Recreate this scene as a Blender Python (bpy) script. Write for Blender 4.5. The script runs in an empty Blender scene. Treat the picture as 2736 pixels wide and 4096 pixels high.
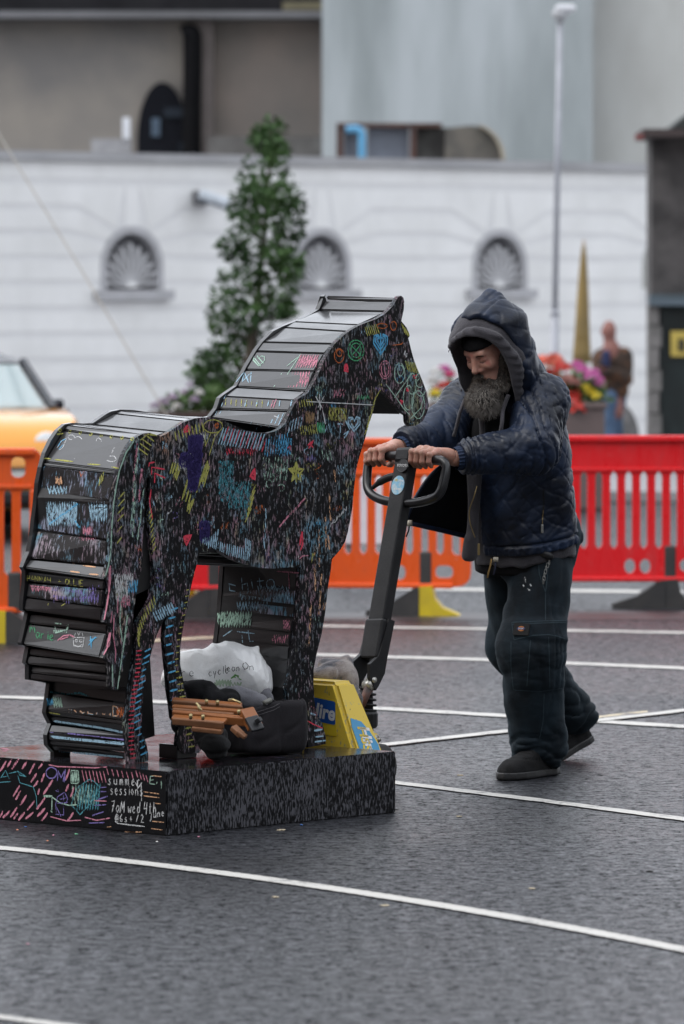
import bpy, bmesh, math, random
import numpy as np
from mathutils import Vector, Matrix
from mathutils.geometry import tessellate_polygon
from mathutils.bvhtree import BVHTree

random.seed(7); np.random.seed(7)
SC = bpy.context.scene
COL = SC.collection
R = math.radians
PI = math.pi

# ------------------------------------------------------------------ camera
FPX, CAMZ, HY = 20000.0, 1.6, 1330.0       # focal length in photo pixels, eye height, horizon row
cam_d = bpy.data.cameras.new('camera')
cam = bpy.data.objects.new('camera', cam_d); COL.objects.link(cam)
cam.location = (0, 0, CAMZ); cam.rotation_euler = (R(90), 0, 0)
cam_d.sensor_fit = 'VERTICAL'; cam_d.sensor_height = 36.0; cam_d.sensor_width = 24.0
cam_d.lens = FPX / 4096 * 36
cam_d.shift_y = -(2048 - HY) / 4096
cam_d.clip_start = 0.5; cam_d.clip_end = 1500
cam_d.dof.use_dof = True; cam_d.dof.focus_distance = 17.0; cam_d.dof.aperture_fstop = 4.7
SC.camera = cam

# ------------------------------------------------------------------ world: even overcast sky
SUN_EL, SUN_AZ = R(52), R(250)
wd = bpy.data.worlds.new('World'); SC.world = wd; wd.use_nodes = True
nt = wd.node_tree; nt.nodes.clear()
w_out = nt.nodes.new('ShaderNodeOutputWorld'); w_bg = nt.nodes.new('ShaderNodeBackground')
w_sky = nt.nodes.new('ShaderNodeTexSky'); w_sky.sky_type = 'NISHITA'; w_sky.sun_disc = False
w_sky.sun_elevation = SUN_EL; w_sky.sun_rotation = SUN_AZ
w_sky.dust_density = 4.0; w_sky.air_density = 1.0; w_sky.ozone_density = 1.0
w_hsv = nt.nodes.new('ShaderNodeHueSaturation'); w_hsv.inputs['Saturation'].default_value = 0.30
w_mix = nt.nodes.new('ShaderNodeMix'); w_mix.data_type = 'RGBA'
w_mix.inputs[0].default_value = 0.72                       # cloud cover: mostly an even grey-white layer
w_mix.inputs[7].default_value = (9.55, 10.0, 10.8, 1)
nt.links.new(w_sky.outputs[0], w_hsv.inputs['Color']); nt.links.new(w_hsv.outputs[0], w_mix.inputs[6])
nt.links.new(w_mix.outputs[2], w_bg.inputs['Color']); w_bg.inputs['Strength'].default_value = 0.15
nt.links.new(w_bg.outputs[0], w_out.inputs['Surface'])

sun_d = bpy.data.lights.new('sun', 'SUN'); sun = bpy.data.objects.new('sun', sun_d); COL.objects.link(sun)
sun_d.energy = 1.0; sun_d.angle = R(35); sun_d.color = (1.0, 0.97, 0.93)
_sd = Vector((math.cos(SUN_EL) * math.sin(SUN_AZ), math.cos(SUN_EL) * math.cos(SUN_AZ), math.sin(SUN_EL)))
sun.rotation_euler = (-_sd).to_track_quat('-Z', 'Y').to_euler(); sun.location = (-10, 5, 30)

SC.view_settings.view_transform = 'Standard'; SC.view_settings.look = 'None'
SC.view_settings.exposure = 0.30; SC.view_settings.gamma = 1.0; SC.view_settings.use_curve_mapping = False
SC.render.engine = 'CYCLES'; SC.cycles.use_denoising = True
SC.cycles.max_bounces = 6; SC.cycles.transparent_max_bounces = 16
SC.cycles.sample_clamp_indirect = 4.0

# ------------------------------------------------------------------ pixel helpers (photo pixel -> place)
def P(px, py, d):
    s = FPX / d
    return Vector(((px - 1368) / s, d, CAMZ - (py - HY) / s))
def G(px, py, z=0.0):
    return P(px, py, FPX * (CAMZ - z) / (py - HY))
def smooth_path(pts, n=4, closed=False):
    pts = [Vector(p) for p in pts]; out = []; m = len(pts)
    for i in range(m if closed else m - 1):
        p0 = pts[i - 1] if (closed or i > 0) else pts[i]
        p1, p2 = pts[i], pts[(i + 1) % m]
        p3 = pts[(i + 2) % m] if (closed or i + 2 < m) else p2
        for k in range(n):
            t = k / n
            out.append(0.5 * ((2 * p1) + (p2 - p0) * t + (2 * p0 - 5 * p1 + 4 * p2 - p3) * t * t + (3 * p1 - p0 - 3 * p2 + p3) * t ** 3))
    if not closed: out.append(pts[-1])
    return out

# ------------------------------------------------------------------ object helpers
def thing(name, label, cat, loc=(0, 0, 0), rz=0.0, group=None):
    o = bpy.data.objects.new(name, None); COL.objects.link(o)
    o.location = loc; o.rotation_euler = (0, 0, rz); o.empty_display_size = 0.1
    o['label'] = label; o['category'] = cat
    if group: o['group'] = group
    return o
def tag(o, label=None, cat=None, group=None, kind=None):
    if label: o['label'] = label
    if cat: o['category'] = cat
    if group: o['group'] = group
    if kind: o['kind'] = kind
    return o
def link(name, me, mat=None, parent=None, smooth=False, inv=False):
    """inv: vertices are in world space although a parent is given"""
    o = bpy.data.objects.new(name, me); COL.objects.link(o)
    if mat:
        for m in (mat if isinstance(mat, (list, tuple)) else [mat]): me.materials.append(m)
    if smooth: me.polygons.foreach_set('use_smooth', [True] * len(me.polygons))
    if parent:
        o.parent = parent
        if inv: o.matrix_parent_inverse = world_of(parent).inverted()
    return o
def world_of(o):
    m = Matrix.LocRotScale(o.location, o.rotation_euler, o.scale)
    if o.parent: m = world_of(o.parent) @ o.matrix_parent_inverse @ m
    return m
def mesh(name, vs, fs, mat=None, parent=None, smooth=False, inv=False, fm=None):
    me = bpy.data.meshes.new(name); me.from_pydata([tuple(v) for v in vs], [], fs); me.update()
    if fm is not None: me.polygons.foreach_set('material_index', fm)
    return link(name, me, mat, parent, smooth, inv)
def bm_obj(name, bm, mat=None, parent=None, smooth=False, inv=False):
    me = bpy.data.meshes.new(name); bmesh.ops.recalc_face_normals(bm, faces=bm.faces[:]); bm.to_mesh(me); bm.free()
    return link(name, me, mat, parent, smooth, inv)

class MB:
    """collects simple solids into one mesh"""
    def __init__(s): s.v, s.f, s.m, s.cur = [], [], [], 0
    def add(s, vs, fs):
        b = len(s.v); s.v += [Vector(v) for v in vs]; s.f += [[b + i for i in q] for q in fs]; s.m += [s.cur] * len(fs); return s
    def box(s, lo, hi, M=None, bev=0.0):
        x0, y0, z0 = lo; x1, y1, z1 = hi
        if bev > 0:
            bm = bmesh.new(); bmesh.ops.create_cube(bm, size=1)
            for v in bm.verts: v.co = Vector(((x0 + x1) / 2 + v.co.x * (x1 - x0), (y0 + y1) / 2 + v.co.y * (y1 - y0), (z0 + z1) / 2 + v.co.z * (z1 - z0)))
            bmesh.ops.bevel(bm, geom=bm.edges[:], offset=bev, segments=2, affect='EDGES', profile=0.5)
            vs = [v.co.copy() for v in bm.verts]; bm.verts.index_update(); fs = [[v.index for v in f.verts] for f in bm.faces]; bm.free()
        else:
            vs = [Vector(p) for p in ((x0, y0, z0), (x1, y0, z0), (x1, y1, z0), (x0, y1, z0), (x0, y0, z1), (x1, y0, z1), (x1, y1, z1), (x0, y1, z1))]
            fs = [(3, 2, 1, 0), (4, 5, 6, 7), (0, 1, 5, 4), (1, 2, 6, 5), (2, 3, 7, 6), (3, 0, 4, 7)]
        if M is not None: vs = [M @ v for v in vs]
        return s.add(vs, fs)
    def beam(s, a, b, w, h, up=(0, 0, 1), bev=0.0):
        a, b = Vector(a), Vector(b); x = (b - a); L = x.length; x.normalize()
        y = Vector(up).cross(x)
        if y.length < 1e-5: y = Vector((0, 1, 0))
        y.normalize(); z = x.cross(y)
        M = Matrix(((x.x, y.x, z.x, a.x), (x.y, y.y, z.y, a.y), (x.z, y.z, z.z, a.z), (0, 0, 0, 1)))
        return s.box((0, -w / 2, -h / 2), (L, w / 2, h / 2), M, bev)
    def prism(s, loops, map3, t0, t1):
        """loops: outer 2-D polygon and holes; map3(x, y, t) -> 3-D"""
        loops = [[(float(p[0]), float(p[1])) for p in lp] for lp in loops]
        flat = [p for lp in loops for p in lp]; n = len(flat)
        tri = tessellate_polygon([[Vector((p[0], p[1], 0)) for p in lp] for lp in loops])
        vs = [map3(p[0], p[1], t0) for p in flat] + [map3(p[0], p[1], t1) for p in flat]
        fs = []
        for t in tri:
            a, b, c = t; A = (flat[b][0] - flat[a][0]) * (flat[c][1] - flat[a][1]) - (flat[b][1] - flat[a][1]) * (flat[c][0] - flat[a][0])
            if abs(A) < 1e-12: continue
            if A < 0: a, c = c, a
            fs.append((c, b, a)); fs.append((a + n, b + n, c + n))
        st = 0
        for lp in loops:
            m = len(lp); ar = sum(lp[i][0] * lp[(i + 1) % m][1] - lp[(i + 1) % m][0] * lp[i][1] for i in range(m))
            ccw = (ar > 0)
            if lp is not loops[0]: ccw = not ccw if False else ccw
            for i in range(m):
                i0, i1 = st + i, st + (i + 1) % m
                q = (i0, i1, i1 + n, i0 + n)
                outer = lp is loops[0]
                fs.append(q if (ccw == outer) else q[::-1])
            st += m
        return s.add(vs, fs)
    def tube(s, pts, r, seg=8, cap=True):
        pts = [Vector(p) for p in pts]; n = len(pts)
        rs = r if isinstance(r, (list, tuple)) else [r] * n
        b = len(s.v); t0 = (pts[1] - pts[0]).normalized()
        nrm = t0.orthogonal().normalized(); vs = []; fs = []
        for i, p in enumerate(pts):
            t = (pts[min(i + 1, n - 1)] - pts[max(i - 1, 0)]); t = t.normalized() if t.length > 1e-9 else t0
            nrm = (nrm - t * nrm.dot(t)); nrm = nrm.normalized() if nrm.length > 1e-6 else t.orthogonal().normalized()
            bi = t.cross(nrm)
            for k in range(seg):
                a = 2 * PI * k / seg; vs.append(p + (nrm * math.cos(a) + bi * math.sin(a)) * rs[i])
        for i in range(n - 1):
            for k in range(seg):
                k2 = (k + 1) % seg; fs.append((i * seg + k, i * seg + k2, (i + 1) * seg + k2, (i + 1) * seg + k))
        if cap: fs.append(tuple(range(seg))[::-1]); fs.append(tuple((n - 1) * seg + k for k in range(seg)))
        return s.add(vs, fs)
    def lathe(s, prof, c=(0, 0, 0), seg=20, axis='z'):
        c = Vector(c); vs = []; fs = []; n = len(prof)
        for r, h in prof:
            for k in range(seg):
                a = 2 * PI * k / seg
                q = Vector((r * math.cos(a), r * math.sin(a), h))
                if axis == 'x': q = Vector((q.z, q.x, q.y))
                if axis == 'y': q = Vector((q.x, q.z, -q.y))
                vs.append(c + q)
        for i in range(n - 1):
            for k in range(seg):
                k2 = (k + 1) % seg; fs.append((i * seg + k, i * seg + k2, (i + 1) * seg + k2, (i + 1) * seg + k))
        fs.append(tuple(range(seg))[::-1]); fs.append(tuple((n - 1) * seg + k for k in range(seg)))
        return s.add(vs, fs)
    def build(s, name, mat=None, parent=None, smooth=False, inv=False):
        return mesh(name, s.v, s.f, mat, parent, smooth, inv, fm=s.m if isinstance(mat, (list, tuple)) else None)
def auto_smooth(o, ang=35):
    me = o.data; bm = bmesh.new(); bm.from_mesh(me)
    for f in bm.faces: f.smooth = True
    for e in bm.edges:
        if len(e.link_faces) == 2 and e.calc_face_angle(0) > R(ang): e.smooth = False
    bm.to_mesh(me); bm.free(); return o
def rounded(pts, r, seg=4):
    """round the corners of a 2-D polygon"""
    out = []; n = len(pts)
    for i in range(n):
        p0, p1, p2 = Vector(pts[i - 1][:2]), Vector(pts[i][:2]), Vector(pts[(i + 1) % n][:2])
        rr = r[i] if isinstance(r, (list, tuple)) else r
        a, b = (p0 - p1), (p2 - p1); k = min(rr, a.length * .49, b.length * .49)
        if k < 1e-5: out.append(tuple(p1)); continue
        A, B = p1 + a.normalized() * k, p1 + b.normalized() * k
        for j in range(seg + 1):
            t = j / seg; q = A * (1 - t) ** 2 + p1 * 2 * t * (1 - t) + B * t * t; out.append(tuple(q))
    return out
def pill(cx, cy, w, h, seg=5):
    return rounded([(cx - w / 2, cy - h / 2), (cx + w / 2, cy - h / 2), (cx + w / 2, cy + h / 2), (cx - w / 2, cy + h / 2)], min(w, h) * .49, seg)

# ------------------------------------------------------------------ material helpers
MATS = {}
def nodes_of(name):
    m = bpy.data.materials.new(name); m.use_nodes = True; t = m.node_tree
    return m, t, t.nodes['Principled BSDF']
def N(t, typ, **kw):
    n = t.nodes.new(typ)
    for k, v in kw.items(): setattr(n, k, v)
    return n
def coords(t, scale=(1, 1, 1), rot=(0, 0, 0), kind='Object'):
    tc = N(t, 'ShaderNodeTexCoord'); mp = N(t, 'ShaderNodeMapping')
    mp.inputs['Scale'].default_value = scale; mp.inputs['Rotation'].default_value = rot
    t.links.new(tc.outputs[kind], mp.inputs['Vector']); return mp.outputs[0]
def noise(t, vec, scale=5, detail=4, rough=.55, dist=0.0):
    n = N(t, 'ShaderNodeTexNoise'); n.inputs['Scale'].default_value = scale; n.inputs['Detail'].default_value = detail
    n.inputs['Roughness'].default_value = rough; n.inputs['Distortion'].default_value = dist
    t.links.new(vec, n.inputs['Vector']); return n
def ramp(t, fac, stops, interp='LINEAR'):
    r = N(t, 'ShaderNodeValToRGB'); r.color_ramp.interpolation = interp; el = r.color_ramp.elements
    while len(el) < len(stops): el.new(0.5)
    for e, (p, c) in zip(el, stops):
        e.position = p; e.color = (c, c, c, 1) if not isinstance(c, (tuple, list)) else (c[0], c[1], c[2], 1)
    t.links.new(fac, r.inputs[0]); return r.outputs[0]
def mixc(t, fac, a, b, blend='MIX'):
    m = N(t, 'ShaderNodeMix', data_type='RGBA', blend_type=blend)
    for s, i in ((fac, 0), (a, 6), (b, 7)):
        if isinstance(s, (int, float)): m.inputs[i].default_value = s
        elif isinstance(s, (tuple, list)): m.inputs[i].default_value = (s[0], s[1], s[2], 1)
        else: t.links.new(s, m.inputs[i])
    return m.outputs[2]
def math_n(t, op, a, b=0.0):
    m = N(t, 'ShaderNodeMath', operation=op)
    for s, i in ((a, 0), (b, 1)):
        if isinstance(s, (int, float)): m.inputs[i].default_value = s
        else: t.links.new(s, m.inputs[i])
    return m.outputs[0]
def bump(t, bs, h, strength=.3, dist=.01, prev=None):
    b = N(t, 'ShaderNodeBump'); b.inputs['Strength'].default_value = strength; b.inputs['Distance'].default_value = dist
    t.links.new(h, b.inputs['Height'])
    if prev is not None: t.links.new(prev, b.inputs['Normal'])
    t.links.new(b.outputs[0], bs.inputs['Normal']); return b.outputs[0]
def mat(name, c, rough=.5, c2=None, scale=6, detail=5, lo=.35, hi=.65, bmp=0.0, bscale=40, bdist=.004, metal=0.0, spec=.5,
        stretch=(1, 1, 1), coat=0.0, coat_r=.15, rough2=None, sheen=0.0, trans=0.0):
    if name in MATS: return MATS[name]
    m, t, bs = nodes_of(name); v = coords(t, stretch)
    bs.inputs['Roughness'].default_value = rough; bs.inputs['Metallic'].default_value = metal
    bs.inputs['Specular IOR Level'].default_value = spec
    bs.inputs['Coat Weight'].default_value = coat; bs.inputs['Coat Roughness'].default_value = coat_r
    bs.inputs['Sheen Weight'].default_value = sheen
    bs.inputs['Base Color'].default_value = (*c, 1)
    n = noise(t, v, scale, detail)
    if c2 is None: c2 = tuple(x * .82 for x in c)
    f = ramp(t, n.outputs['Fac'], [(lo, 0.0), (hi, 1.0)])
    t.links.new(mixc(t, f, c, c2), bs.inputs['Base Color'])
    if rough2 is not None:
        mr = N(t, 'ShaderNodeMapRange'); mr.inputs['To Min'].default_value = rough; mr.inputs['To Max'].default_value = rough2
        t.links.new(f, mr.inputs['Value']); t.links.new(mr.outputs[0], bs.inputs['Roughness'])
    if bmp > 0:
        nb = noise(t, v, bscale, 3); bump(t, bs, nb.outputs['Fac'], bmp, bdist)
    if trans > 0: bs.inputs['Transmission Weight'].default_value = trans
    MATS[name] = m; return m

# ------------------------------------------------------------------ implicit surfaces (numpy surface nets)
def v3(p): return np.array([p[0], p[1], p[2]], dtype=np.float32)
def smin(a, b, k):
    h = np.clip(.5 + .5 * (b - a) / k, 0, 1); return b + (a - b) * h - k * h * (1 - h)
def smax(a, b, k): return -smin(-a, -b, k)
def s_cap(p, a, b, r1, r2=None):
    r2 = r1 if r2 is None else r2; a, b = v3(a), v3(b); ab = b - a; L = float(ab @ ab) + 1e-12
    t = np.clip((p - a) @ ab / L, 0, 1); return np.linalg.norm(p - a - t[:, None] * ab, axis=1) - (r1 + (r2 - r1) * t)
def s_ell(p, c, r, M=None):
    q = p - v3(c)
    if M is not None: q = q @ M           # M columns are the local axes
    r = np.array(r, dtype=np.float32); k0 = np.linalg.norm(q / r, axis=1); k1 = np.linalg.norm(q / (r * r), axis=1) + 1e-9
    return k0 * (k0 - 1) / k1
def s_box(p, c, h, rad=0.0, M=None):
    q = p - v3(c)
    if M is not None: q = q @ M
    d = np.abs(q) - (np.array(h, dtype=np.float32) - rad)
    return np.linalg.norm(np.maximum(d, 0), axis=1) + np.minimum(d.max(axis=1), 0) - rad
def s_plane(p, c, n): return (p - v3(c)) @ v3(Vector(n).normalized())
class Wob:
    """smooth pseudo-noise from random sine waves"""
    def __init__(s, seed, f, n=7, stretch=(1, 1, 1)):
        r = np.random.RandomState(seed); d = r.normal(size=(n, 3)); d /= np.linalg.norm(d, axis=1)[:, None]
        s.k = (d * f * r.uniform(.6, 1.6, (n, 1)) * np.array(stretch)).astype(np.float32); s.ph = r.uniform(0, 6.28, n).astype(np.float32); s.n = n
    def __call__(s, p): return np.sin(p @ s.k.T + s.ph).sum(axis=1) / math.sqrt(s.n)
def ridge(x, w=1.0): return 1.0 - np.abs(np.tanh(x / w))
def surf(fn, lo, hi, h):
    lo = np.array(lo, dtype=np.float32); n = (np.ceil((np.array(hi) - lo) / h).astype(int) + 1)
    ax = [lo[i] + h * np.arange(n[i], dtype=np.float32) for i in range(3)]
    F = np.empty(tuple(n), dtype=np.float32); step = max(1, int(400000 // (n[1] * n[2])))
    YY, ZZ = np.meshgrid(ax[1], ax[2], indexing='ij')
    for i in range(0, n[0], step):
        xs = ax[0][i:i + step]
        p = np.empty((len(xs), n[1], n[2], 3), dtype=np.float32)
        p[..., 0] = xs[:, None, None]; p[..., 1] = YY; p[..., 2] = ZZ
        F[i:i + step] = fn(p.reshape(-1, 3)).reshape(len(xs), n[1], n[2])
    F[0] = F[-1] = 1; F[:, 0] = F[:, -1] = 1; F[:, :, 0] = F[:, :, -1] = 1
    S = F < 0; c = [n[0] - 1, n[1] - 1, n[2] - 1]
    cs = np.zeros(c, dtype=np.int8)
    for dx in (0, 1):
        for dy in (0, 1):
            for dz in (0, 1): cs += S[dx:dx + c[0], dy:dy + c[1], dz:dz + c[2]]
    act = (cs > 0) & (cs < 8); ids = np.full(c, -1, dtype=np.int64); I = np.argwhere(act); ids[act] = np.arange(len(I))
    acc = np.zeros((len(I), 3), dtype=np.float64); cnt = np.zeros(len(I))
    cor = [(a, b, d) for a in (0, 1) for b in (0, 1) for d in (0, 1)]
    for a in cor:
        for k in range(3):
            if a[k]: continue
            b = list(a); b[k] = 1
            fa = F[I[:, 0] + a[0], I[:, 1] + a[1], I[:, 2] + a[2]]; fb = F[I[:, 0] + b[0], I[:, 1] + b[1], I[:, 2] + b[2]]
            m = (fa < 0) != (fb < 0); t = np.where(m, fa / (fa - fb + 1e-20), 0)
            q = np.tile(np.array(a, dtype=np.float64), (len(I), 1)); q[:, k] += t
            acc[m] += q[m]; cnt[m] += 1
    V = lo + h * (I + acc / cnt[:, None]); faces = []
    for k in range(3):
        o1, o2 = [(1, 2), (2, 0), (0, 1)][k]
        A = [slice(1, -1)] * 3; A[k] = slice(0, -1); B = [slice(1, -1)] * 3; B[k] = slice(1, None)
        s0, s1 = S[tuple(A)], S[tuple(B)]; e = np.argwhere(s0 != s1)
        if len(e) == 0: continue
        fl = s0[e[:, 0], e[:, 1], e[:, 2]]
        base = e.copy(); base[:, o1] += 1; base[:, o2] += 1
        def idx(d1, d2):
            b = base.copy(); b[:, o1] += d1; b[:, o2] += d2; return ids[b[:, 0], b[:, 1], b[:, 2]]
        q = np.stack([idx(-1, -1), idx(0, -1), idx(0, 0), idx(-1, 0)], axis=1)
        q[~fl] = q[~fl][:, ::-1]; faces.append(q)
    Fq = np.concatenate(faces); Fq = Fq[(Fq >= 0).all(axis=1)]
    return V, Fq
def np_mesh(name, V, Q, mat=None, parent=None, smooth=True, inv=True):
    me = bpy.data.meshes.new(name); me.vertices.add(len(V)); me.vertices.foreach_set('co', np.asarray(V, dtype=np.float32).ravel())
    me.loops.add(Q.size); me.loops.foreach_set('vertex_index', Q.ravel().astype(np.int32)); me.polygons.add(len(Q))
    me.polygons.foreach_set('loop_start', np.arange(0, Q.size, Q.shape[1], dtype=np.int32))
    me.polygons.foreach_set('use_smooth', [smooth] * len(Q)); me.update(calc_edges=True); me.validate()
    return link(name, me, mat, parent, False, inv)

# ================================================================== GROUND
def m_asphalt():
    m, t, bs = nodes_of('wet_asphalt'); v = coords(t)
    g1 = noise(t, v, 20, 8, .82); g2 = noise(t, v, 70, 4, .75); n2 = noise(t, v, .55, 4, .6, .6); n4 = noise(t, coords(t, (1, .25, 1), (0, 0, .5)), 1.6, 5, .65); tr = noise(t, coords(t, (1, .10, 1), (0, 0, -.55)), .9, 3, .5)
    g = math_n(t, 'ADD', math_n(t, 'MULTIPLY', g1.outputs['Fac'], .6), math_n(t, 'MULTIPLY', g2.outputs['Fac'], .4))
    agg = ramp(t, g, [(.40, (.0022, .0025, .0034)), (.5, (.0125, .0135, .0170)), (.60, (.070, .073, .084))])
    st = ramp(t, n2.outputs['Fac'], [(.35, .70), (.65, 1.25)])
    t.links.new(mixc(t, 1.0, agg, st, 'MULTIPLY'), bs.inputs['Base Color'])
    pt = math_n(t, 'ADD', math_n(t, 'MULTIPLY', n2.outputs['Fac'], .4), math_n(t, 'ADD', math_n(t, 'MULTIPLY', n4.outputs['Fac'], .35), math_n(t, 'MULTIPLY', tr.outputs['Fac'], .25)))
    wet = ramp(t, pt, [(.42, .0), (.60, .14)])
    gr = ramp(t, g, [(.42, .50), (.50, .34), (.60, .20)])
    t.links.new(math_n(t, 'ADD', wet, gr), bs.inputs['Roughness'])
    t.links.new(ramp(t, g, [(.43, .0), (.5, .36), (.58, .80)]), bs.inputs['Specular IOR Level'])
    bump(t, bs, g, .62, .009)
    return m
M_ASPH = m_asphalt()
def grid_plane(name, x0, x1, y0, y1, z, nx, ny, m, kind=None):
    vs = [(x0 + (x1 - x0) * i / nx, y0 + (y1 - y0) * j / ny, z) for j in range(ny + 1) for i in range(nx + 1)]
    fs = [(j * (nx + 1) + i, j * (nx + 1) + i + 1, (j + 1) * (nx + 1) + i + 1, (j + 1) * (nx + 1) + i) for j in range(ny) for i in range(nx)]
    o = mesh(name, vs, fs, m)
    if kind: o['kind'] = kind
    return o
grid_plane('ground', -300, 300, -60, 500, 0, 2, 2, M_ASPH, 'structure')

def m_paint(name, c, wear=.42):
    m, t, bs = nodes_of(name); v = coords(t)
    n1 = noise(t, v, 40, 6, .8); n2 = noise(t, v, 5, 4, .6)
    w = math_n(t, 'ADD', math_n(t, 'MULTIPLY', n1.outputs['Fac'], .55), math_n(t, 'MULTIPLY', n2.outputs['Fac'], .45))
    f = ramp(t, w, [(wear - .05, 0.0), (wear + .04, 1.0)])
    t.links.new(mixc(t, f, (.10, .10, .105), mixc(t, n2.outputs['Fac'], tuple(x * .85 for x in c), c)), bs.inputs['Base Color'])
    bs.inputs['Roughness'].default_value = .5; bump(t, bs, n1.outputs['Fac'], .5, .006); return m
M_PAINT = m_paint('line_paint', (.56, .545, .51), .425); M_PAINTY = m_paint('old_yellow_paint', (.60, .50, .33), .46)
def painted_line(pts, wpx, m, name='painted_line', z=.004):
    """pts: photo pixels along the middle of the line on the ground, wpx: its height in photo pixels at each end"""
    vs = []; n = len(pts); rnd = random.Random(int(pts[0][0] + pts[-1][1]))
    fine = []
    for i in range(n - 1):
        for k in range(14): fine.append((pts[i][0] + (pts[i + 1][0] - pts[i][0]) * k / 14, pts[i][1] + (pts[i + 1][1] - pts[i][1]) * k / 14))
    fine.append(pts[-1])
    for i, (x, y) in enumerate(fine):
        w = (wpx[0] + (wpx[1] - wpx[0]) * i / (len(fine) - 1)) * .66
        a, b = G(x, y + w / 2 + rnd.uniform(-1, 1) * .7, z), G(x, y - w / 2 + rnd.uniform(-1, 1) * .7, z); vs += [a, b]
    fs = [(2 * i, 2 * i + 2, 2 * i + 3, 2 * i + 1) for i in range(len(fine) - 1)]
    o = mesh(name, vs, fs, m); o['kind'] = 'structure'; return o
painted_line([(x, 3390 + .0968 * x + 1.897e-5 * x * x) for x in range(-200, 3001, 200)], (22, 38), M_PAINT)
painted_line([(1300, 3096), (1592, 3130), (2160, 3200), (2736, 3275), (3000, 3309)], (17, 24), M_PAINT)
painted_line([(-200, 2780), (0, 2787), (800, 2812), (1511, 2832), (2024, 2862), (2736, 2905), (2950, 2918)], (16, 20), M_PAINT, z=.0045)
painted_line([(700, 2603), (1265, 2618), (2000, 2640), (2736, 2672), (2950, 2682)], (14, 18), M_PAINT)
painted_line([(1250, 2502), (1535, 2508), (2736, 2530), (2900, 2533)], (11, 13), M_PAINT)
painted_line([(1420, 2990), (1511, 2980), (2024, 2923), (2736, 2840), (2900, 2820)], (18, 16), M_PAINT, z=.007)
painted_line([(2200, 2905), (2380, 2868), (2590, 2845)], (15, 11), M_PAINTY, z=.0095)
painted_line([(-200, 4040), (0, 4066), (230, 4097), (500, 4135)], (24, 30), M_PAINT)
painted_line([(600, 2562), (870, 2548), (1100, 2536)], (14, 12), M_PAINTY)
painted_line([(1500, 2352), (1900, 2358), (2736, 2368)], (17, 17), M_PAINT)
M_BAND = mat('wet_red_surfacing', (.042, .036, .037), .42, (.030, .028, .030), 3, bmp=.4, bscale=90)
painted_line([(-300, 2470), (1000, 2466), (2736, 2462), (3000, 2462)], (46, 50), M_BAND, 'surfacing_band', z=.0025)

# scraps lying on the asphalt
M_CHK = [mat('chalk_crumb_%d' % i, c, .9) for i, c in enumerate([(.85, .35, .2), (.08, .22, .6), (.8, .5, .35), (.25, .7, .4), (.7, .3, .4), (.75, .75, .72)])]
def scrap(px, py, m, size, seed, label, cat='chalk crumb', group='chalk crumbs beside the plinth', name='chalk_crumb', flat=.4):
    r = random.Random(seed); p = G(px, py); bm = bmesh.new(); bmesh.ops.create_icosphere(bm, subdivisions=1, radius=size)
    for v in bm.verts: v.co = Vector((v.co.x * r.uniform(.7, 1.7), v.co.y * r.uniform(.6, 1.2), v.co.z * flat * r.uniform(.7, 1.1)))
    zmin = min(v.co.z for v in bm.verts)
    for v in bm.verts: v.co.z -= zmin
    o = bm_obj(name, bm, m); o.location = p; o.rotation_euler = (0, 0, r.uniform(0, 6)); tag(o, label, cat, group)
for i, (px, py, c, lab) in enumerate([(103, 3309, 1, 'blue chalk crumb on the asphalt before the plinth'), (70, 3321, 0, 'orange chalk crumb on the asphalt left of the blue one'),
        (48, 3281, 2, 'pale orange chalk crumb close against the plinth'), (190, 3365, 0, 'orange chalk crumb nearest to the white painted line'), (306, 3338, 3, 'green chalk crumb on the asphalt'),
        (213, 3343, 4, 'pink chalk crumb on the asphalt'), (1205, 3301, 1, 'blue chalk crumb below the long side of the plinth'), (795, 3349, 4, 'red chalk crumb under the corner of the plinth'),
        (111, 3777, 4, 'pink chalk crumb alone in the foreground'), (628, 3368, 5, 'white chalk crumb by the near corner of the plinth')]):
    scrap(px, py, M_CHK[c], .0048, i, lab)
M_LEAF = mat('dry_litter', (.42, .36, .26), .8)
for i, (px, py, lab) in enumerate([(1842, 3103, 'pale scrap of litter by the front shoe'), (1125, 3322, 'pale flat scrap beside the long side of the plinth'), (1835, 3268, 'thin pale twig on the asphalt right of the plinth'),
        (1540, 3624, 'small pale scrap just below the long white line'), (1100, 3592, 'small tan scrap below the middle of the white line'), (2126, 3557, 'pale flat scrap right of centre in the foreground'),
        (2597, 3488, 'dark crumb near the right edge of the foreground')]):
    scrap(px, py, M_LEAF if i < 6 else mat('dark_litter', (.03, .028, .025), .7), .013, 40 + i, lab, 'litter', 'litter on the asphalt', 'litter_scrap', .22)

# pavement beyond the barriers
M_PAVE = mat('pavement_slab', (.30, .30, .31), .45, (.24, .24, .25), 2, bmp=.2)
o = MB().box((-14, 47, 0), (18, 70, .12), bev=.01).build('pavement', M_PAVE); o['kind'] = 'structure'
o = MB().box((-14, 46.8, 0), (18, 46.99, .125), bev=.02).build('kerb', mat('kerb_stone', (.36, .36, .37), .5, bmp=.3)); o['kind'] = 'structure'

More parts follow.
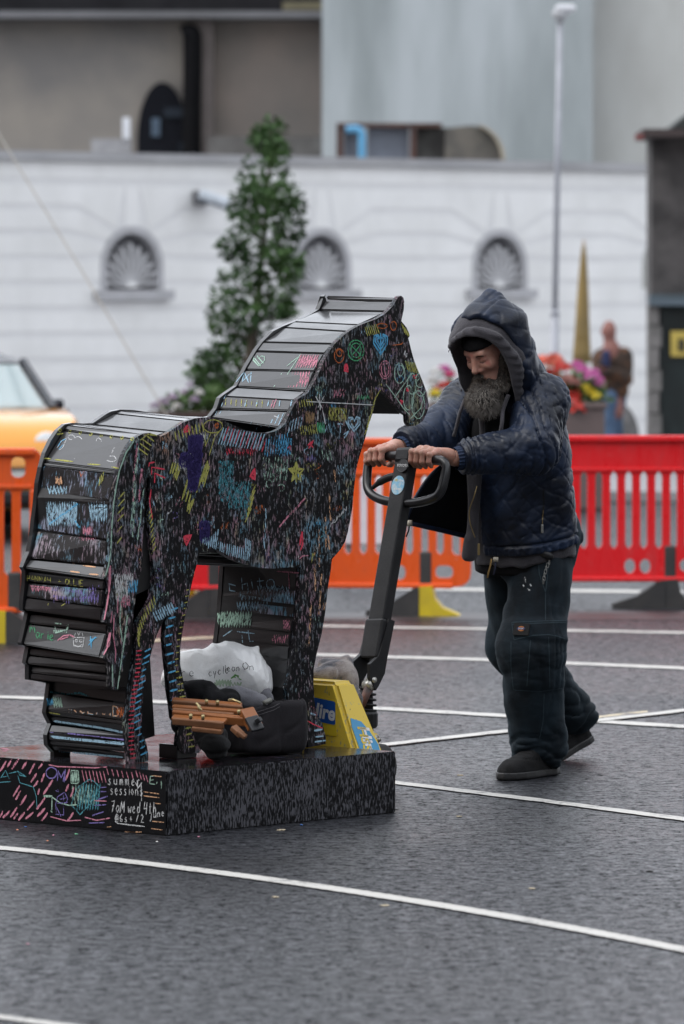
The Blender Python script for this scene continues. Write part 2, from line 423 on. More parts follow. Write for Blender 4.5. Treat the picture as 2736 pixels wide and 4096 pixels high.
# ================================================================== WHITE RUSTICATED WALL
M_WALL = mat('white_wall_paint', (.79, .79, .785), .6, (.70, .70, .69), 1.6, 8, bmp=.12, bscale=30, stretch=(1, 1, .6))
M_WALLD = mat("wall_joint", (.70, .70, .70), .7, (.655, .655, .655), 3)
M_COPE = mat('grey_coping', (.37, .37, .38), .6, (.26, .26, .27), 3, stretch=(.3, 1, 1), bmp=.2)
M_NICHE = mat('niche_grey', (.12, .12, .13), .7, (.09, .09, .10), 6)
M_NRIM = mat('niche_rim', (.42, .42, .44), .65, (.36, .36, .37), 5)
wall_a = math.atan2(.659, .753)
wall = thing('rusticated_wall', 'long white rusticated wall with three grey fan-shaped blind windows behind the car park', 'wall', (-4.08, 59.7, 0), wall_a)
SHEAR = .0075
def wm(x, z, t): return Vector((x, t, z + SHEAR * (x - 2)))
T0, T1, ZT = -3.2, 12.2, 3.68
NX = [-1.05, 2.018, 5.083, 8.153, 11.22]; NR, NZ, NSILL = .47, 2.41, 2.12
GZ = [.36, .67, .98, 1.266, 1.58, 1.89, 2.203, 2.504, 2.815, 3.116, 3.43, ZT]
mb = MB()
def hole(cx):
    return [(cx - NR, NSILL)] + [(cx + NR, NSILL)] + [(cx + NR * math.cos(a), NZ + NR * math.sin(a)) for a in [PI * k / 16 for k in range(17)]]
mb.prism([[(T0, 0), (T1, 0), (T1, ZT - .002), (T0, ZT - .002)]] + [hole(c) for c in NX], wm, .006, .40)
mb.build('wall_core', M_WALLD, wall)
def arc_pt(cx, ang): return (cx + (NR + .02) * math.cos(ang), NZ + (NR + .02) * math.sin(ang))
ANG = {7: R(14), 8: R(36), 9: R(58)}; BEND = {7: .62, 8: .78, 9: .62}
def groove(k, n, up):
    """points of joint k between niche n and n+1"""
    z = GZ[k]; c0, c1 = NX[n], NX[n + 1]
    if k in ANG:
        a = arc_pt(c0, ANG[k]); b = (c0 + NR + BEND[k] - .25, z); c = (c1 - NR - BEND[k] + .25, z); e = arc_pt(c1, PI - ANG[k]); return [a, b, c, e]
    if k >= 10:
        return [(c0 + .12, z), (c0 + .6, z), (c1 - .6, z), (c1 - .12, z)]
    return [(c0 + NR + .02, z), (c0 + NR + .35, z), (c1 - NR - .35, z), (c1 - NR - .02, z)]
JW = .042
def course(lo, hi, nm='course'):
    pts = [(x, z + JW) for x, z in lo] + [(x, z - JW) for x, z in hi[::-1]]
    MB().prism([pts], wm, 0, .0058).build(nm, M_WALL, wall)
for k in range(-1, 5):
    z0 = 0.0 if k < 0 else GZ[k]; course([(T0, z0), (T1, z0)], [(T0, GZ[k + 1]), (T1, GZ[k + 1])])
course([(T0, GZ[10]), (T1, GZ[10])], [(T0, GZ[11] + JW), (T1, GZ[11] + JW)])
for n in range(len(NX) - 1):
    course(groove(5, n, 0), groove(6, n, 0))
    lo7 = groove(6, n, 0); course(lo7, groove(7, n, 0))
    course(groove(7, n, 0), groove(8, n, 0)); course(groove(8, n, 0), groove(9, n, 0)); course(groove(9, n, 0), groove(10, n, 0))
for c in NX:
    a, b = arc_pt(c, R(105)), arc_pt(c, R(75))
    MB().prism([[(a[0] + .01, a[1]), (b[0] - .01, b[1]), (c + .10, GZ[10] - JW), (c - .10, GZ[10] - JW)]], wm, -.001, .0058).build('keystone', M_WALL, wall)
MB().prism([[(T0, ZT), (T1, ZT), (T1, ZT + .11), (T0, ZT + .11)]], wm, -.07, .42).build('coping', M_COPE, wall)
for i, c in enumerate(NX[1:4]):
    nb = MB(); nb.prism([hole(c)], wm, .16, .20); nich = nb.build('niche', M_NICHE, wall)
    ring = [(c + (NR + .02) * math.cos(PI * k / 20), NZ + (NR + .02) * math.sin(PI * k / 20)) for k in range(21)]
    inn = [(c + (NR - .07) * math.cos(PI * k / 20), NZ + (NR - .07) * math.sin(PI * k / 20)) for k in range(21)]
    poly = [(c + NR + .02, NSILL)] + ring + [(c - NR - .02, NSILL)] + [(c - NR + .07, NSILL)] + inn[::-1] + [(c + NR - .07, NSILL)]
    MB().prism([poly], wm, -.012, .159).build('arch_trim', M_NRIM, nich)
    hub = MB(); hub.prism([[(c + .07 * math.cos(PI * k / 10), NSILL + .03 + .07 * math.sin(PI * k / 10)) for k in range(11)]], wm, -.004, .159); hub.build('fan_hub', M_WALL, nich)
    for k in range(11):
        a = PI * (k + .6) / 11.2; w = .019
        d = Vector((math.cos(a), math.sin(a))); q = Vector((-d.y, d.x)); o_ = Vector((c, NSILL + .03)); L = .52 - .12 * abs(math.cos(a))
        p = [o_ + d * .05 - q * .009, o_ + d * L - q * w, o_ + d * (L + .03), o_ + d * L + q * w, o_ + d * .05 + q * .009]
        MB().prism([[tuple(x) for x in p]], wm, .02, .159).build('fan_ray', mat('fan_plaster', (.56, .56, .575), .7, (.48, .48, .49), 6), nich)
    MB().prism([[(c - NR - .13, NSILL - .12), (c + NR + .13, NSILL - .12), (c + NR + .13, NSILL - .002), (c - NR - .13, NSILL - .002)]], wm, -.09, .15).build('sill', M_NRIM, nich)

# floodlight on the wall
fp = P(800, 790, 61.5)
fl = thing('wall_floodlight', 'silver wall floodlight on a bracket left of the tree top', 'floodlight', fp)
MB().box((-.09, .1, -.09), (.09, .55, .09), bev=.02).build('bracket', mat('floodlight_bracket', (.18, .18, .19), .5, metal=.4), fl)
mbx = MB(); Mx = Matrix.Rotation(R(18), 4, 'Y'); mbx.box((-.02, -.12, -.02), (.36, .10, .10), Mx, .03); mbx.build('lamp_housing', mat('floodlight_silver', (.62, .68, .74), .3, metal=.3), fl)
mbx = MB(); mbx.box((.0, -.11, -.045), (.34, .08, -.021), Mx); mbx.build('lens', mat('floodlight_lens', (.10, .12, .14), .15), fl)

# ================================================================== BUILDINGS BEHIND
def px_box(name, x0, x1, y0, y1, d, depth, m, parent, zmin=None, proud=0.0):
    a, b = P(x0, y1, d), P(x1, y0, d); z0 = a.z if zmin is None else zmin
    return MB().box((a.x, d - proud, z0), (b.x, d + depth, b.z)).build(name, m, parent, inv=True)
M_BROWN = mat('brown_render', (.205, .192, .182), .8, (.30, .27, .235), .9, 8, bmp=.25, bscale=5)
M_BROWN2 = mat('pinkish_render', (.33, .275, .24), .8, (.24, .215, .195), .8, 8, bmp=.2, bscale=6)
M_BLUEG = mat('grey_render', (.40, .435, .45), .75, (.25, .28, .285), .8, 8, stretch=(1.7, 1, .30), bmp=.2, bscale=6, lo=.36, hi=.66)
M_PALE = mat('pale_render', (.50, .51, .49), .75, (.40, .40, .38), .9, 7, stretch=(1.3, 1, .5), bmp=.15, bscale=6)
M_DARK = mat('dark_void', (.006, .006, .007), .8, spec=.1); M_DK2 = mat('dark_slate', (.02, .02, .023), .8, (.012, .012, .014), 2, spec=.15)
bb = thing('brown_building', 'brown rendered building with a dark arched opening behind the white wall', 'building', P(640, 1500, 76))
px_box('left_wall', -700, 815, 62, 900, 76, 8, M_BROWN, bb, 0)
px_box('right_wall', 850, 1300, 72, 900, 76.2, 8, M_BROWN2, bb, 0)
px_box('pilaster', 790, 852, 60, 900, 75.7, 1, mat('reveal_render', (.20, .17, .16), .8, bmp=.2), bb, 0)  # proud box in darker render, standing in for the corner reveal
px_box('cornice', -700, 1295, 44, 70, 75.3, 2, mat('dark_cornice', (.10, .10, .105), .6, (.17, .17, .18), 1.2, stretch=(.4, 1, 1)), bb)
px_box('upper_storey', -700, 1295, -500, 43, 78, 6, M_DK2, bb)
px_box('upper_panel', 1130, 1290, 6, 40, 75.9, 1, mat('ochre_strip', (.17, .15, .09), .7), bb)
ac = P(650, 560, 75.95); aw = 100 * 76 / FPX; zb = P(0, 640, 76).z
arch = [(ac.x - aw, zb), (ac.x + aw, zb)] + [(ac.x + aw * math.cos(PI * k / 18), ac.z + aw * 2.3 * math.sin(PI * k / 18)) for k in range(19)]
ao = MB().prism([arch], lambda x, y, t: Vector((x, t, y)), 75.85, 76.3).build('arched_opening', mat('opening_dark', (.004, .005, .009), .6, spec=.15), bb, inv=True)
for x0, x1, y0, y1 in ((606, 640, 472, 545), (655, 730, 430, 470), (715, 745, 570, 600)):
    px_box('pane', x0, x1, y0, y1, 75.8, .03, mat('arch_glass', (.10, .14, .19), .15) if x0 == 606 else mat('arch_glass_dark', (.02, .028, .04), .15), ao)
pp = [P(730, 140, 75.5), P(765, 135, 75.5), P(770, 200, 75.5), P(768, 420, 75.5), P(768, 640, 75.5)]
MB().tube(smooth_path(pp, 5), .15, 10).build('soil_pipe', M_DARK, bb, True, True)
px_box('roof_parapet', 830, 1290, 545, 640, 74.5, .5, mat('mossy_parapet', (.09, .085, .08), .8, (.16, .155, .15), 2.5), bb)
px_box('vent_stub', 490, 520, 470, 560, 72, .12, mat('white_vent', (.72, .74, .78), .5), bb)
px_box('roof_clutter', 365, 520, 555, 610, 72, .5, mat('roof_clutter_grey', (.24, .24, .25), .7, (.34, .34, .35), 4), bb)
gb = thing('grey_building', 'tall blue-grey rendered building block behind the white wall', 'building', P(1800, 1500, 73))
px_box('wall', 1288, 2372, -600, 900, 73, 9, M_BLUEG, gb, 0)
pb = thing('pale_building', 'pale rendered building block at the upper right corner', 'building', P(2600, 1500, 74))
px_box('wall', 2371, 3400, -600, 900, 73.6, 9, M_PALE, pb, 0)
# ducting on the flat roof
du = thing('roof_duct', 'rusty framed roof duct with blue pipe and curved cowl', 'duct', P(1680, 640, 68))
M_RUST = mat('rusty_steel', (.05, .02, .016), .7, (.085, .038, .026), 4)
px_box('post', 1346, 1374, 500, 640, 67.7, .2, M_RUST, du); px_box('post', 1640, 1664, 500, 640, 67.7, .2, M_RUST, du)
px_box('frame_rail', 1346, 1768, 492, 507, 67.65, .3, M_RUST, du)
px_box('metal_panel', 1376, 1432, 508, 640, 67.9, .6, mat('duct_panel', (.16, .18, .22), .5, (.11, .12, .15), 3), du)
px_box('metal_panel', 1470, 1636, 508, 640, 67.9, .6, mat('duct_panel', (.3, .34, .4)), du)
px_box('dark_panel', 1666, 1800, 510, 640, 67.95, .6, mat('duct_dark', (.025, .022, .02), .7, (.07, .07, .065), 3), du)
MB().tube(smooth_path([P(1385, 520, 67.55), P(1420, 516, 67.55), P(1445, 530, 67.55), P(1448, 580, 67.55), P(1448, 640, 67.55)], 4), .055, 10).build('blue_pipe', mat('blue_pipe_paint', (.10, .33, .55), .4), du, True, True)
zb = P(0, 640, 67.8).z; c0 = P(1880, 640, 67.8); pr = []
for k in range(15):
    a = R(95) - R(95) * k / 14; pr.append((c0.x + .42 * math.cos(a), zb + .47 * math.sin(a)))
MB().prism([[(P(1780, 0, 67.8).x, zb)] + [(P(1780, 0, 67.8).x, zb + .43)] + pr], lambda x, y, t: Vector((x, t, y)), 67.8, 68.5).build('cowl_side', mat('cowl_grey', (.075, .072, .065), .7, (.14, .125, .105), 4), du, inv=True)
out = [((x - c0.x) * 1.12 + c0.x, (y - zb) * 1.05 + zb) for x, y in pr]
MB().prism([pr[3:] + out[3:][::-1]], lambda x, y, t: Vector((x, t, y)), 67.6, 68.6).build('cowl_rim', mat('cowl_tan', (.34, .30, .23), .7, bmp=.2), du, inv=True)
# stone gatehouse at the right edge
M_STONE = mat('dark_rubble_stone', (.035, .032, .032), .85, (.085, .078, .076), 3.2, 6, bmp=.6, bscale=6, bdist=.03)
M_STONE2 = mat('grey_quoin_stone', (.20, .19, .185), .8, (.13, .125, .12), 4, bmp=.5, bscale=8, bdist=.02)
sh = thing('stone_gatehouse', 'dark rubble stone gatehouse with a black door at the right edge', 'building', P(2660, 2240, 55))
px_box('wall', 2606, 3300, 540, 2300, 55.2, .9, M_STONE, sh, 0)
for k in range(9):
    y0 = 1215 + k * 88
    px_box('quoin', 2592, 2636 + (10 if k % 2 else 0), y0 + 3, y0 + 85, 55.0, .3, M_STONE2, sh)
px_box('lintel', 2598, 3000, 1178, 1222, 54.9, .35, mat('blue_lintel', (.12, .155, .19), .4, (.05, .07, .08), 2, stretch=(.3, 1, 3)), sh)
px_box('door', 2642, 3000, 1224, 2300, 55.12, .2, mat('black_green_door', (.007, .012, .012), .35, (.012, .02, .02), 6), sh, .1)
px_box('sign', 2684, 2790, 1325, 1425, 55.05, .1, mat('yellow_sign', (.62, .47, .10), .5), sh)
px_box('sign_mark', 2712, 2740, 1355, 1405, 55.03, .02, mat('sign_black', (.05, .045, .02), .5), sh)
px_box('eaves', 2572, 3300, 515, 545, 54.6, 1.4, mat('eaves_brown', (.05, .035, .033), .7), sh)
px_box('gutter', 2545, 2575, 536, 556, 54.5, .3, mat('red_gutter', (.20, .05, .045), .5), sh)
a, b = P(2680, 513, 55.5), P(3300, 380, 55.5)
MB().prism([[(a.x, a.z), (b.x, a.z), (b.x, b.z), (P(2770, 0, 55.5).x, P(0, 440, 55.5).z)]], lambda x, y, t: Vector((x, t, y)), 55.4, 58).build('roof', mat('roof_slate_dark', (.03, .035, .033), .6), sh, inv=True)

# ================================================================== STREET THINGS
def lamp_post():
    d = 52; b = P(2208, HY + CAMZ * FPX / d, d); b.z = 0
    t = thing('lamp_post', 'tall grey street lamp post in front of the white wall', 'lamp post', b)
    m = mat('lamp_grey', (.37, .38, .42), .45, metal=.2)
    z1 = P(0, 1260, d).z; z2 = P(0, 70, d).z; lean = (P(2240, 0, d).x - P(2208, 0, d).x) / z2
    MB().tube([(0, 0, 0), (lean * z1, 0, z1)], .043, 14).build('base_section', m, t, True)
    MB().tube([(lean * z1, 0, z1), (lean * z1, 0, z1 + .05)], [.05, .036], 14).build('collar', m, t, True)
    MB().tube([(lean * z1, 0, z1), (lean * z2, 0, z2)], [.031, .028], 14).build('pole', m, t, True)
    MB().lathe([(.02, -.06), (.075, 0), (.09, .05), (.07, .07)], (lean * z2 + .0, -.02, z2), 16).build('lamp_glass', mat('lamp_glass_grey', (.45, .46, .48), .2), t, True)
    MB().box((-.05, -.1, .06), (.16, .16, .13), Matrix.Translation((lean * z2, 0, z2)), .03).build('lamp_head', mat('lamp_head_white', (.75, .76, .8), .35), t)
lamp_post()
pa = [P(-60, 430, 40), P(0, 545, 40), P(320, 1070, 40), P(620, 1580, 40), P(760, 1830, 40), P(900, 2110, 40)]
pa[-1].z = .01
tag(MB().tube(pa, .007, 6).build('guy_rope', mat('tan_rope', (.62, .60, .55), .8)), 'thin tan guy rope running diagonally down across the white wall', 'rope')

def parasol():
    d = 48; b = P(2335, 0, d); b.z = .12
    t = thing('folded_parasol', 'closed ochre parasol standing behind the flower planter', 'parasol', b)
    z0, z1 = P(0, 1500, d).z, P(0, 1030, d).z
    MB().tube([(0, 0, 0), (0, 0, z0 + .2)], .022, 10).build('pole', mat('parasol_pole', (.25, .2, .15), .5), t)
    vs = []; fs = []; n = 24; L = 10
    for i in range(L + 1):
        f = i / L; z = z0 + (z1 - z0) * f; r = .058 * (1 - f) ** .75 + .013
        for k in range(n):
            a = 2 * PI * k / n + .25 * math.sin(f * 5); rr = r * (1 + .28 * (1 if k % 3 == 0 else -.25)); vs.append((rr * math.cos(a) - .02 * (1 - f), rr * math.sin(a), z))
    for i in range(L):
        for k in range(n): fs.append((i * n + k, i * n + (k + 1) % n, (i + 1) * n + (k + 1) % n, (i + 1) * n + k))
    fs.append(tuple(L * n + k for k in range(n))); fs.append(tuple(range(n))[::-1])
    mesh('canopy', vs, fs, mat('ochre_canvas', (.36, .25, .085), .8, (.22, .16, .07), 5, bmp=.3, bscale=14, stretch=(1, 1, .3)), t, True)
    MB().tube([(0, 0, z1 - .03), (0, 0, z1 + .05)], [.016, .012], 8).build('finial', mat('parasol_tip', (.55, .45, .36), .6), t)
    MB().tube([(-.02, 0, z0 + .22), (-.02, 0, z0 + .26)], .066, 16).build('tie_strap', mat('ochre_strap', (.25, .17, .06), .8), t)
parasol()

# leaves and blooms -------------------------------------------------
def leaf_cloud(rng, centres, n, size, droop=.3):
    vs, fs = [], []
    for i in range(n):
        c, r = centres[rng.randrange(len(centres))]
        u = Vector((rng.gauss(0, 1), rng.gauss(0, 1), rng.gauss(0, 1))).normalized() * r * (rng.random() ** .45)
        p = Vector(c) + u
        ax = (u.normalized() * .7 + Vector((rng.gauss(0, .6), rng.gauss(0, .6), rng.gauss(0, .5) - droop))).normalized()
        sd = ax.cross(Vector((rng.gauss(0, 1), rng.gauss(0, 1), rng.gauss(0, 1)))).normalized(); nr = ax.cross(sd)
        s = size * rng.uniform(.6, 1.25); b = len(vs)
        vs += [p, p + ax * s * .5 + sd * s * .26 + nr * s * .06, p + ax * s, p + ax * s * .5 - sd * s * .26 + nr * s * .06, p + ax * s * .5 - nr * s * .03]
        fs += [(b, b + 1, b + 4), (b + 1, b + 2, b + 4), (b + 2, b + 3, b + 4), (b + 3, b, b + 4)]
    return vs, fs
M_LEAFG = mat('tree_leaf', (.022, .058, .016), .6, (.055, .115, .03), 2.6, lo=.4, hi=.6, spec=.3)
M_LEAF2 = mat('planter_leaf', (.05, .11, .025), .5, (.09, .16, .04), 6)
M_BARK = mat('bark_brown', (.09, .07, .05), .9, (.05, .04, .03), 12, bmp=.6, bscale=20, stretch=(1, 1, .25))
def tree():
    d = 42; base = P(930, 0, d); base.z = .9; rng = random.Random(11)
    t = thing('potted_tree', 'slender green potted tree standing behind the horse', 'tree', base)
    ax = [P(930, 1640, d), P(985, 1480, d), P(1020, 1300, d), P(1040, 1100, d), P(1060, 900, d), P(1075, 700, d), P(1082, 520, d)]
    MB().tube(smooth_path(ax, 4), [.045 * (1 - .8 * i / 24) for i in range(25)], 8).build('trunk', M_BARK, t, True, True)
    spots = [(1085, 510, 55), (1060, 560, 60), (1110, 565, 60), (1085, 620, 50), (1050, 700, 85), (1125, 715, 95), (1010, 760, 60), (1160, 790, 70), (1080, 800, 80), (990, 830, 75),
             (1180, 810, 50), (1060, 880, 90), (1130, 900, 70), (960, 900, 70), (1150, 980, 60), (1000, 980, 75), (1080, 1010, 50), (940, 980, 50), (1130, 1060, 65), (1000, 1080, 65), (960, 1130, 70),
             (1120, 1150, 70), (1060, 1180, 60), (920, 1220, 80), (1010, 1240, 70), (1090, 1240, 60), (900, 1290, 60), (970, 1320, 75), (1050, 1330, 70), (930, 1390, 70), (1000, 1420, 70), (860, 1430, 60),
             (830, 1470, 55), (900, 1490, 75), (960, 1500, 70), (850, 1540, 65), (800, 1560, 50), (920, 1570, 75), (1190, 1050, 35), (1140, 1240, 40), (880, 1600, 60)]
    C = [(P(x + rng.uniform(-30, 26), y + rng.uniform(-14, 14), d + rng.uniform(-.22, .22)), r / 476 * .98) for x, y, r in spots]
    for c, r in C:
        p = min(smooth_path(ax, 6), key=lambda q: (q - c).length + abs(q.z - (c.z - .15)) * .5)
        MB().tube([p, (p + c) / 2 + Vector((0, 0, -.02)), c], [.012, .008, .004], 5).build('branch', M_BARK, t, False, True)
    vs, fs = leaf_cloud(rng, C, 5600, .068)
    o = mesh('crown', vs, fs, M_LEAFG, t, False, True)
tree()
def flower_mesh(rng, r, n=26):
    vs, fs = [], []
    for i in range(n):
        u = Vector((rng.gauss(0, 1), rng.gauss(0, 1), rng.gauss(0, 1))).normalized(); u.z = abs(u.z) * .8 - .15
        c = u * r * .8; a = u.orthogonal().normalized(); b = u.cross(a); s = r * rng.uniform(.34, .5); k0 = len(vs)
        vs.append(c)
        for k in range(5):
            an = 2 * PI * k / 5 + i; vs.append(c + (a * math.cos(an) + b * math.sin(an)) * s + u * s * .35)
        for k in range(5): fs.append((k0, k0 + 1 + k, k0 + 1 + (k + 1) % 5))
    return vs, fs
FC = {'red': mat('petal_red', (.62, .05, .035), .55), 'coral': mat('petal_coral', (.72, .16, .10), .55), 'pink': mat('petal_pink', (.66, .16, .44), .55), 'yellow': mat('petal_yellow', (.75, .60, .04), .55),
      'white': mat('petal_white', (.75, .74, .72), .55), 'magenta': mat('petal_magenta', (.6, .05, .16), .55), 'lilac': mat('petal_lilac', (.42, .33, .44), .6), 'salmon': mat('petal_salmon', (.65, .33, .28), .6)}
def planter(label, d, x0, x1, ytop, blooms, cents, depth=.9, m=None, nl=900):
    a, b = P(x0, ytop, d), P(x1, ytop, d); rng = random.Random(x0)
    t = thing('flower_planter', label, 'planter', ((a.x + b.x) / 2, d + depth / 2, 0))
    bx = MB(); bx.box((a.x, d, .0 if d < 46 else .12), (b.x, d + depth, a.z), bev=.02); bx.build('planter_box', m, t, False, True)
    MB().box((a.x - .02, d - .02, a.z - .05), (b.x + .02, d + depth + .02, a.z - .001), bev=.008).build('rim', m, t, False, True)
    C = [(P(x, y, d + rng.uniform(.1, .6)), r / (FPX / d)) for x, y, r in cents]
    vs, fs = leaf_cloud(rng, C, nl, .09, .1); o = mesh('foliage', vs, fs, M_LEAF2, t, False, True)
    for x, y, r, col in blooms:
        v, f = flower_mesh(rng, r / (FPX / d)); q = P(x, y, d + rng.uniform(-.02, .35)); mesh('bloom', [p + q for p in v], f, FC[col], t, False, True)
M_PLBOX = mat('brown_planter', (.17, .125, .12), .6, (.14, .105, .10), 4, bmp=.1)
planter('brown planter full of red pink and yellow flowers behind the hooded man', 45, 1722, 2420, 1612,
        [(2170, 1450, 40, 'coral'), (2220, 1440, 38, 'coral'), (2250, 1470, 36, 'red'), (2200, 1500, 38, 'red'), (2270, 1520, 34, 'salmon'), (2250, 1540, 40, 'coral'), (2300, 1530, 26, 'salmon'), (2290, 1585, 36, 'red'),
         (2310, 1630, 38, 'red'), (2255, 1620, 30, 'red'), (2330, 1480, 30, 'pink'), (2310, 1460, 26, 'pink'), (2370, 1500, 34, 'pink'), (2390, 1530, 32, 'pink'), (2360, 1570, 26, 'yellow'), (2385, 1585, 22, 'yellow'), (2345, 1550, 20, 'yellow'),
         (1775, 1480, 28, 'pink'), (1800, 1500, 24, 'magenta'), (1745, 1490, 26, 'white'), (1730, 1530, 30, 'white'), (1760, 1545, 26, 'red'), (1740, 1575, 24, 'yellow'), (1790, 1540, 24, 'red'), (2140, 1500, 34, 'red'), (2000, 1480, 36, 'red'), (1900, 1500, 36, 'pink')],
        [(2200, 1540, 70), (2280, 1560, 60), (2340, 1550, 60), (2380, 1570, 45), (2330, 1520, 45), (1780, 1560, 60), (1900, 1560, 70), (2050, 1560, 70), (2230, 1590, 50)], m=M_PLBOX)
planter('dark brown planter with lilac flowers under the potted tree', 41.2, 600, 1150, 1648,
        [(650, 1610, 26, 'lilac'), (690, 1590, 22, 'lilac'), (740, 1570, 20, 'lilac'), (620, 1625, 20, 'lilac'), (780, 1600, 22, 'lilac'), (710, 1625, 20, 'white'), (760, 1540, 16, 'lilac'), (800, 1570, 18, 'white')],
        [(690, 1630, 45), (760, 1620, 45), (830, 1610, 55), (900, 1600, 60), (980, 1610, 60), (1060, 1620, 50)], m=mat('dark_planter', (.06, .035, .03), .6), nl=800)
# boulder
bm = bmesh.new(); bmesh.ops.create_icosphere(bm, subdivisions=3, radius=1); wv = Wob(5, 2.6)
q = np.array([v.co[:] for v in bm.verts], dtype=np.float32); dsp = wv(q)
for v, s in zip(bm.verts, dsp): v.co = Vector((v.co.x * .24, v.co.y * .22, max(v.co.z, -.5) * .30)) * (1 + .13 * s)
zmn = min(v.co.z for v in bm.verts)
for v in bm.verts: v.co.z -= zmn
bo = bm_obj('boulder', bm, mat('boulder_grey', (.16, .155, .155), .8, (.10, .10, .10), 7, bmp=.4, bscale=18), smooth=True); bo.location = P(2496, 0, 55.0); bo.location.z = .12; bo.scale = (.72, .72, 1.55)
tag(bo, 'grey boulder on the pavement behind the walking person\'s legs', 'boulder')

# ================================================================== TRAFFIC BARRIERS
def m_plastic(name, c, c2):
    m, t, bs = nodes_of(name); v = coords(t); n1 = noise(t, v, 3, 4); n2 = noise(t, coords(t, (9, 9, 2.2)), 1.6, 5, .7); n3 = noise(t, coords(t, (30, 30, 30)), 1, 4, .7)
    cc = mixc(t, n1.outputs['Fac'], c, c2); cc = mixc(t, ramp(t, n2.outputs['Fac'], [(.54, 0.0), (.72, .32)]), cc, tuple(x * .45 + .03 for x in c)); cc = mixc(t, ramp(t, n3.outputs['Fac'], [(.66, 0.0), (.72, .5)]), cc, (.55, .42, .38))
    t.links.new(cc, bs.inputs['Base Color']); t.links.new(ramp(t, n2.outputs['Fac'], [(.4, .26), (.65, .5)]), bs.inputs['Roughness']); bump(t, bs, n1.outputs['Fac'], .1, .01); return m
M_ORANGE = m_plastic('orange_plastic', (.88, .125, .016), (.80, .10, .018)); M_RED = m_plastic('red_plastic', (.85, .020, .026), (.75, .016, .022))
M_RUB = mat('black_recycled_rubber', (.035, .035, .036), .6, (.055, .052, .05), 9, bmp=.4, bscale=50); M_YEL = mat('yellow_foot_paint', (.72, .55, .02), .5, (.6, .45, .03), 7)
def slat_mesh(w, pitch, h, th):
    prof = []; n = 6; fl = (pitch - w) / 2
    for k in range(n + 1):
        a = (PI / 2) * k / n; prof.append((w / 2 + fl * (1 - math.sin(a)), fl * 1.6 * (1 - math.cos(a)) if False else fl * 1.6 * (k / n)))
    right = [(x, z) for x, z in prof] + [(x, h - z) for x, z in prof[::-1]]
    poly = right + [(-x, z) for x, z in right[::-1]]
    b = MB(); b.prism([poly], lambda x, z, t: Vector((x, t, z)), -th / 2, th / 2); me = bpy.data.meshes.new('slat'); me.from_pydata([tuple(v) for v in b.v], [], b.f); me.update(); return me
def foot(parent, x, yel, ang, flip=1, h=.165):
    ft = MB(); f = flip
    Mz = Matrix.Translation((x, 0, 0)) @ Matrix.Rotation(ang, 4, 'Z')
    def mp(a, b, t): return Mz @ Vector((a, t, b))
    left = [(-.30 * f, .0), (-.30 * f, .03), (-.16 * f, .075), (-.02 * f, h), (.0, h), (.0, .0)]
    rightp = [(.0015 * f, 0), (.0015 * f, h), (.075 * f, h + .005), (.09 * f, .10), (.13 * f, .05), (.22 * f, .012), (.23 * f, 0)]
    base = MB().prism([left], mp, -.075, .075).build('foot', M_RUB, parent)
    MB().prism([rightp], mp, -.07, .07).build('foot_cap', M_YEL if yel else M_RUB, base)
    MB().box((-.001, -.028, h - .01), (.07, .028, h + .2), Mz, .012).build('foot_tongue', M_RUB, base)
def barrier(label, loc, ang, m, L=2.0, group=None, feet=(.35, 1.65), yel=True, toph=(), both=False, fang=0.0, fflip=1, slats=True, cornr=(.10, .10)):
    t = thing('traffic_barrier', label, 'barrier', loc, ang, group); th = .045
    my = lambda x, z, tt: Vector((x, tt, z))
    top = rounded([(0, .795), (L, .795), (L, 1.0), (0, 1.0)], [.02, .02, .06, .06])
    holes = [pill(cx, cz, w, h) for cx, cz, w, h in toph]
    tr = MB().prism([top] + holes, my, -th / 2, th / 2).build('top_rail', m, t)
    MB().box((.03, -th / 2 - .022, .965), (L - .03, th / 2 + .012, 1.004), bev=.010).build('rail_lip', m, tr)
    MB().box((.05, -th / 2 - .010, .793), (L - .05, -th / 2 - .0002, .815), bev=.004).build('rail_rib', m, tr)
    bot = rounded([(0, .165), (L, .165), (L, .345), (0, .345)], [cornr[0], cornr[1], .02, .02])
    bh = []
    for fx in feet:
        for dx in (-.20, -.11): bh.append([(fx + dx + .032 * math.cos(a), .245 + .042 * math.sin(a)) for a in [2 * PI * k / 14 for k in range(14)]])
        if fx + .19 < L - .05: bh.append(pill(fx + .14, .25, .10, .07))
    br = MB().prism([bot] + bh, my, -th / 2, th / 2).build('bottom_rail', m, t)
    MB().box((.10, -th / 2 - .012, .155), (L - .10, th / 2 + .012, .185), bev=.008).build('rail_lip', m, br)
    pitch = .087; n = int((L - .16) / pitch); x0 = (L - n * pitch) / 2; me = slat_mesh(.046, pitch - .0005, .4496, th)
    for k in range(n):
        o = bpy.data.objects.new('slat', me); COL.objects.link(o); o.parent = t; o.location = (x0 + (k + .5) * pitch, 0, .3452)
        if not me.materials: me.materials.append(m)
    for ex in (.03, L - .03): MB().box((ex - .03, -th / 2 - .012, .347), (ex + .03, th / 2 + .012, .793), bev=.012).build('end_post', m, t)
    for fx in feet: foot(t, fx, yel, fang, fflip)
    return t
def gp(px, d):
    p = P(px, 0, d); p.z = 0; return p
barrier('orange plastic barrier at the left edge with yellow foot', (gp(166, 25.8) - Vector((2.0, 0, 0))), 0.0, M_ORANGE, feet=(.35, 1.83), toph=[(1.93, .905, .0, .0)] if False else [(1.88, .905, .075, .105), (1.72, .905, .10, .09), (1.45, .905, .10, .09), (1.2, .905, .1, .09)], fflip=-1, fang=R(-8))
barrier('orange plastic barrier right behind the pallet truck handle', gp(1892, 28.2) - Vector((2.0, -.22, 0)), R(-6), M_ORANGE, feet=(.35, 1.71), toph=(), cornr=(.02, .15))
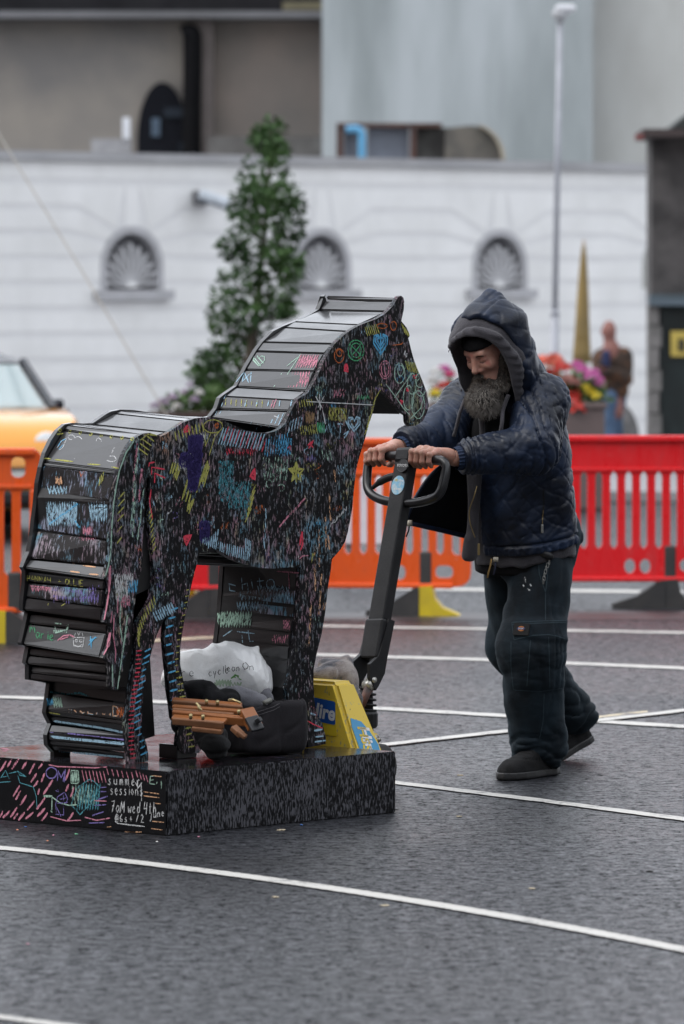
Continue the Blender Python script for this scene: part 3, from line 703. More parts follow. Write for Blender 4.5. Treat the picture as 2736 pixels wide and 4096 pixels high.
barrier('red plastic barrier to the right of the hooded man', gp(2215, 29.0), R(1), M_RED, feet=(.64, 1.7), yel=False, L=2.0)
barrier('red plastic barrier seen between the legs of the horse', gp(1010, 28.0) - Vector((1.05, 0, 0)), R(2), M_RED, L=1.05, feet=(.30, .80), yel=False)
# white board seen through the orange barrier
wbp = P(1470, 0, 31.5); wb = thing('white_board', 'white board standing behind the orange barrier slats', 'board', (wbp.x, 31.5, 0))
zt, zb_ = P(0, 1915, 31.5).z, P(0, 2178, 31.5).z
MB().box((-.16, 0, zb_), (.14, .03, zt), bev=.01).build('panel', mat('white_board_paint', (.82, .81, .86), .4), wb)
for sx in (-.12, .10): MB().box((sx - .02, .031, 0), (sx + .02, .06, zt - .05)).build('leg', mat('board_leg', (.3, .3, .3), .5), wb)

# ================================================================== HORSE SCULPTURE
HA = G(667, 3345); HC = G(1584, 3251)
HU = (HC - HA).normalized(); HTH = math.atan2(HU.y, HU.x); HV = Vector((-HU.y, HU.x, 0))
PL = (HC - HA).length; PW = 1.07; PH = .205
horse = thing('horse_sculpture', 'black chalk-covered wooden horse sculpture on a low black plinth', 'sculpture', HA, HTH)
HM = Matrix.Translation(HA) @ Matrix.Rotation(HTH, 4, 'Z'); HMI = HM.inverted()
CAMP = Vector((0, 0, CAMZ))
def ray(px, py): return (P(px, py, 10) - CAMP).normalized()
def on_v(px, py, v):
    """pixel -> (u, z) on the upright plane at v of the horse frame"""
    r = ray(px, py); t = (v - (CAMP - HA).dot(HV)) / r.dot(HV); q = HMI @ (CAMP + r * t); return (q.x, q.z)
def on_u(px, py, u):
    r = ray(px, py); t = (u - (CAMP - HA).dot(HU)) / r.dot(HU); q = HMI @ (CAMP + r * t); return (q.y, q.z)
VN, HW = .30, .385; VF = VN + HW; PT = .018
Z1 = lambda x, y: (700 + x * .7015, 1100 + y * .7015)
Z2 = lambda x, y: (x * .6378, 1600 + y * .6378)
Z3 = lambda x, y: (x * .6378, 2300 + y * .6378)
Z4 = lambda x, y: (700 + x * .6378, 2100 + y * .6378)
front = [(1605, 1183), (1613, 1190), (1617, 1205), (1615, 1240), (1605, 1284), (1618, 1300), (1626, 1310), (1635, 1332), (1638, 1346), (1633, 1352), (1640, 1380), (1647, 1409), (1656, 1440), (1668, 1472), (1689, 1521), (1707, 1570), (1715, 1619),
         (1712, 1640), (1703, 1661), (1694, 1680), (1679, 1693), (1660, 1703), (1643, 1705), (1634, 1698), (1629, 1687), (1627, 1661), (1612, 1652), (1598, 1640), (1570, 1605), (1545, 1577), (1524, 1559), (1514, 1570), (1503, 1605), (1493, 1647), (1475, 1696),
         (1461, 1752), (1449, 1790), (1437, 1830), (1429, 1860), (1423, 1893), (1416, 1956), (1409, 2033), (1401, 2080), (1391, 2130), (1381, 2165), (1362, 2198), (1328, 2237), (1322, 2291), (1312, 2349), (1300, 2457), (1287, 2534), (1268, 2610), (1255, 2674), (1254, 2738),
         (1258, 2802), (1268, 2859), (1290, 2897), (1303, 2948), (1303, 2976), (1233, 2990), (1229, 2948), (1210, 2929), (1162, 2923), (1166, 2890), (1169, 2865), (1153, 2802), (1146, 2751), (1162, 2693), (1169, 2642), (1182, 2546),
         (1191, 2470), (1197, 2387), (1201, 2310), (1204, 2268), (1146, 2270), (1095, 2274), (1044, 2272), (987, 2259), (942, 2244), (898, 2221), (869, 2199), (847, 2210), (805, 2205)]
rear = [(797, 2206), (794, 2238), (778, 2289), (762, 2359), (753, 2423), (740, 2467), (730, 2525), (721, 2595), (721, 2657), (733, 2721), (746, 2791), (756, 2861), (775, 2906), (800, 2928), (808, 2950), (809, 2975), (805, 2998), (797, 3011), (753, 3016), (730, 3014), (715, 2998), (709, 2980),
        (713, 2944), (721, 2909), (692, 2874), (686, 2823), (676, 2759), (670, 2683), (662, 2606), (657, 2555), (660, 2510), (667, 2456), (651, 2491), (628, 2536), (612, 2587), (596, 2644), (584, 2708), (577, 2772), (571, 2842), (566, 2893), (574, 2938), (587, 2982), (594, 3021),
        (592, 3046), (517, 3055), (513, 3002), (510, 2957), (501, 2900), (510, 2849), (520, 2785), (526, 2715), (536, 2657), (542, 2606), (545, 2555), (547, 2498), (564, 2466), (587, 2428), (603, 2389), (614, 2338), (618, 2289), (612, 2244), (607, 2190), (600, 2120), (593, 2059), (593, 2008), (597, 1957), (601, 1906)]
tail = [(588, 1915), (584, 1957), (580, 2015), (577, 2085), (571, 2155), (568, 2200), (571, 2238), (564, 2282), (552, 2321), (542, 2397), (533, 2461), (526, 2525), (517, 2575), (507, 2619), (491, 2683), (478, 2721), (468, 2763), (452, 2757), (441, 2746), (441, 2650), (412, 2632), (428, 2600), (440, 2560), (446, 2520), (442, 2497), (417, 2488),
        (428, 2450), (436, 2400), (440, 2345), (436, 2322), (414, 2316), (428, 2282), (440, 2219), (443, 2161), (446, 2085), (453, 2008), (462, 1938), (475, 1881), (486, 1845), (497, 1817), (515, 1785), (536, 1756)]
topn = [(555, 1743), (574, 1734), (600, 1731), (628, 1742), (645, 1744), (663, 1737), (695, 1715), (733, 1689), (778, 1674), (805, 1670), (840, 1669), (880, 1676), (924, 1696), (981, 1721), (1037, 1732), (1075, 1731), (1100, 1725), (1121, 1714), (1142, 1693), (1156, 1661), (1177, 1619), (1191, 1597), (1205, 1587), (1219, 1581), (1233, 1570), (1254, 1535),
        (1275, 1493), (1296, 1444), (1310, 1418), (1324, 1395), (1340, 1374), (1359, 1356), (1380, 1337), (1402, 1321), (1430, 1305), (1458, 1293), (1507, 1275), (1542, 1254), (1570, 1226), (1587, 1198), (1595, 1186)]
NEAR = [on_v(x, y, VN) for x, y in front + rear + tail + topn]
farp = [(1289, 1179), (1270, 1215), (1261, 1237), (1233, 1254), (1184, 1279), (1121, 1303), (1079, 1324), (1037, 1365), (1009, 1403), (970, 1468), (932, 1543), (882, 1577), (865, 1591), (851, 1633), (826, 1665), (770, 1678), (700, 1672), (600, 1652), (520, 1640), (466, 1638), (430, 1645), (408, 1657), (375, 1680), (357, 1692), (320, 1694),
        (274, 1691), (246, 1696), (217, 1721), (191, 1759), (166, 1810), (150, 1868), (137, 1932), (131, 2008), (121, 2085), (115, 2142), (102, 2206), (83, 2250), (76, 2268), (86, 2284), (84, 2330), (77, 2400), (75, 2440), (96, 2450), (86, 2500), (70, 2570), (74, 2580), (99, 2587), (93, 2620), (87, 2650), (99, 2660), (99, 2718), (150, 2726), (183, 2734), (176, 2790), (167, 2849), (175, 2868), (188, 2893),
        (172, 2938), (175, 2979), (201, 3008)]
FAR = [on_v(x, y, VF) for x, y in farp]
M_BLK = mat('black_paint_interior', (.008, .008, .009), .45, (.014, .014, .015), 20, bmp=.2)
def m_fleck(name, colour, dens=.525, gain=1.0, along=(1, 1, 1), base=(.005, .0052, .0065)):
    """wet black chalkboard paint: upright grey flecks, with old chalk colour rubbed in"""
    m, t, bs = nodes_of(name)
    v = coords(t, (185 * along[0], 185 * along[1], 52 * along[2])); vb = coords(t)
    f1 = noise(t, v, 1.0, 3, .6); fb = noise(t, vb, 5, 3, .6)
    dsum = math_n(t, 'ADD', f1.outputs['Fac'], math_n(t, 'MULTIPLY', math_n(t, 'SUBTRACT', fb.outputs['Fac'], .5), .30))
    mask = ramp(t, dsum, [(dens, 0.0), (dens + .06, 1.0)])
    grey = (.10 * gain, .10 * gain, .113 * gain); bs.inputs['Specular IOR Level'].default_value = .3
    if colour:
        hue = noise(t, coords(t, (1, 1, .8)), 6.5, 3, .6, .4)
        pal = ramp(t, hue.outputs['Fac'], [(.28, (.36, .33, .10)), (.36, (.10, .20, .24)), (.43, (.13, .13, .15)), (.49, (.26, .14, .18)), (.54, (.13, .13, .15)), (.60, (.08, .20, .27)), (.66, (.30, .30, .29)), (.73, (.27, .12, .06)), (.80, (.17, .17, .19))])
        amt = noise(t, coords(t, (1, 1, .5)), 9, 4, .65)
        grey = mixc(t, ramp(t, amt.outputs['Fac'], [(.38, 0.0), (.56, .95)]), grey, pal)
        # rubbed-in scribble strokes in two leaning directions
        for k, (rt, sc_, st_) in enumerate(((.30, (52, 52, 3.2), [(.32, (.10, .38, .52)), (.45, (.50, .22, .30)), (.55, (.42, .42, .14)), (.68, (.16, .30, .24))]), (-.22, (44, 44, 2.6), [(.35, (.34, .34, .36)), (.5, (.12, .30, .44)), (.6, (.46, .30, .18)), (.7, (.28, .22, .42))]))):
            sn = noise(t, coords(t, sc_, (0, rt, 0)), 1.0, 3, .6); sw = noise(t, coords(t, (1, 1, .7)), 7 + 2 * k, 3, .6); hu = noise(t, coords(t), 9 - k, 2, .5)
            sm = math_n(t, 'MULTIPLY', ramp(t, sn.outputs['Fac'], [(.50, 0.0), (.72, .8)]), ramp(t, sw.outputs['Fac'], [(.46, 0.0), (.58, .85)]))
            grey = mixc(t, sm, grey, ramp(t, hu.outputs['Fac'], st_))
        # a few bright specks of fresh chalk
        sp = noise(t, coords(t, (170, 170, 70)), 1.0, 2, .5)
        grey = mixc(t, ramp(t, sp.outputs['Fac'], [(.62, 0.0), (.67, .85)]), grey, (.52, .50, .50))
    c = mixc(t, mask, base, grey); t.links.new(c, bs.inputs['Base Color'])
    rr = N(t, 'ShaderNodeMapRange'); rr.inputs['To Min'].default_value = .30; rr.inputs['To Max'].default_value = .75
    t.links.new(mask, rr.inputs['Value']); t.links.new(rr.outputs[0], bs.inputs['Roughness'])
    bump(t, bs, f1.outputs['Fac'], .25, .003); return m
M_PANEL = m_fleck('chalked_panel', True); M_PLR = m_fleck('wet_plinth_side', False, .50, 1.0, (.85, .85, .75), (.004, .0042, .0055)); M_PLL = m_fleck('plinth_chalkboard', False, .66, .5)
def m_slat(name, chalk=0.0, cols=None, seed=0.0):
    m, t, bs = nodes_of(name); v = coords(t, (14, 3, 14)); vo = coords(t)
    g = noise(t, v, 9, 4, .6); dr = noise(t, vo, 210, 2, .5); lo = noise(t, vo, 7, 4)
    c = mixc(t, g.outputs['Fac'], (.005, .005, .006), (.012, .012, .014))
    if chalk > 0:
        mp = coords(t, (60, 160, 28)); n1 = noise(t, mp, 1.0, 3, .65); n2 = noise(t, vo, 6.0 + seed, 4, .6, .5)
        hue = noise(t, vo, 8.5 - seed, 2, .5, .3)
        pal = ramp(t, hue.outputs['Fac'], cols)
        mk = ramp(t, math_n(t, 'ADD', n1.outputs['Fac'], math_n(t, 'MULTIPLY', math_n(t, 'SUBTRACT', n2.outputs['Fac'], .5), 1.0)), [(.60 - chalk, 0.0), (.72 - chalk, .85)])
        c = mixc(t, mk, c, pal)
    t.links.new(c, bs.inputs['Base Color'])
    t.links.new(ramp(t, lo.outputs['Fac'], [(.35, .28), (.65, .48)]), bs.inputs['Roughness'])
    h = math_n(t, 'ADD', math_n(t, 'MULTIPLY', g.outputs['Fac'], .6), math_n(t, 'MULTIPLY', dr.outputs['Fac'], .55))
    bump(t, bs, h, .28, .003); bs.inputs['Coat Weight'].default_value = 1.0; bs.inputs['Coat Roughness'].default_value = .12; return m
BL = [(.3, (.30, .36, .46)), (.45, (.36, .38, .52)), (.55, (.10, .34, .50)), (.7, (.45, .28, .36))]
M_SLAT = m_slat('black_slat'); M_SLATC = m_slat('chalk_smudged_slat', .06, BL, 0.0); M_SLATP = m_slat('pink_smudged_slat', .05, [(.3, (.50, .30, .38)), (.5, (.42, .38, .44)), (.6, (.13, .33, .45)), (.75, (.55, .36, .26))], 1.5)
M_SLATD = m_slat('lightly_chalked_slat', -.03, BL, 2.2)
my_near = lambda u, z, v: Vector((u, v, z))
HPARTS = []
def hpart(mb, name, m, smooth=False):
    o = mb.build(name, m, horse, smooth); HPARTS.append(o); return o
near_o = hpart(MB().prism([NEAR], my_near, VN, VN + PT), 'near_side_panel', M_PANEL); near_o.name = 'side_panel'
near_o['label'] = 'near side panel covered in colourful chalk drawings'
i0 = front.index((1605, 1183)); nfront = [on_v(x, y, VN) for x, y in front]; nrear = [on_v(x, y, VN) for x, y in rear]
legs = nrear[:rear.index((592, 3046)) + 1]
farpoly = FAR + [(FAR[-1][0], PH), (legs[-1][0], PH)] + legs[::-1] + nfront[::-1]
hpart(MB().prism([farpoly], my_near, VF - PT, VF), 'side_panel', M_SLAT)
# slats: pairs of (far, near) joints in photo pixels
def slat(f0, n0, f1, n1, m=None, inset=.004, th=.016, gap=.0025):
    v0, v1 = VN + PT + .0006, VF - PT - .0006
    a0, a1 = Vector(on_v(*n0, VN)), Vector(on_v(*n1, VN)); b0, b1 = Vector(on_v(*f0, VF)), Vector(on_v(*f1, VF))
    vs = []
    for (p, q, v) in ((a0, a1, v0), (b0, b1, v1)):
        d = (q - p); L = max(d.length, 1e-4); d = d / L; nr = Vector((-d.y, d.x))        # inward normal for a profile walked front to rear
        p2, q2 = p + d * gap, q - d * gap
        for w in (p2 + nr * inset, q2 + nr * inset, q2 + nr * (inset + th), p2 + nr * (inset + th)): vs.append((w.x, v, w.y))
    bm = bmesh.new(); bv = [bm.verts.new(v) for v in vs]
    for f in ((0, 1, 2, 3), (7, 6, 5, 4), (0, 4, 5, 1), (1, 5, 6, 2), (2, 6, 7, 3), (3, 7, 4, 0)): bm.faces.new([bv[i] for i in f])
    bmesh.ops.bevel(bm, geom=bm.edges[:], offset=min(.0035, L * .2), segments=2, affect='EDGES')
    o = bm_obj('slat', bm, m or M_SLAT, horse); HPARTS.append(o); return o
def run(Z, rows, mats=None, **k):
    for i in range(len(rows) - 1):
        (fx0, fy0, nx0, ny0), (fx1, fy1, nx1, ny1) = rows[i], rows[i + 1]
        slat(Z(fx0, fy0), Z(nx0, ny0), Z(fx1, fy1), Z(nx1, ny1), mats[i] if mats else None, **k)
run(Z1, [(838, 112, 1284, 118), (834, 140, 1264, 142), (800, 196, 1220, 204), (660, 260, 1062, 277), (600, 293, 1002, 315), (480, 376, 918, 386), (440, 430, 868, 442), (378, 536, 808, 546), (327, 634, 766, 658), (256, 686, 692, 708), (222, 760, 662, 772), (178, 808, 612, 868)],
    [M_SLAT] * 5 + [M_SLATD, M_SLATD, M_SLATD, M_SLAT, M_SLATD, M_SLATD])
run(Z2, [(1290, 100, 1568, 185), (1100, 92, 1460, 146), (950, 76, 1340, 110), (730, 60, 1250, 112), (690, 78, 1185, 124), (560, 147, 1062, 195), (430, 144, 990, 222), (392, 150, 925, 206), (372, 184, 852, 236), (250, 384, 744, 440), (240, 408, 738, 462), (222, 578, 706, 632), (213, 617, 701, 667), (203, 815, 693, 880), (163, 990, 684, 1040), (124, 1046, 650, 1117)],
    [M_SLAT] * 8 + [M_SLATD, M_SLAT, M_SLATC, M_SLAT, M_SLATC, M_SLATP, M_SLATD])
run(Z2, [(140, 1075, 672, 1130), (146, 1142, 664, 1190), (132, 1235, 656, 1300), (119, 1318, 652, 1388)], [M_SLAT, M_SLATP, M_SLATD])
run(Z2, [(160, 1335, 690, 1405), (148, 1400, 684, 1460), (113, 1533, 640, 1614)], [M_SLAT, M_SLATD])
run(Z3, [(158, 452, 694, 520), (150, 500, 690, 560), (137, 556, 684, 618)]); run(Z3, [(172, 562, 694, 626), (160, 610, 692, 668), (157, 656, 690, 712)])
run(Z3, [(300, 660, 820, 700), (298, 732, 806, 806), (266, 848, 790, 912), (282, 888, 786, 942), (296, 928, 798, 1000), (272, 985, 802, 1050), (274, 1040, 803, 1085), (285, 1072, 806, 1120), (314, 1108, 812, 1170)],
    [M_SLAT, M_SLATD, M_SLAT, M_SLAT, M_SLAT, M_SLAT, M_SLAT, M_SLAT])
# front-leg slats (face backwards, so walked upward)
fl = [(290, 252, 792, 266), (286, 368, 786, 404), (272, 455, 779, 512), (268, 540, 770, 588), (258, 628, 752, 676), (246, 715, 742, 762), (240, 792, 736, 850), (236, 900, 730, 942), (232, 1012, 706, 1034), (250, 1130, 716, 1132), (262, 1288, 726, 1290)]
fl = fl[::-1]
for i in range(len(fl) - 1):
    (fx0, fy0, nx0, ny0), (fx1, fy1, nx1, ny1) = fl[i], fl[i + 1]
    slat(Z4(fx0, fy0), Z4(nx0, ny0), Z4(fx1, fy1), Z4(nx1, ny1), [M_SLAT, M_SLAT, M_SLAT, M_SLAT, M_SLAT, M_SLATD, M_SLATD, M_SLATC, M_SLATC, M_SLATD][i], inset=-.014)
# belly boards, jaw board, black core seen through the cut-outs
def core(poly, v0=VN + PT + .001, v1=VF - PT - .001, nm='inner_core', m=M_BLK): return hpart(MB().prism([poly], my_near, v0, v1), nm, m)
bl = [on_v(x, y, VN) for x, y in ((1200, 2262), (1095, 2262), (987, 2250), (898, 2215), (800, 2206))]
for a, b in zip(bl[:-1], bl[1:]):
    hpart(MB().box((b[0] + .003, VN + PT + .001, max(a[1], b[1]) - .010), (a[0] - .003, VF - PT - .001, max(a[1], b[1]) + .006), bev=.003), 'belly_board', M_SLAT)
jw = [on_v(x, y, VN) for x, y in ((1622, 1668), (1520, 1570), (1480, 1668))]
core([(jw[0][0] - .01, jw[0][1] + .01), (jw[1][0] + .005, jw[1][1] + .05), (jw[1][0] + .03, jw[1][1] + .05), (jw[0][0] + .01, jw[0][1] + .06)], nm='jaw_board')
chest = [on_v(x, y, VN) for x, y in ((1484, 1640), (1460, 1745), (1420, 1890), (1406, 2030), (1385, 2140), (1326, 2232), (1308, 2350), (1284, 2530), (1262, 2620), (1250, 2740))]
for a, b in zip(chest[:-1], chest[1:]):
    d = Vector((b[0] - a[0], b[1] - a[1])).normalized() * .003
    hpart(MB().prism([[(a[0] + d.x - .004, a[1] + d.y), (b[0] - d.x - .004, b[1] - d.y), (b[0] - d.x - .02, b[1] - d.y), (a[0] + d.x - .02, a[1] + d.y)]], my_near, VN + PT + .001, VF - PT - .001), 'slat', M_SLAT)
core([on_v(x, y, VN) for x, y in ((640, 1760), (700, 1730), (730, 2250), (690, 2420), (640, 2480), (625, 2350), (560, 2380), (520, 2600), (470, 2700), (460, 2000), (520, 1820))])
core([on_v(x, y, VN) for x, y in ((640, 2470), (675, 2470), (690, 2700), (705, 2950), (560, 3000), (540, 2800), (560, 2560))], VN + .10)
core([(p[0] + .004 + dx, p[1]) for dx, seq in ((0, 1), (.02, -1)) for p in [on_v(x, y, VN) for x, y in ((1204, 2262), (1197, 2387), (1182, 2546), (1162, 2693), (1149, 2751), (1156, 2802), (1166, 2915))][::seq]], nm='leg_backing')
hb = [on_v(x, y, VN) for x, y in ((712, 2990), (800, 3008))]
hpart(MB().box((hb[0][0], VN + .004, PH + .0005), (hb[1][0] - .01, VN + .09, hb[1][1] + .03), bev=.003), 'hoof_block', M_SLAT)
hf = [on_v(x, y, VN) for x, y in ((1162, 2920), (1228, 2960))]
hpart(MB().box((hf[0][0], VN + PT + .001, PH + .0005), (hf[1][0], VF - PT - .001, hf[0][1]), bev=.003), 'foot_block', M_BLK)
# plinth
def m_top():
    m, t, bs = nodes_of('wet_plinth_top'); v = coords(t); g = noise(t, coords(t, (40, 9, 1)), 1, 4, .6); w = noise(t, v, 5, 3); hue = noise(t, v, 7, 2)
    mk = ramp(t, noise(t, coords(t, (130, 40, 1)), 1, 3).outputs['Fac'], [(.60, 0.0), (.68, .5)])
    pal = ramp(t, hue.outputs['Fac'], [(.35, (.05, .25, .12)), (.5, (.3, .1, .2)), (.6, (.1, .15, .3)), (.7, (.35, .2, .05))])
    t.links.new(mixc(t, mk, (.012, .012, .014), pal), bs.inputs['Base Color'])
    t.links.new(ramp(t, w.outputs['Fac'], [(.3, .08), (.7, .24)]), bs.inputs['Roughness']); bump(t, bs, g.outputs['Fac'], .12, .004); return m
bm = bmesh.new(); bmesh.ops.create_cube(bm, size=1)
for v in bm.verts: v.co = Vector(((v.co.x + .5) * PL, (v.co.y + .5) * PW, (v.co.z + .5) * PH))
bmesh.ops.bevel(bm, geom=bm.edges[:], offset=.004, segments=2, affect='EDGES')
bmesh.ops.recalc_face_normals(bm, faces=bm.faces[:])
for f in bm.faces:
    n = f.normal; f.material_index = 2 if n.z > .7 else (1 if n.x < -.7 else 0)
pl = bm_obj('plinth', bm, [M_PLR, M_PLL, m_top()], horse); HPARTS.append(pl); pl['label'] = 'low square black plinth with chalk writing on its left face'

# ------------------------------------------------------------------ chalk drawing
def bvh_of(objs):
    vs, fs = [], []
    for o in objs:
        M = world_of(o); b = len(vs); vs += [M @ v.co for v in o.data.vertices]; fs += [[b + i for i in p.vertices] for p in o.data.polygons]
    return BVHTree.FromPolygons(vs, fs)
HBVH = bvh_of(HPARTS)
def m_chalk(name, c, cover=.50, sc=(170, 170, 60)):
    if name in MATS: return MATS[name]
    m, t, bs = nodes_of(name); n1 = noise(t, coords(t, sc), 1.0, 3, .65)
    bs.inputs['Base Color'].default_value = (*c, 1); bs.inputs['Roughness'].default_value = .95; bs.inputs['Specular IOR Level'].default_value = .1
    t.links.new(ramp(t, n1.outputs['Fac'], [(cover - .13, 0.0), (cover, .95)]), bs.inputs['Alpha']); MATS[name] = m; return m
CK = {'yellow': (.44, .43, .12), 'blue': (.12, .42, .68), 'lblue': (.36, .55, .68), 'red': (.70, .07, .11), 'pink': (.62, .25, .33), 'white': (.62, .63, .64), 'green': (.10, .40, .20), 'mint': (.40, .58, .48),
      'purple': (.22, .18, .45), 'dpurple': (.045, .035, .13), 'orange': (.45, .13, .05), 'brown': (.28, .18, .10), 'teal': (.10, .32, .38), 'peach': (.72, .42, .25)}
def fill_gaps(pts, step=9):
    out = [pts[0]]
    for a, b in zip(pts[:-1], pts[1:]):
        n = max(1, int(math.hypot(b[0] - a[0], b[1] - a[1]) / step))
        for k in range(1, n + 1): out.append((a[0] + (b[0] - a[0]) * k / n, a[1] + (b[1] - a[1]) * k / n))
    return out
def draw(strokes, col, w=4.0, parent=None, bvh=None, m=None, name='chalk_mark', jit=1.0, seed=1, lift=.0013, cover=.46, label=None):
    """lay flat chalk strokes (photo pixels) on whatever surface they meet"""
    rnd = random.Random(seed * 977 + len(strokes)); vs, fs = [], []; bv = bvh or HBVH
    for st in strokes:
        pts = fill_gaps([(x + rnd.uniform(-jit, jit), y + rnd.uniform(-jit, jit)) for x, y in st]); last = None; seg = []
        segs = []
        for x, y in pts:
            h = bv.ray_cast(CAMP, ray(x, y))
            if h[0] is None: continue
            if last is not None and (h[0] - last).length > .05: segs.append(seg); seg = []
            n = h[1] if h[1].dot(CAMP - h[0]) > 0 else -h[1]
            seg.append((h[0] + n * lift, n)); last = h[0]
        segs.append(seg)
        for sg in segs:
            if len(sg) < 2: continue
            b = len(vs); s = FPX / sg[0][0].y
            for i, (p, n) in enumerate(sg):
                tg = (sg[min(i + 1, len(sg) - 1)][0] - sg[max(i - 1, 0)][0]); sd = n.cross(tg)
                if sd.length < 1e-9: sd = Vector((1, 0, 0))
                sd = sd.normalized() * (w * 1.18 / s / 2) * rnd.uniform(.75, 1.2) * (.6 if i in (0, len(sg) - 1) else 1)
                vs += [p + sd, p - sd]
            for i in range(len(sg) - 1): fs.append((b + 2 * i, b + 2 * i + 1, b + 2 * i + 3, b + 2 * i + 2))
    if not fs: return None
    o = mesh(name, vs, fs, m or m_chalk('chalk_%s_%d' % (col, int(cover * 100)), CK[col], cover), parent or near_o, False, True)
    if label: o['label'] = label
    if len(strokes) > 1: o['kind'] = 'stuff'
    return o
def hatch(p0, p1, n, d, L=None):
    """n parallel strokes from p0 to p1, each going along d"""
    return [[(p0[0] + (p1[0] - p0[0]) * i / max(1, n - 1), p0[1] + (p1[1] - p0[1]) * i / max(1, n - 1)), (p0[0] + (p1[0] - p0[0]) * i / max(1, n - 1) + d[0], p0[1] + (p1[1] - p0[1]) * i / max(1, n - 1) + d[1])] for i in range(n)]
def along(path, n, d):
    """n strokes spread along a polyline"""
    ls = [math.hypot(b[0] - a[0], b[1] - a[1]) for a, b in zip(path[:-1], path[1:])]; T = sum(ls); out = []
    for i in range(n):
        t = T * i / max(1, n - 1); k = 0
        while k < len(ls) - 1 and t > ls[k]: t -= ls[k]; k += 1
        f = min(1, t / ls[k]); x = path[k][0] + (path[k + 1][0] - path[k][0]) * f; y = path[k][1] + (path[k + 1][1] - path[k][1]) * f; out.append([(x, y), (x + d[0], y + d[1])])
    return out
def scrib(x0, y0, x1, y1, n, tilt=0):
    """zig-zag that fills a patch"""
    return [[(x0 + (x1 - x0) * i / n + (tilt if i % 2 else 0), y0 if i % 2 == 0 else y1) for i in range(n + 1)]]
def ring(cx, cy, rx, ry, n=14): return [(cx + rx * math.cos(2 * PI * k / n), cy + ry * math.sin(2 * PI * k / n)) for k in range(n + 1)]
def heart(cx, cy, w, h): return [(cx, cy + h * .5), (cx - w * .45, cy - h * .05), (cx - w * .42, cy - h * .4), (cx - w * .15, cy - h * .45), (cx, cy - h * .2), (cx + w * .18, cy - h * .47), (cx + w * .45, cy - h * .38), (cx + w * .45, cy - h * .02), (cx, cy + h * .5)]
z1s = lambda L: [[Z1(*p) for p in s] for s in L]; z2s = lambda L: [[Z2(*p) for p in s] for s in L]; z3s = lambda L: [[Z3(*p) for p in s] for s in L]; z4s = lambda L: [[Z4(*p) for p in s] for s in L]
# head and neck
draw(z1s([heart(1170, 395, 85, 120), heart(1170, 385, 60, 80), heart(1170, 380, 36, 50), [(1170, 330), (1172, 460)]]), 'blue', 6)
draw(z1s(hatch((1080, 295), (1145, 280), 7, (18, 55))), 'yellow', 4); draw(z1s(hatch((1290, 275), (1335, 330), 6, (18, 55))), 'yellow', 4); draw(z1s(hatch((1310, 490), (1365, 500), 7, (22, 62))), 'yellow', 4)
draw(z1s([ring(1030, 430, 45, 60), ring(1030, 430, 30, 42), [(1000, 400), (1060, 460)], [(1005, 460), (1060, 395)]]), 'green', 4); draw(z1s([ring(935, 460, 28, 40), ring(935, 445, 15, 20)]), 'orange', 4)
draw(z1s([ring(1245, 290, 17, 26), ring(1180, 290, 30, 14), [(1240, 400), (1290, 395), (1300, 385)]]), 'orange', 4); draw(z1s([ring(1197, 540, 32, 52), ring(1197, 540, 22, 38), [(1190, 500), (1200, 580)]]), 'pink', 4, cover=.52)
draw(z1s([ring(1280, 560, 30, 58), ring(1285, 545, 16, 30), ring(1400, 640, 30, 50), ring(1350, 620, 26, 60), ring(1330, 700, 30, 70), ring(1385, 740, 36, 80), ring(1395, 600, 25, 40), [(1200, 620), (1260, 700), (1300, 760), (1340, 800)], [(1350, 560), (1290, 640), (1250, 700)], [(1340, 820), (1400, 760), (1420, 690)]]), 'mint', 3.4)
draw(z1s([[(1355, 575), (1380, 570)], [(1360, 585), (1372, 590)], [(1318, 645), (1335, 655)], [(1318, 655), (1330, 662)], [(1280, 715), (1300, 725)], [(1284, 728), (1294, 735)]]), 'red', 9, cover=.35)
draw(z1s([[(972, 505), (965, 545), (985, 550), (976, 505)], [(970, 530), (980, 545)]]), 'red', 9, cover=.35); draw(z1s([[(1312, 430), (1308, 450), (1318, 470)], [(1320, 445), (1320, 465)]]), 'white', 7)
draw(z1s([[(745, 722), (1130, 740)]]), 'white', 3, cover=.40); draw(z1s([[(800, 690), (840, 760)], [(850, 690), (815, 755)], [(822, 680), (828, 770)], [(840, 770), (855, 850)], [(815, 770), (812, 830)]]), 'white', 4)
draw(z1s(hatch((705, 715), (775, 705), 6, (8, 40))), 'yellow', 4); draw(z1s(hatch((880, 750), (975, 760), 12, (-4, 78))), 'yellow', 4, cover=.52); draw(z1s(hatch((712, 860), (800, 850), 9, (10, 55))), 'yellow', 4, cover=.52)
draw(z1s(along([(1170, 655), (1145, 700), (1125, 780), (1095, 880)], 13, (-18, 30))), 'yellow', 4); draw(z1s([heart(1020, 850, 75, 85), heart(1020, 845, 50, 55), [(925, 850), (955, 850)], [(940, 850), (942, 900)], [(960, 910), (990, 890), (965, 930)], [(970, 830), (995, 880)]]), 'lblue', 6)
draw(z1s(scrib(810, 840, 850, 900, 9)), 'green', 5, cover=.5); draw(z1s(scrib(1030, 685, 1105, 710, 9)), 'green', 4, cover=.54); draw(z1s(scrib(745, 780, 790, 845, 10)), 'brown', 7, cover=.5)
draw(z1s([[(640, 985), (660, 975), (655, 1000)], [(755, 970), (790, 945), (760, 990)], [(770, 960), (785, 985)]]), 'red', 6, cover=.42); draw(z1s([[(425, 1150), (455, 1105), (455, 1165), (430, 1150)], [(440, 1145), (450, 1155)], [(440, 1130), (450, 1140)]]), 'red', 9, cover=.36)
star = []
for k in range(11): a = -PI / 2 + 2 * PI * k / 10; r_ = 62 if k % 2 == 0 else 25; star.append((690 + r_ * .72 * math.cos(a), 1125 + r_ * math.sin(a)))
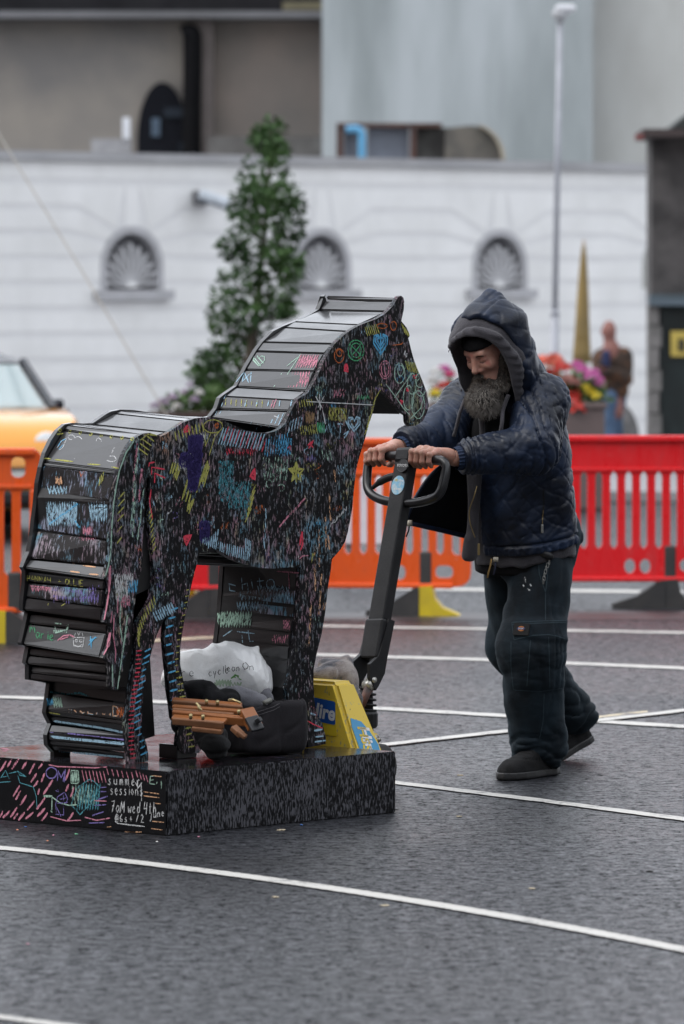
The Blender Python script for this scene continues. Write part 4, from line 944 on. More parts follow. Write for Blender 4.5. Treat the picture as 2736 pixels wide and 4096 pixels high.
draw(z1s([star, [(690, 1070), (690, 1190)], [(655, 1110), (725, 1140)], [(665, 1160), (715, 1100)], [(675, 1090), (700, 1170)]]), 'yellow', 7, cover=.44)
# back edge hatching
draw(z1s(hatch((275, 870), (510, 905), 15, (-32, 95))), 'lblue', 5, cover=.47); draw(z1s(hatch((305, 865), (520, 930), 8, (-28, 80))), 'red', 4, cover=.48)
draw(z1s(hatch((520, 930), (640, 900), 9, (-10, 110))), 'blue', 5, cover=.56); draw(z1s(scrib(290, 985, 450, 1030, 22)), 'red', 4, cover=.60); draw(z1s(hatch((660, 830), (725, 800), 5, (-14, 70))), 'lblue', 5, cover=.53)
draw(z2s(hatch((1095, 195), (1265, 140), 9, (10, 60))), 'yellow', 5); draw(z2s([[(1150, 190), (1175, 160), (1185, 195), (1150, 200)], [(1160, 185), (1175, 180)]]), 'red', 9, cover=.36)
draw(z2s([ring(1335, 165, 60, 42), [(1285, 200), (1285, 290), (1320, 210)], [(1380, 190), (1345, 230), (1310, 350)]]), 'yellow', 3.5); draw(z2s([ring(1358, 160, 9, 14)]), 'orange', 6)
draw(z2s(scrib(1140, 330, 1270, 420, 30, -25) + scrib(1185, 220, 1265, 480, 16, -8) + scrib(1180, 400, 1240, 570, 14)), 'dpurple', 12, cover=.40); draw(z2s(scrib(1255, 760, 1310, 880, 14) + scrib(1258, 770, 1306, 890, 10)), 'dpurple', 11, cover=.40)
draw(z2s(hatch((1300, 380), (1270, 470), 3, (-40, 110)) + hatch((1175, 500), (1165, 540), 3, (-25, 90)) + hatch((1215, 620), (1190, 640), 3, (-20, 60)) + hatch((1085, 390), (1115, 395), 3, (-20, 70))), 'yellow', 7, cover=.45)
draw(z1s(hatch((15, 1070), (30, 1090), 3, (-25, 80)) + hatch((70, 1180), (100, 1280), 4, (-22, 80)) + hatch((460, 1195), (435, 1330), 5, (-36, 80)) + hatch((185, 1060), (195, 1090), 3, (-35, 120))), 'yellow', 6, cover=.46)
draw(z2s([[(930, 420), (935, 395), (968, 390)], [(950, 470), (950, 420), (1030, 435)], [(968, 520), (970, 460), (1035, 490)], [(945, 560), (935, 640), (955, 750)]]), 'red', 5, cover=.42)
draw(z2s(along([(905, 215), (880, 255), (865, 300)], 4, (60, 45)) + hatch((740, 620), (735, 760), 4, (40, -45)) + hatch((735, 760), (730, 900), 3, (30, -40))), 'yellow', 5); draw(z2s([[(940, 210), (985, 225)], [(880, 250), (925, 215), (980, 225)]]), 'yellow', 5)
draw(z2s([[(840, 250), (790, 330), (748, 440), (728, 530), (712, 640), (703, 760), (697, 880), (692, 970), (672, 1060), (655, 1112)]]), 'mint', 6, cover=.47)
draw(z2s([[(690, 1040), (688, 1190), (668, 1310), (655, 1380)], [(694, 1460), (680, 1540), (650, 1600)], [(686, 1050), (682, 1200)], [(690, 1460), (672, 1550)]]), 'pink', 7, cover=.40)
draw(z3s([[(715, 240), (710, 380), (725, 480), (720, 560)], [(700, 230), (695, 300)], [(740, 130), (735, 240)]]), 'pink', 5, cover=.50); draw(z3s([[(760, 100), (750, 300), (765, 420)], [(800, 250), (770, 450), (745, 650), (735, 715)], [(795, 320), (780, 420), (755, 560)], [(705, 700), (702, 560)]]), 'mint', 5, cover=.47)
draw(z2s(scrib(720, 1090, 830, 1180, 16) + scrib(725, 1170, 800, 1260, 12)), 'white', 7, cover=.55); draw(z2s(scrib(800, 1130, 860, 1210, 8)), 'blue', 6, cover=.52); draw(z2s(scrib(755, 1220, 810, 1300, 9)), 'pink', 7, cover=.56)
draw(z2s([[(870, 280), (850, 480), (840, 700), (830, 860)], [(850, 400), (835, 600), (822, 800)], [(900, 560), (880, 720), (860, 880)]]), 'mint', 8, cover=.57); draw(z2s([[(862, 270), (845, 420), (832, 640)], [(888, 430), (868, 640)]]), 'pink', 10, cover=.58)
# hind-leg borders
draw(z2s(along([(960, 1230), (900, 1320), (862, 1420), (860, 1500)], 13, (14, 55))), 'yellow', 5); draw(z3s(along([(852, 478), (845, 620), (815, 790), (805, 920), (805, 1060), (815, 1150)], 26, (34, -4))), 'red', 5, cover=.44)
draw(z3s(along([(905, 480), (880, 640), (848, 760), (838, 880), (840, 960), (880, 1060), (880, 1130)], 17, (42, -22))), 'blue', 6, cover=.45); draw(z3s(along([(1070, 220), (1040, 320), (1030, 440), (1050, 560), (1060, 680), (1070, 800), (1085, 900)], 13, (46, -14))), 'blue', 7, cover=.45)
draw(z2s(hatch((960, 1330), (1070, 1270), 9, (26, 60))), 'lblue', 7, cover=.48); draw(z3s(along([(1168, 95), (1140, 260), (1110, 400), (1095, 560), (1110, 700), (1140, 830), (1160, 980), (1180, 1080)], 26, (38, -8))), 'yellow', 6, cover=.47)
draw(z2s(hatch((950, 680), (975, 920), 9, (-24, 45))), 'yellow', 5); draw(z2s([[(1150, 855), (1200, 850), (1168, 910), (1150, 855)], [(1160, 865), (1185, 865)], [(1165, 880), (1178, 880)]]), 'red', 9, cover=.34)
draw(z2s(hatch((1270, 900), (1400, 960), 12, (6, -60)) + hatch((1420, 970), (1560, 1010), 12, (6, -70))), 'lblue', 5, cover=.47); draw(z4s(hatch((440, 170), (470, 190), 4, (2, -90))), 'lblue', 5, cover=.5)
draw(z4s([[(780, 210), (800, 195), (835, 192)], [(640, 290), (780, 302)], [(715, 300), (720, 400)]]), 'pink', 5, cover=.46); draw(z4s([[(795, 40), (800, 120), (785, 160)], [(790, 60), (782, 130)]]), 'red', 8, cover=.46)
draw(z4s([[(750, 1205), (785, 1215), (768, 1275), (752, 1210)], [(760, 1220), (775, 1225)], [(762, 1238), (772, 1240)]]), 'red', 9, cover=.32); draw(z4s([[(830, 1230), (870, 1250), (925, 1275)]]), 'red', 4, cover=.46)
draw(z4s(hatch((880, 1330), (875, 1360), 2, (68, -8)) + [[(870, 1290), (940, 1280)], [(740, 1160), (800, 1150)], [(750, 1185), (790, 1180)], [(780, 1100), (770, 1140)], [(850, 1180), (900, 1195)], [(800, 1290), (815, 1275)]]), 'lblue', 7, cover=.44)
draw(z1s([[(855, 1380), (860, 1568)], [(880, 1240), (885, 1400)], [(905, 1110), (915, 1180)], [(870, 1480), (880, 1565)]]), 'peach', 8, cover=.58); draw(z4s([[(900, 30), (905, 260)], [(870, 120), (880, 420)], [(920, 300), (900, 560)], [(850, 480), (840, 760)]]), 'peach', 9, cover=.60)
draw(z1s([[(590, 1440), (640, 1380), (700, 1320), (740, 1270)]]), 'pink', 7, cover=.56); draw(z1s(hatch((515, 1330), (505, 1500), 4, (4, 60)) + hatch((190, 1560), (240, 1510), 5, (4, -60))), 'lblue', 6, cover=.52)
draw(z1s(scrib(250, 1060, 330, 1290, 20) + scrib(300, 1180, 430, 1330, 20)), 'teal', 9, cover=.60); draw(z1s(scrib(500, 1040, 640, 1180, 16)), 'mint', 7, cover=.64); draw(z1s(scrib(590, 930, 660, 1030, 10)), 'blue', 8, cover=.60)
# slats of the neck
draw(z1s([heart(480, 490, 70, 60), [(450, 470), (490, 520)], [(470, 465), (505, 505)]]), 'mint', 4, horse); draw(z1s(scrib(690, 530, 800, 455, 16, 25) + scrib(645, 640, 755, 550, 14, 20)), 'pink', 5, horse, cover=.52)
draw(z1s([[(620, 600), (720, 450)], [(565, 640), (615, 550)], [(640, 520), (700, 470)]]), 'mint', 4, horse); draw(z1s([[(350, 610), (395, 555), (385, 610), (435, 555), (430, 620)], [(400, 560), (420, 615)]]), 'lblue', 4, horse)
draw(z1s(hatch((265, 750), (280, 705), 2, (8, -20)) + hatch((400, 750), (660, 750), 5, (6, -34))), 'lblue', 5, horse, cover=.48); draw(z1s(hatch((292, 705), (500, 715), 8, (-3, 40))), 'yellow', 4, horse, cover=.52); draw(z1s(hatch((545, 765), (560, 760), 2, (18, -50))), 'pink', 5, horse, cover=.48)
draw(z1s(hatch((230, 800), (300, 790), 4, (10, -20)) + hatch((420, 860), (460, 800), 3, (20, -20)) + hatch((460, 880), (590, 860), 6, (30, -70))), 'lblue', 4, horse, cover=.5); draw(z1s([[(510, 790), (540, 880)], [(520, 870), (560, 800), (600, 820)]]), 'white', 3, horse, cover=.5)
# slats of the rump and tail
draw(z2s([ring(375 + 65 * i, 190 + 8 * i, 8, 10, 8) for i in range(8)]), 'yellow', 4, horse); draw(z2s([[(345, 215), (400, 210)], [(272, 365), (320, 372)], [(345, 376), (460, 388)], [(550, 402), (630, 408)], [(700, 420), (745, 428)]]), 'yellow', 5, horse)
draw(z2s([ring(450, 235, 20, 14), ring(490, 250, 26, 18), ring(620, 260, 16, 20), [(360, 300), (390, 255), (420, 240), (395, 300), (370, 315)], ring(580, 330, 18, 22), ring(690, 320, 22, 12), ring(700, 370, 30, 18), [(400, 350), (440, 340), (470, 370), (500, 330), (540, 355), (560, 300)], [(520, 300), (560, 270), (600, 290), (650, 300)], [(620, 345), (650, 360), (680, 330), (720, 300)]]), 'white', 3, horse, cover=.5)
draw(z2s([[(365, 290), (385, 260), (415, 245)], [(370, 310), (400, 280)]]), 'blue', 4, horse); draw(z2s(scrib(300, 540, 420, 590, 12, 6) + scrib(290, 640, 480, 790, 26, 10) + scrib(560, 640, 670, 760, 14, 8)), 'lblue', 7, horse, cover=.54)
draw(z2s([[(310, 780), (380, 730), (460, 670), (490, 650)], [(460, 740), (500, 800)], [(270, 970), (330, 900), (390, 850)], [(285, 960), (340, 895)]]), 'blue', 8, horse, cover=.46); draw(z2s(scrib(500, 860, 600, 960, 14, 8) + scrib(520, 790, 580, 860, 8)), 'pink', 7, horse, cover=.57)
draw(z2s(scrib(350, 480, 390, 530, 7)), 'peach', 6, horse, cover=.54); draw(z2s([[(455, 1025), (490, 1035)], [(520, 1040), (600, 1050)], [(440, 1075), (500, 1085)], [(560, 1092), (620, 1098)]]), 'peach', 5, horse, cover=.46); draw(z2s(hatch((630, 480), (650, 450), 3, (-6, 60))), 'yellow', 4, horse)
draw(z2s([[(500, 450), (512, 480), (530, 440)]]), 'orange', 4, horse); draw(z2s(scrib(200, 1170, 320, 1200, 14) + [[(190, 1165), (320, 1180)]]), 'pink', 4, horse, cover=.53); draw(z2s(scrib(330, 1160, 620, 1280, 32, 4)), 'purple', 4, horse, cover=.55)
draw(z2s([[(300, 1290), (320, 1240)], [(510, 1300), (535, 1285)], [(385, 1290), (425, 1270)]]), 'yellow', 4, horse)
draw(z2s(scrib(340, 1410, 430, 1460, 14, -6) + [[(345, 1400), (385, 1405), (380, 1425), (345, 1420), (350, 1460), (420, 1440), (435, 1418)]]), 'mint', 5, horse, cover=.46); draw(z2s([[(360, 1510), (400, 1480), (440, 1475), (470, 1490)], [(380, 1505), (430, 1485)]]), 'pink', 5, horse, cover=.48)
draw(z2s([[(470, 1480), (480, 1440), (495, 1475), (510, 1440), (520, 1480)], [(460, 1490), (530, 1490), (520, 1550), (465, 1540), (460, 1490)], ring(480, 1510, 8, 8, 8), ring(508, 1512, 8, 8, 8), [(470, 1535), (490, 1550), (515, 1535)]]), 'white', 3, horse, cover=.5)
draw(z2s([[(570, 1480), (575, 1560)], [(560, 1510), (610, 1490)], [(555, 1540), (600, 1485)]]), 'blue', 5, horse); draw(z3s([[(340, 915), (480, 935), (640, 960), (770, 985)], [(345, 922), (600, 960), (765, 990)]]), 'lblue', 8, horse, cover=.44); draw(z3s([[(320, 1010), (500, 1030), (780, 1055)], [(330, 1018), (780, 1062)]]), 'lblue', 6, horse, cover=.46)
draw(z3s([[(365, 1105), (560, 1120), (770, 1142)]]), 'lblue', 8, horse, cover=.47); draw(z3s([[(310, 985), (560, 1005), (790, 1035)]]), 'purple', 5, horse, cover=.47); draw(z3s(scrib(295, 775, 335, 815, 7)), 'blue', 6, horse, cover=.46); draw(z3s(scrib(335, 765, 385, 830, 9, 4)), 'mint', 6, horse, cover=.48)
draw(z3s(scrib(735, 830, 775, 890, 8)), 'orange', 6, horse, cover=.5); draw(z3s([[(310, 735), (420, 745), (500, 740), (560, 760)]]), 'teal', 6, horse, cover=.52); draw(z3s([[(300, 862), (380, 872)]]), 'yellow', 4, horse, cover=.5)
draw(z4s(scrib(270, 550, 400, 620, 22) + scrib(280, 545, 480, 640, 24)), 'mint', 7, horse, cover=.52); draw(z4s([[(380, 380), (340, 370), (345, 410), (380, 415)], [(420, 330), (425, 410)], [(425, 375), (455, 365), (460, 410)], [(480, 340), (490, 400)], [(530, 330), (535, 390)], [(510, 355), (560, 350)], ring(600, 370, 25, 30)]), 'lblue', 4, horse, cover=.5)
draw(z4s(scrib(520, 380, 720, 420, 18) + scrib(410, 420, 720, 470, 28) + scrib(390, 480, 580, 540, 20)), 'lblue', 5, horse, cover=.56); draw(z4s(scrib(610, 690, 710, 740, 14) + scrib(680, 590, 720, 660, 7)), 'pink', 5, horse, cover=.56); draw(z4s([[(390, 670), (500, 680)], [(460, 660), (470, 730), (495, 730)], [(300, 700), (360, 660)], [(420, 690), (425, 740)]]), 'lblue', 4, horse, cover=.5)

# everyday scribbles spread over the near panel: too many to count
def inside(pt, poly):
    x, y = pt; c = False; j = len(poly) - 1
    for i in range(len(poly)):
        if (poly[i][1] > y) != (poly[j][1] > y) and x < (poly[j][0] - poly[i][0]) * (y - poly[i][1]) / (poly[j][1] - poly[i][1]) + poly[i][0]: c = not c
        j = i
    return c
rs = random.Random(77); OUTL = front + rear + tail + topn; bucket = {}
for k in range(230):
    x, y = rs.uniform(440, 1700), rs.uniform(1250, 2960)
    if not inside((x, y), OUTL): continue
    col = rs.choice(['lblue', 'pink', 'yellow', 'white', 'mint', 'teal', 'orange', 'peach', 'purple', 'blue', 'white', 'lblue', 'brown']); a = rs.uniform(-.35, .35); n = rs.randint(3, 9); kind = rs.random(); st = []
    if kind < .45:
        L = rs.uniform(14, 46)
        for i in range(n): x0 = x + i * rs.uniform(5, 8); st.append([(x0, y), (x0 - a * L + rs.uniform(-3, 3), y + L * rs.uniform(.7, 1.2))])
    elif kind < .7: st = scrib(x, y, x + rs.uniform(20, 50), y + rs.uniform(16, 50), rs.randint(5, 10), rs.uniform(-8, 8))
    elif kind < .85: st = [[(x + 12 * math.sin(i * .9 + a) + i * 3 * a, y + i * 6) for i in range(n + 3)]]
    else: r_ = rs.uniform(6, 14); st = [ring(x, y, r_, r_ * rs.uniform(.8, 1.5), 10)]
    st = [[q for q in s if inside(q, OUTL)] for s in st]; bucket.setdefault((col, rs.choice((.60, .64, .67))), []).extend([s for s in st if len(s) > 1])
for i, ((col, cv), st) in enumerate(sorted(bucket.items())):
    o = draw(st, col, 4.2, near_o, cover=cv, seed=i, name='chalk_scribble')
    if o: o['kind'] = 'stuff'
# ------------------------------------------------------------------ hand lettering (stroke letters on a 1 x 1 cell, y down)
LET = {'A': [[(0, 1), (.45, 0), (.9, 1)], [(.2, .62), (.72, .62)]], 'D': [[(0, 0), (0, 1), (.5, .95), (.85, .55), (.5, .05), (0, 0)]], 'E': [[(.8, 0), (0, 0), (0, 1), (.8, 1)], [(0, .5), (.6, .5)]], 'H': [[(0, 0), (0, 1)], [(.8, 0), (.8, 1)], [(0, .5), (.8, .5)]],
       'I': [[(.3, 0), (.3, 1)]], 'L': [[(0, 0), (0, 1), (.7, 1)]], 'M': [[(0, 1), (.1, 0), (.45, .7), (.8, 0), (.9, 1)]], 'N': [[(0, 1), (0, 0), (.75, 1), (.75, 0)]], 'O': [[(.45, 0), (.1, .2), (0, .6), (.3, 1), (.75, .85), (.9, .4), (.45, 0)]], 'R': [[(0, 1), (0, 0), (.6, .08), (.65, .4), (0, .5), (.7, 1)]],
       'U': [[(0, 0), (.05, .8), (.4, 1), (.75, .8), (.8, 0)]], 'T': [[(0, 0), (.9, 0)], [(.45, 0), (.45, 1)]], 'Y': [[(0, 0), (.4, .5), (.8, 0)], [(.4, .5), (.4, 1)]], 'S': [[(.8, .1), (.4, 0), (.1, .2), (.7, .7), (.4, 1), (0, .9)]],
       'a': [[(.7, .45), (.3, .4), (.05, .7), (.3, 1), (.7, .7)], [(.7, .4), (.75, 1)]], 'c': [[(.7, .5), (.35, .4), (.05, .7), (.3, 1), (.7, .92)]], 'd': [[(.6, .5), (.2, .45), (.05, .75), (.3, 1), (.65, .75)], [(.65, 0), (.68, 1)]], 'e': [[(.1, .7), (.65, .62), (.45, .4), (.12, .55), (.1, .85), (.4, 1), (.7, .9)]],
       'h': [[(.05, 0), (.05, 1)], [(.05, .6), (.4, .42), (.6, .6), (.6, 1)]], 'i': [[(.25, .42), (.25, 1)], [(.25, .2), (.25, .25)]], 'j': [[(.4, .42), (.4, 1.1), (.15, 1.3), (0, 1.15)], [(.4, .2), (.4, .25)]], 'l': [[(.2, 0), (.25, 1)]], 'm': [[(0, 1), (0, .45), (.25, .45), (.35, 1)], [(.32, .6), (.6, .42), (.7, 1)]],
       'n': [[(0, .45), (.02, 1)], [(.02, .6), (.4, .42), (.6, .6), (.62, 1)]], 'o': [[(.35, .42), (.05, .7), (.35, 1), (.65, .7), (.35, .42)]], 'r': [[(0, .45), (.03, 1)], [(.03, .65), (.3, .45), (.55, .5)]], 's': [[(.6, .5), (.3, .42), (.1, .58), (.55, .82), (.35, 1), (0, .95)]], 't': [[(.3, .1), (.32, 1), (.6, .97)], [(.05, .42), (.6, .4)]],
       'u': [[(0, .45), (.05, .9), (.35, 1), (.6, .8)], [(.62, .45), (.65, 1)]], 'v': [[(0, .45), (.3, 1), (.6, .42)]], 'w': [[(0, .45), (.2, 1), (.4, .6), (.6, 1), (.85, .42)]], 'y': [[(0, .45), (.3, .9)], [(.6, .42), (.2, 1.35)]], '4': [[(.1, 0), (0, .6), (.7, .55)], [(.6, 0), (.6, 1.1)]], '6': [[(.55, 0), (.1, .5), (.1, .9), (.5, 1), (.6, .7), (.15, .6)]],
       '7': [[(0, .05), (.7, 0), (.2, 1)], [(.1, .45), (.6, .45)]], '+': [[(.4, .3), (.4, .9)], [(.1, .6), (.75, .6)]], '2': [[(0, .2), (.35, 0), (.6, .25), (0, 1), (.65, 1)]], '/': [[(0, 1), (.5, 0)]], '@': [[(.6, .3), (.25, .3), (.25, .75), (.6, .7), (.65, .3), (.7, .8)], [(.8, .9), (.3, 1.1), (0, .6), (.3, .05), (.8, .2)]]}
def hand(txt, x, y, w, h, dx=(1.0, 0.0), slant=0.0, space=1.0):
    """letters from (x, y) top left; dx: baseline direction in photo pixels; slant: x shift per height"""
    out = []; L = math.hypot(*dx); ux, uy = dx[0] / L, dx[1] / L; cx = 0.0
    for ch in txt:
        if ch == ' ': cx += w * .6; continue
        for st in LET.get(ch, []):
            out.append([(x + (cx + a * w) * ux - slant * b * h, y + (cx + a * w) * uy + b * h) for a, b in st])
        cx += w * (1.12 if ch not in 'il1I' else .6) * space
    return out
Z6 = lambda x, y: (x * .4464, 3000 + y * .4464)
z6s = lambda L: [[Z6(*p) for p in s] for s in L]
draw(hand('HANNAH', *Z2(170, 1098), 15, 24, (1, .10)) + hand('+', *Z2(365, 1115), 15, 24, (1, .1)) + hand('OLLIE', *Z2(412, 1120), 15, 24, (1, .10)), 'yellow', 3.2, horse, name='chalk_lettering', cover=.43)
draw(hand('M', *Z2(190, 1408), 22, 32, (1, .1)) + hand('arie', *Z2(225, 1430), 20, 40, (1, .16)), 'green', 3.4, horse, name='chalk_lettering', cover=.40)
draw(hand('IReLAND', *Z3(420, 795), 30, 40, (1, .09)), 'peach', 4.2, horse, name='chalk_lettering', cover=.42); draw(hand('IReLAND', *Z3(423, 797), 30, 40, (1, .09)), 'lblue', 2.4, horse, name='chalk_lettering', cover=.52)
draw(hand('HUMAN', *Z1(888, 1412), 17, 17, (1, -1.05), .1, 1.0), 'white', 3.2, near_o, name='chalk_lettering', cover=.36)
# plinth, left face
draw(z6s([ring(463, 205, 48, 50, 18)]) + hand('M', *Z6(515, 185), 36, 40, (1, .05)) + z6s([[(590, 170), (580, 290)], [(575, 230), (568, 285)]]), 'purple', 4.2, pl, name='chalk_lettering', cover=.40)
draw(hand('summer', *Z6(975, 215), 18, 42, (1, .04), .05, 1.15) + hand('sessions', *Z6(990, 305), 16, 42, (1, .03), .0, 1.02) + hand('7aM wed 4th', *Z6(1005, 455), 16.5, 46, (1, .03), .06, 1.0) + hand('@6s+ /2', *Z6(1035, 570), 16.5, 32, (1, .03)) + hand('June'.lower(), *Z6(1345, 545), 14, 32, (1, -.2)), 'white', 3.2, pl, name='chalk_lettering', cover=.38)
draw(z6s([[(1030, 640), (1060, 655), (1160, 672), (1300, 685)], [(1235, 275), (1235, 345), (1275, 290)], [(1240, 340), (1215, 290)], [(1265, 300), (1270, 460)]]), 'white', 3.6, pl, cover=.44)
draw(z6s([[(1350, 235), (1345, 300), (1390, 305)], [(1350, 238), (1390, 232)], [(1345, 270), (1378, 268)], [(1410, 285), (1405, 305)], [(1445, 270), (1450, 345)]]), 'mint', 3.2, pl, cover=.46)
pk = [((0, 195), (60, 100)), ((70, 150), (120, 60)), ((105, 170), (170, 80)), ((200, 170), (255, 75)), ((262, 215), (315, 120)), ((345, 170), (395, 100)), ((280, 290), (330, 210)), ((305, 330), (345, 275)), ((370, 285), (405, 205)), ((590, 270), (625, 170)), ((390, 395), (475, 265)), ((340, 400), (358, 345)), ((120, 415), (180, 320)), ((140, 445), (190, 365)), ((590, 370), (620, 305)), ((635, 420), (665, 335)),
      ((180, 495), (240, 405)), ((245, 540), (310, 460)), ((330, 530), (405, 425)), ((95, 600), (155, 515)), ((0, 600), (30, 545)), ((25, 605), (90, 545)), ((120, 620), (165, 565)), ((165, 630), (222, 558)), ((230, 615), (300, 560)), ((335, 595), (410, 520)), ((375, 635), (430, 560)), ((605, 635), (660, 560)), ((0, 90), (25, 55))]
draw(z6s([[a, ((a[0] + b[0]) / 2 + 2, (a[1] + b[1]) / 2), b] for a, b in pk]), 'pink', 8.5, pl, cover=.48)
draw(z6s([[(440, 130), (520, 148), (700, 155), (850, 160), (960, 150)]] + hatch((735, 180), (930, 190), 7, (24, 105)) + hatch((960, 165), (1180, 200), 6, (16, 60)) + hatch((1220, 185), (1310, 225), 4, (20, 65)) + [[(455, 595), (600, 635), (730, 630)], [(850, 455), (960, 458)], [(760, 602), (870, 628), (990, 610)]]), 'pink', 3.8, pl, cover=.46)
draw(z6s([[(900, 335), (955, 333)], [(900, 370), (955, 374)], [(880, 442), (970, 415)], [(845, 495), (955, 488)], [(830, 585), (930, 552)], [(800, 652), (940, 652)]]), 'purple', 3.8, pl, cover=.46)
draw(z6s([[(640, 180), (705, 188), (710, 290), (690, 300), (640, 295), (640, 180)]] + scrib(645, 190, 705, 290, 10)), 'mint', 3.6, pl, cover=.48)
draw(z6s([[(720, 320), (800, 265), (840, 280), (895, 330), (820, 470), (720, 580), (640, 490), (690, 350), (720, 320)]] + scrib(690, 540, 880, 300, 16, 30)), 'teal', 3.6, pl, cover=.50); draw(z6s(scrib(650, 500, 860, 310, 15, -12) + [[(690, 350), (715, 345), (700, 380), (690, 350)]]), 'mint', 3, pl, cover=.55)
draw(z6s([[(390, 410), (470, 410), (465, 560)], [(395, 418), (465, 420)], [(455, 545), (475, 560)], [(470, 420), (540, 470), (620, 495), (690, 490)]]), 'mint', 4, pl, cover=.46)
draw(z6s([[(580, 380), (520, 420), (500, 490), (510, 560)], [(510, 510), (550, 595)], [(580, 380), (610, 440), (590, 490)], [(540, 440), (600, 430)], [(520, 480), (610, 470)], [(570, 400), (575, 580), (500, 575)], [(500, 360), (530, 380)], [(515, 345), (530, 375)]]), 'purple', 3, pl, cover=.48)
draw(z6s([[(5, 255), (55, 180), (85, 260)], [(0, 290), (100, 283)], [(20, 240), (80, 235)], [(80, 210), (130, 200), (160, 190), (240, 240), (180, 225), (160, 190)], [(160, 230), (180, 290), (300, 330), (330, 420), (335, 520)]]), 'teal', 3, pl, cover=.47)
draw(z6s(hatch((1290, 375), (1290, 410), 2, (140, 18)) + [[(1390, 475), (1440, 480)], [(1370, 640), (1470, 650)], [(1355, 705), (1460, 715)], [(1120, 730), (1270, 735)], [(960, 690), (1000, 686)], [(1360, 230), (1450, 240)]]), 'peach', 3.2, pl, cover=.52)
draw(z3s([[(10, 1100), (60, 1098)], [(0, 1088), (50, 1092)], [(20, 1108), (40, 1106)]]), 'pink', 14, pl, cover=.46); draw(z4s([[(340, 1440), (420, 1436), (480, 1450)], [(350, 1450), (430, 1446)]]), 'green', 6, pl, cover=.44)

# ================================================================== PALLET TRUCK
def HL(u, v, z): return HM @ Vector((u, v, z))
def txt_mesh(body, size, shear=0.0, bold=0.0):
    c = bpy.data.curves.new('lettering', 'FONT'); c.body = body; c.size = size; c.shear = shear; c.offset = bold; c.align_x = 'CENTER'; c.align_y = 'CENTER'; c.resolution_u = 3
    o = bpy.data.objects.new('lettering', c); COL.objects.link(o); bpy.context.view_layer.update()
    me = bpy.data.meshes.new_from_object(o.evaluated_get(bpy.context.evaluated_depsgraph_get())); bpy.data.objects.remove(o); return me
def put_text(body, size, M, m, parent, shear=0.0, bold=0.0, name='lettering', sx=1.0):
    me = txt_mesh(body, size, shear, bold); me.transform(M @ Matrix.Diagonal((sx, 1, 1, 1))); return link(name, me, m, parent)
tr0 = HL(PL + .20, .53, 0)
truck = thing('pallet_truck', 'yellow hand pallet truck with tall black handle beside the plinth', 'pallet truck', tr0, HTH)
def TL(p): return p - Vector((PL + .20, .53, 0))          # horse frame -> truck frame
M_YBODY = mat('scuffed_yellow_paint', (.74, .52, .045), .38, (.62, .45, .05), 4, 6, bmp=.1, bscale=60)
def m_ybody():
    m, t, bs = nodes_of('scuffed_yellow'); v = coords(t, (1, 1, .6)); n1 = noise(t, v, 38, 5, .7); n2 = noise(t, v, 5, 3); n3 = noise(t, v, 90, 3)
    s = ramp(t, math_n(t, 'ADD', n1.outputs['Fac'], math_n(t, 'MULTIPLY', math_n(t, 'SUBTRACT', n2.outputs['Fac'], .5), .5)), [(.585, 0.0), (.64, .7)])
    c = mixc(t, s, mixc(t, n2.outputs['Fac'], (.78, .55, .05), (.70, .50, .06)), (.22, .25, .24)); c = mixc(t, ramp(t, n3.outputs['Fac'], [(.70, 0.0), (.74, 1.0)]), c, (.10, .05, .03))
    t.links.new(c, bs.inputs['Base Color']); bs.inputs['Roughness'].default_value = .35; bump(t, bs, n1.outputs['Fac'], .06, .003); return m
M_YB = m_ybody(); M_IRON = mat('black_steel', (.010, .0105, .012), .38, (.018, .018, .02), 14, bmp=.15, bscale=120, rough2=.5, spec=.35)
u0, u1 = PL + .05, PL + .185
# body: corner line between the two visible faces, top and bottom, in photo pixels
vt, zt_ = on_u(1338, 2728, u0); vb_, zb_ = on_u(1414, 2985, u0); kz = (vb_ - vt) / (zt_ - zb_); vfloor = vt + kz * (zt_ - .06)
vc = .53; top_v, bot_v = vt, vfloor
prof = [(bot_v, .06), (2 * vc - bot_v, .06), (2 * vc - top_v, zt_), (top_v, zt_)]
bm = bmesh.new()
def slab(uu0, uu1t):
    lo = [bm.verts.new(TL(Vector((uu0, v, z)))) for v, z in prof]; hi = []
    for v, z in prof:
        f = (z - .06) / (zt_ - .06); hi.append(bm.verts.new(TL(Vector((u1 + .03 - .065 * f, v, z)))))
    bm.faces.new(lo); bm.faces.new(hi[::-1])
    for i in range(4): bm.faces.new((lo[i], lo[(i + 1) % 4], hi[(i + 1) % 4], hi[i]))
slab(u0, u1); bmesh.ops.bevel(bm, geom=[e for e in bm.edges], offset=.014, segments=3, affect='EDGES')
body = auto_smooth(bm_obj('body', bm, M_YB, truck), 40); body['label'] = 'scuffed yellow steel body with blue hire stickers'
zc = (zt_ + .06) / 2
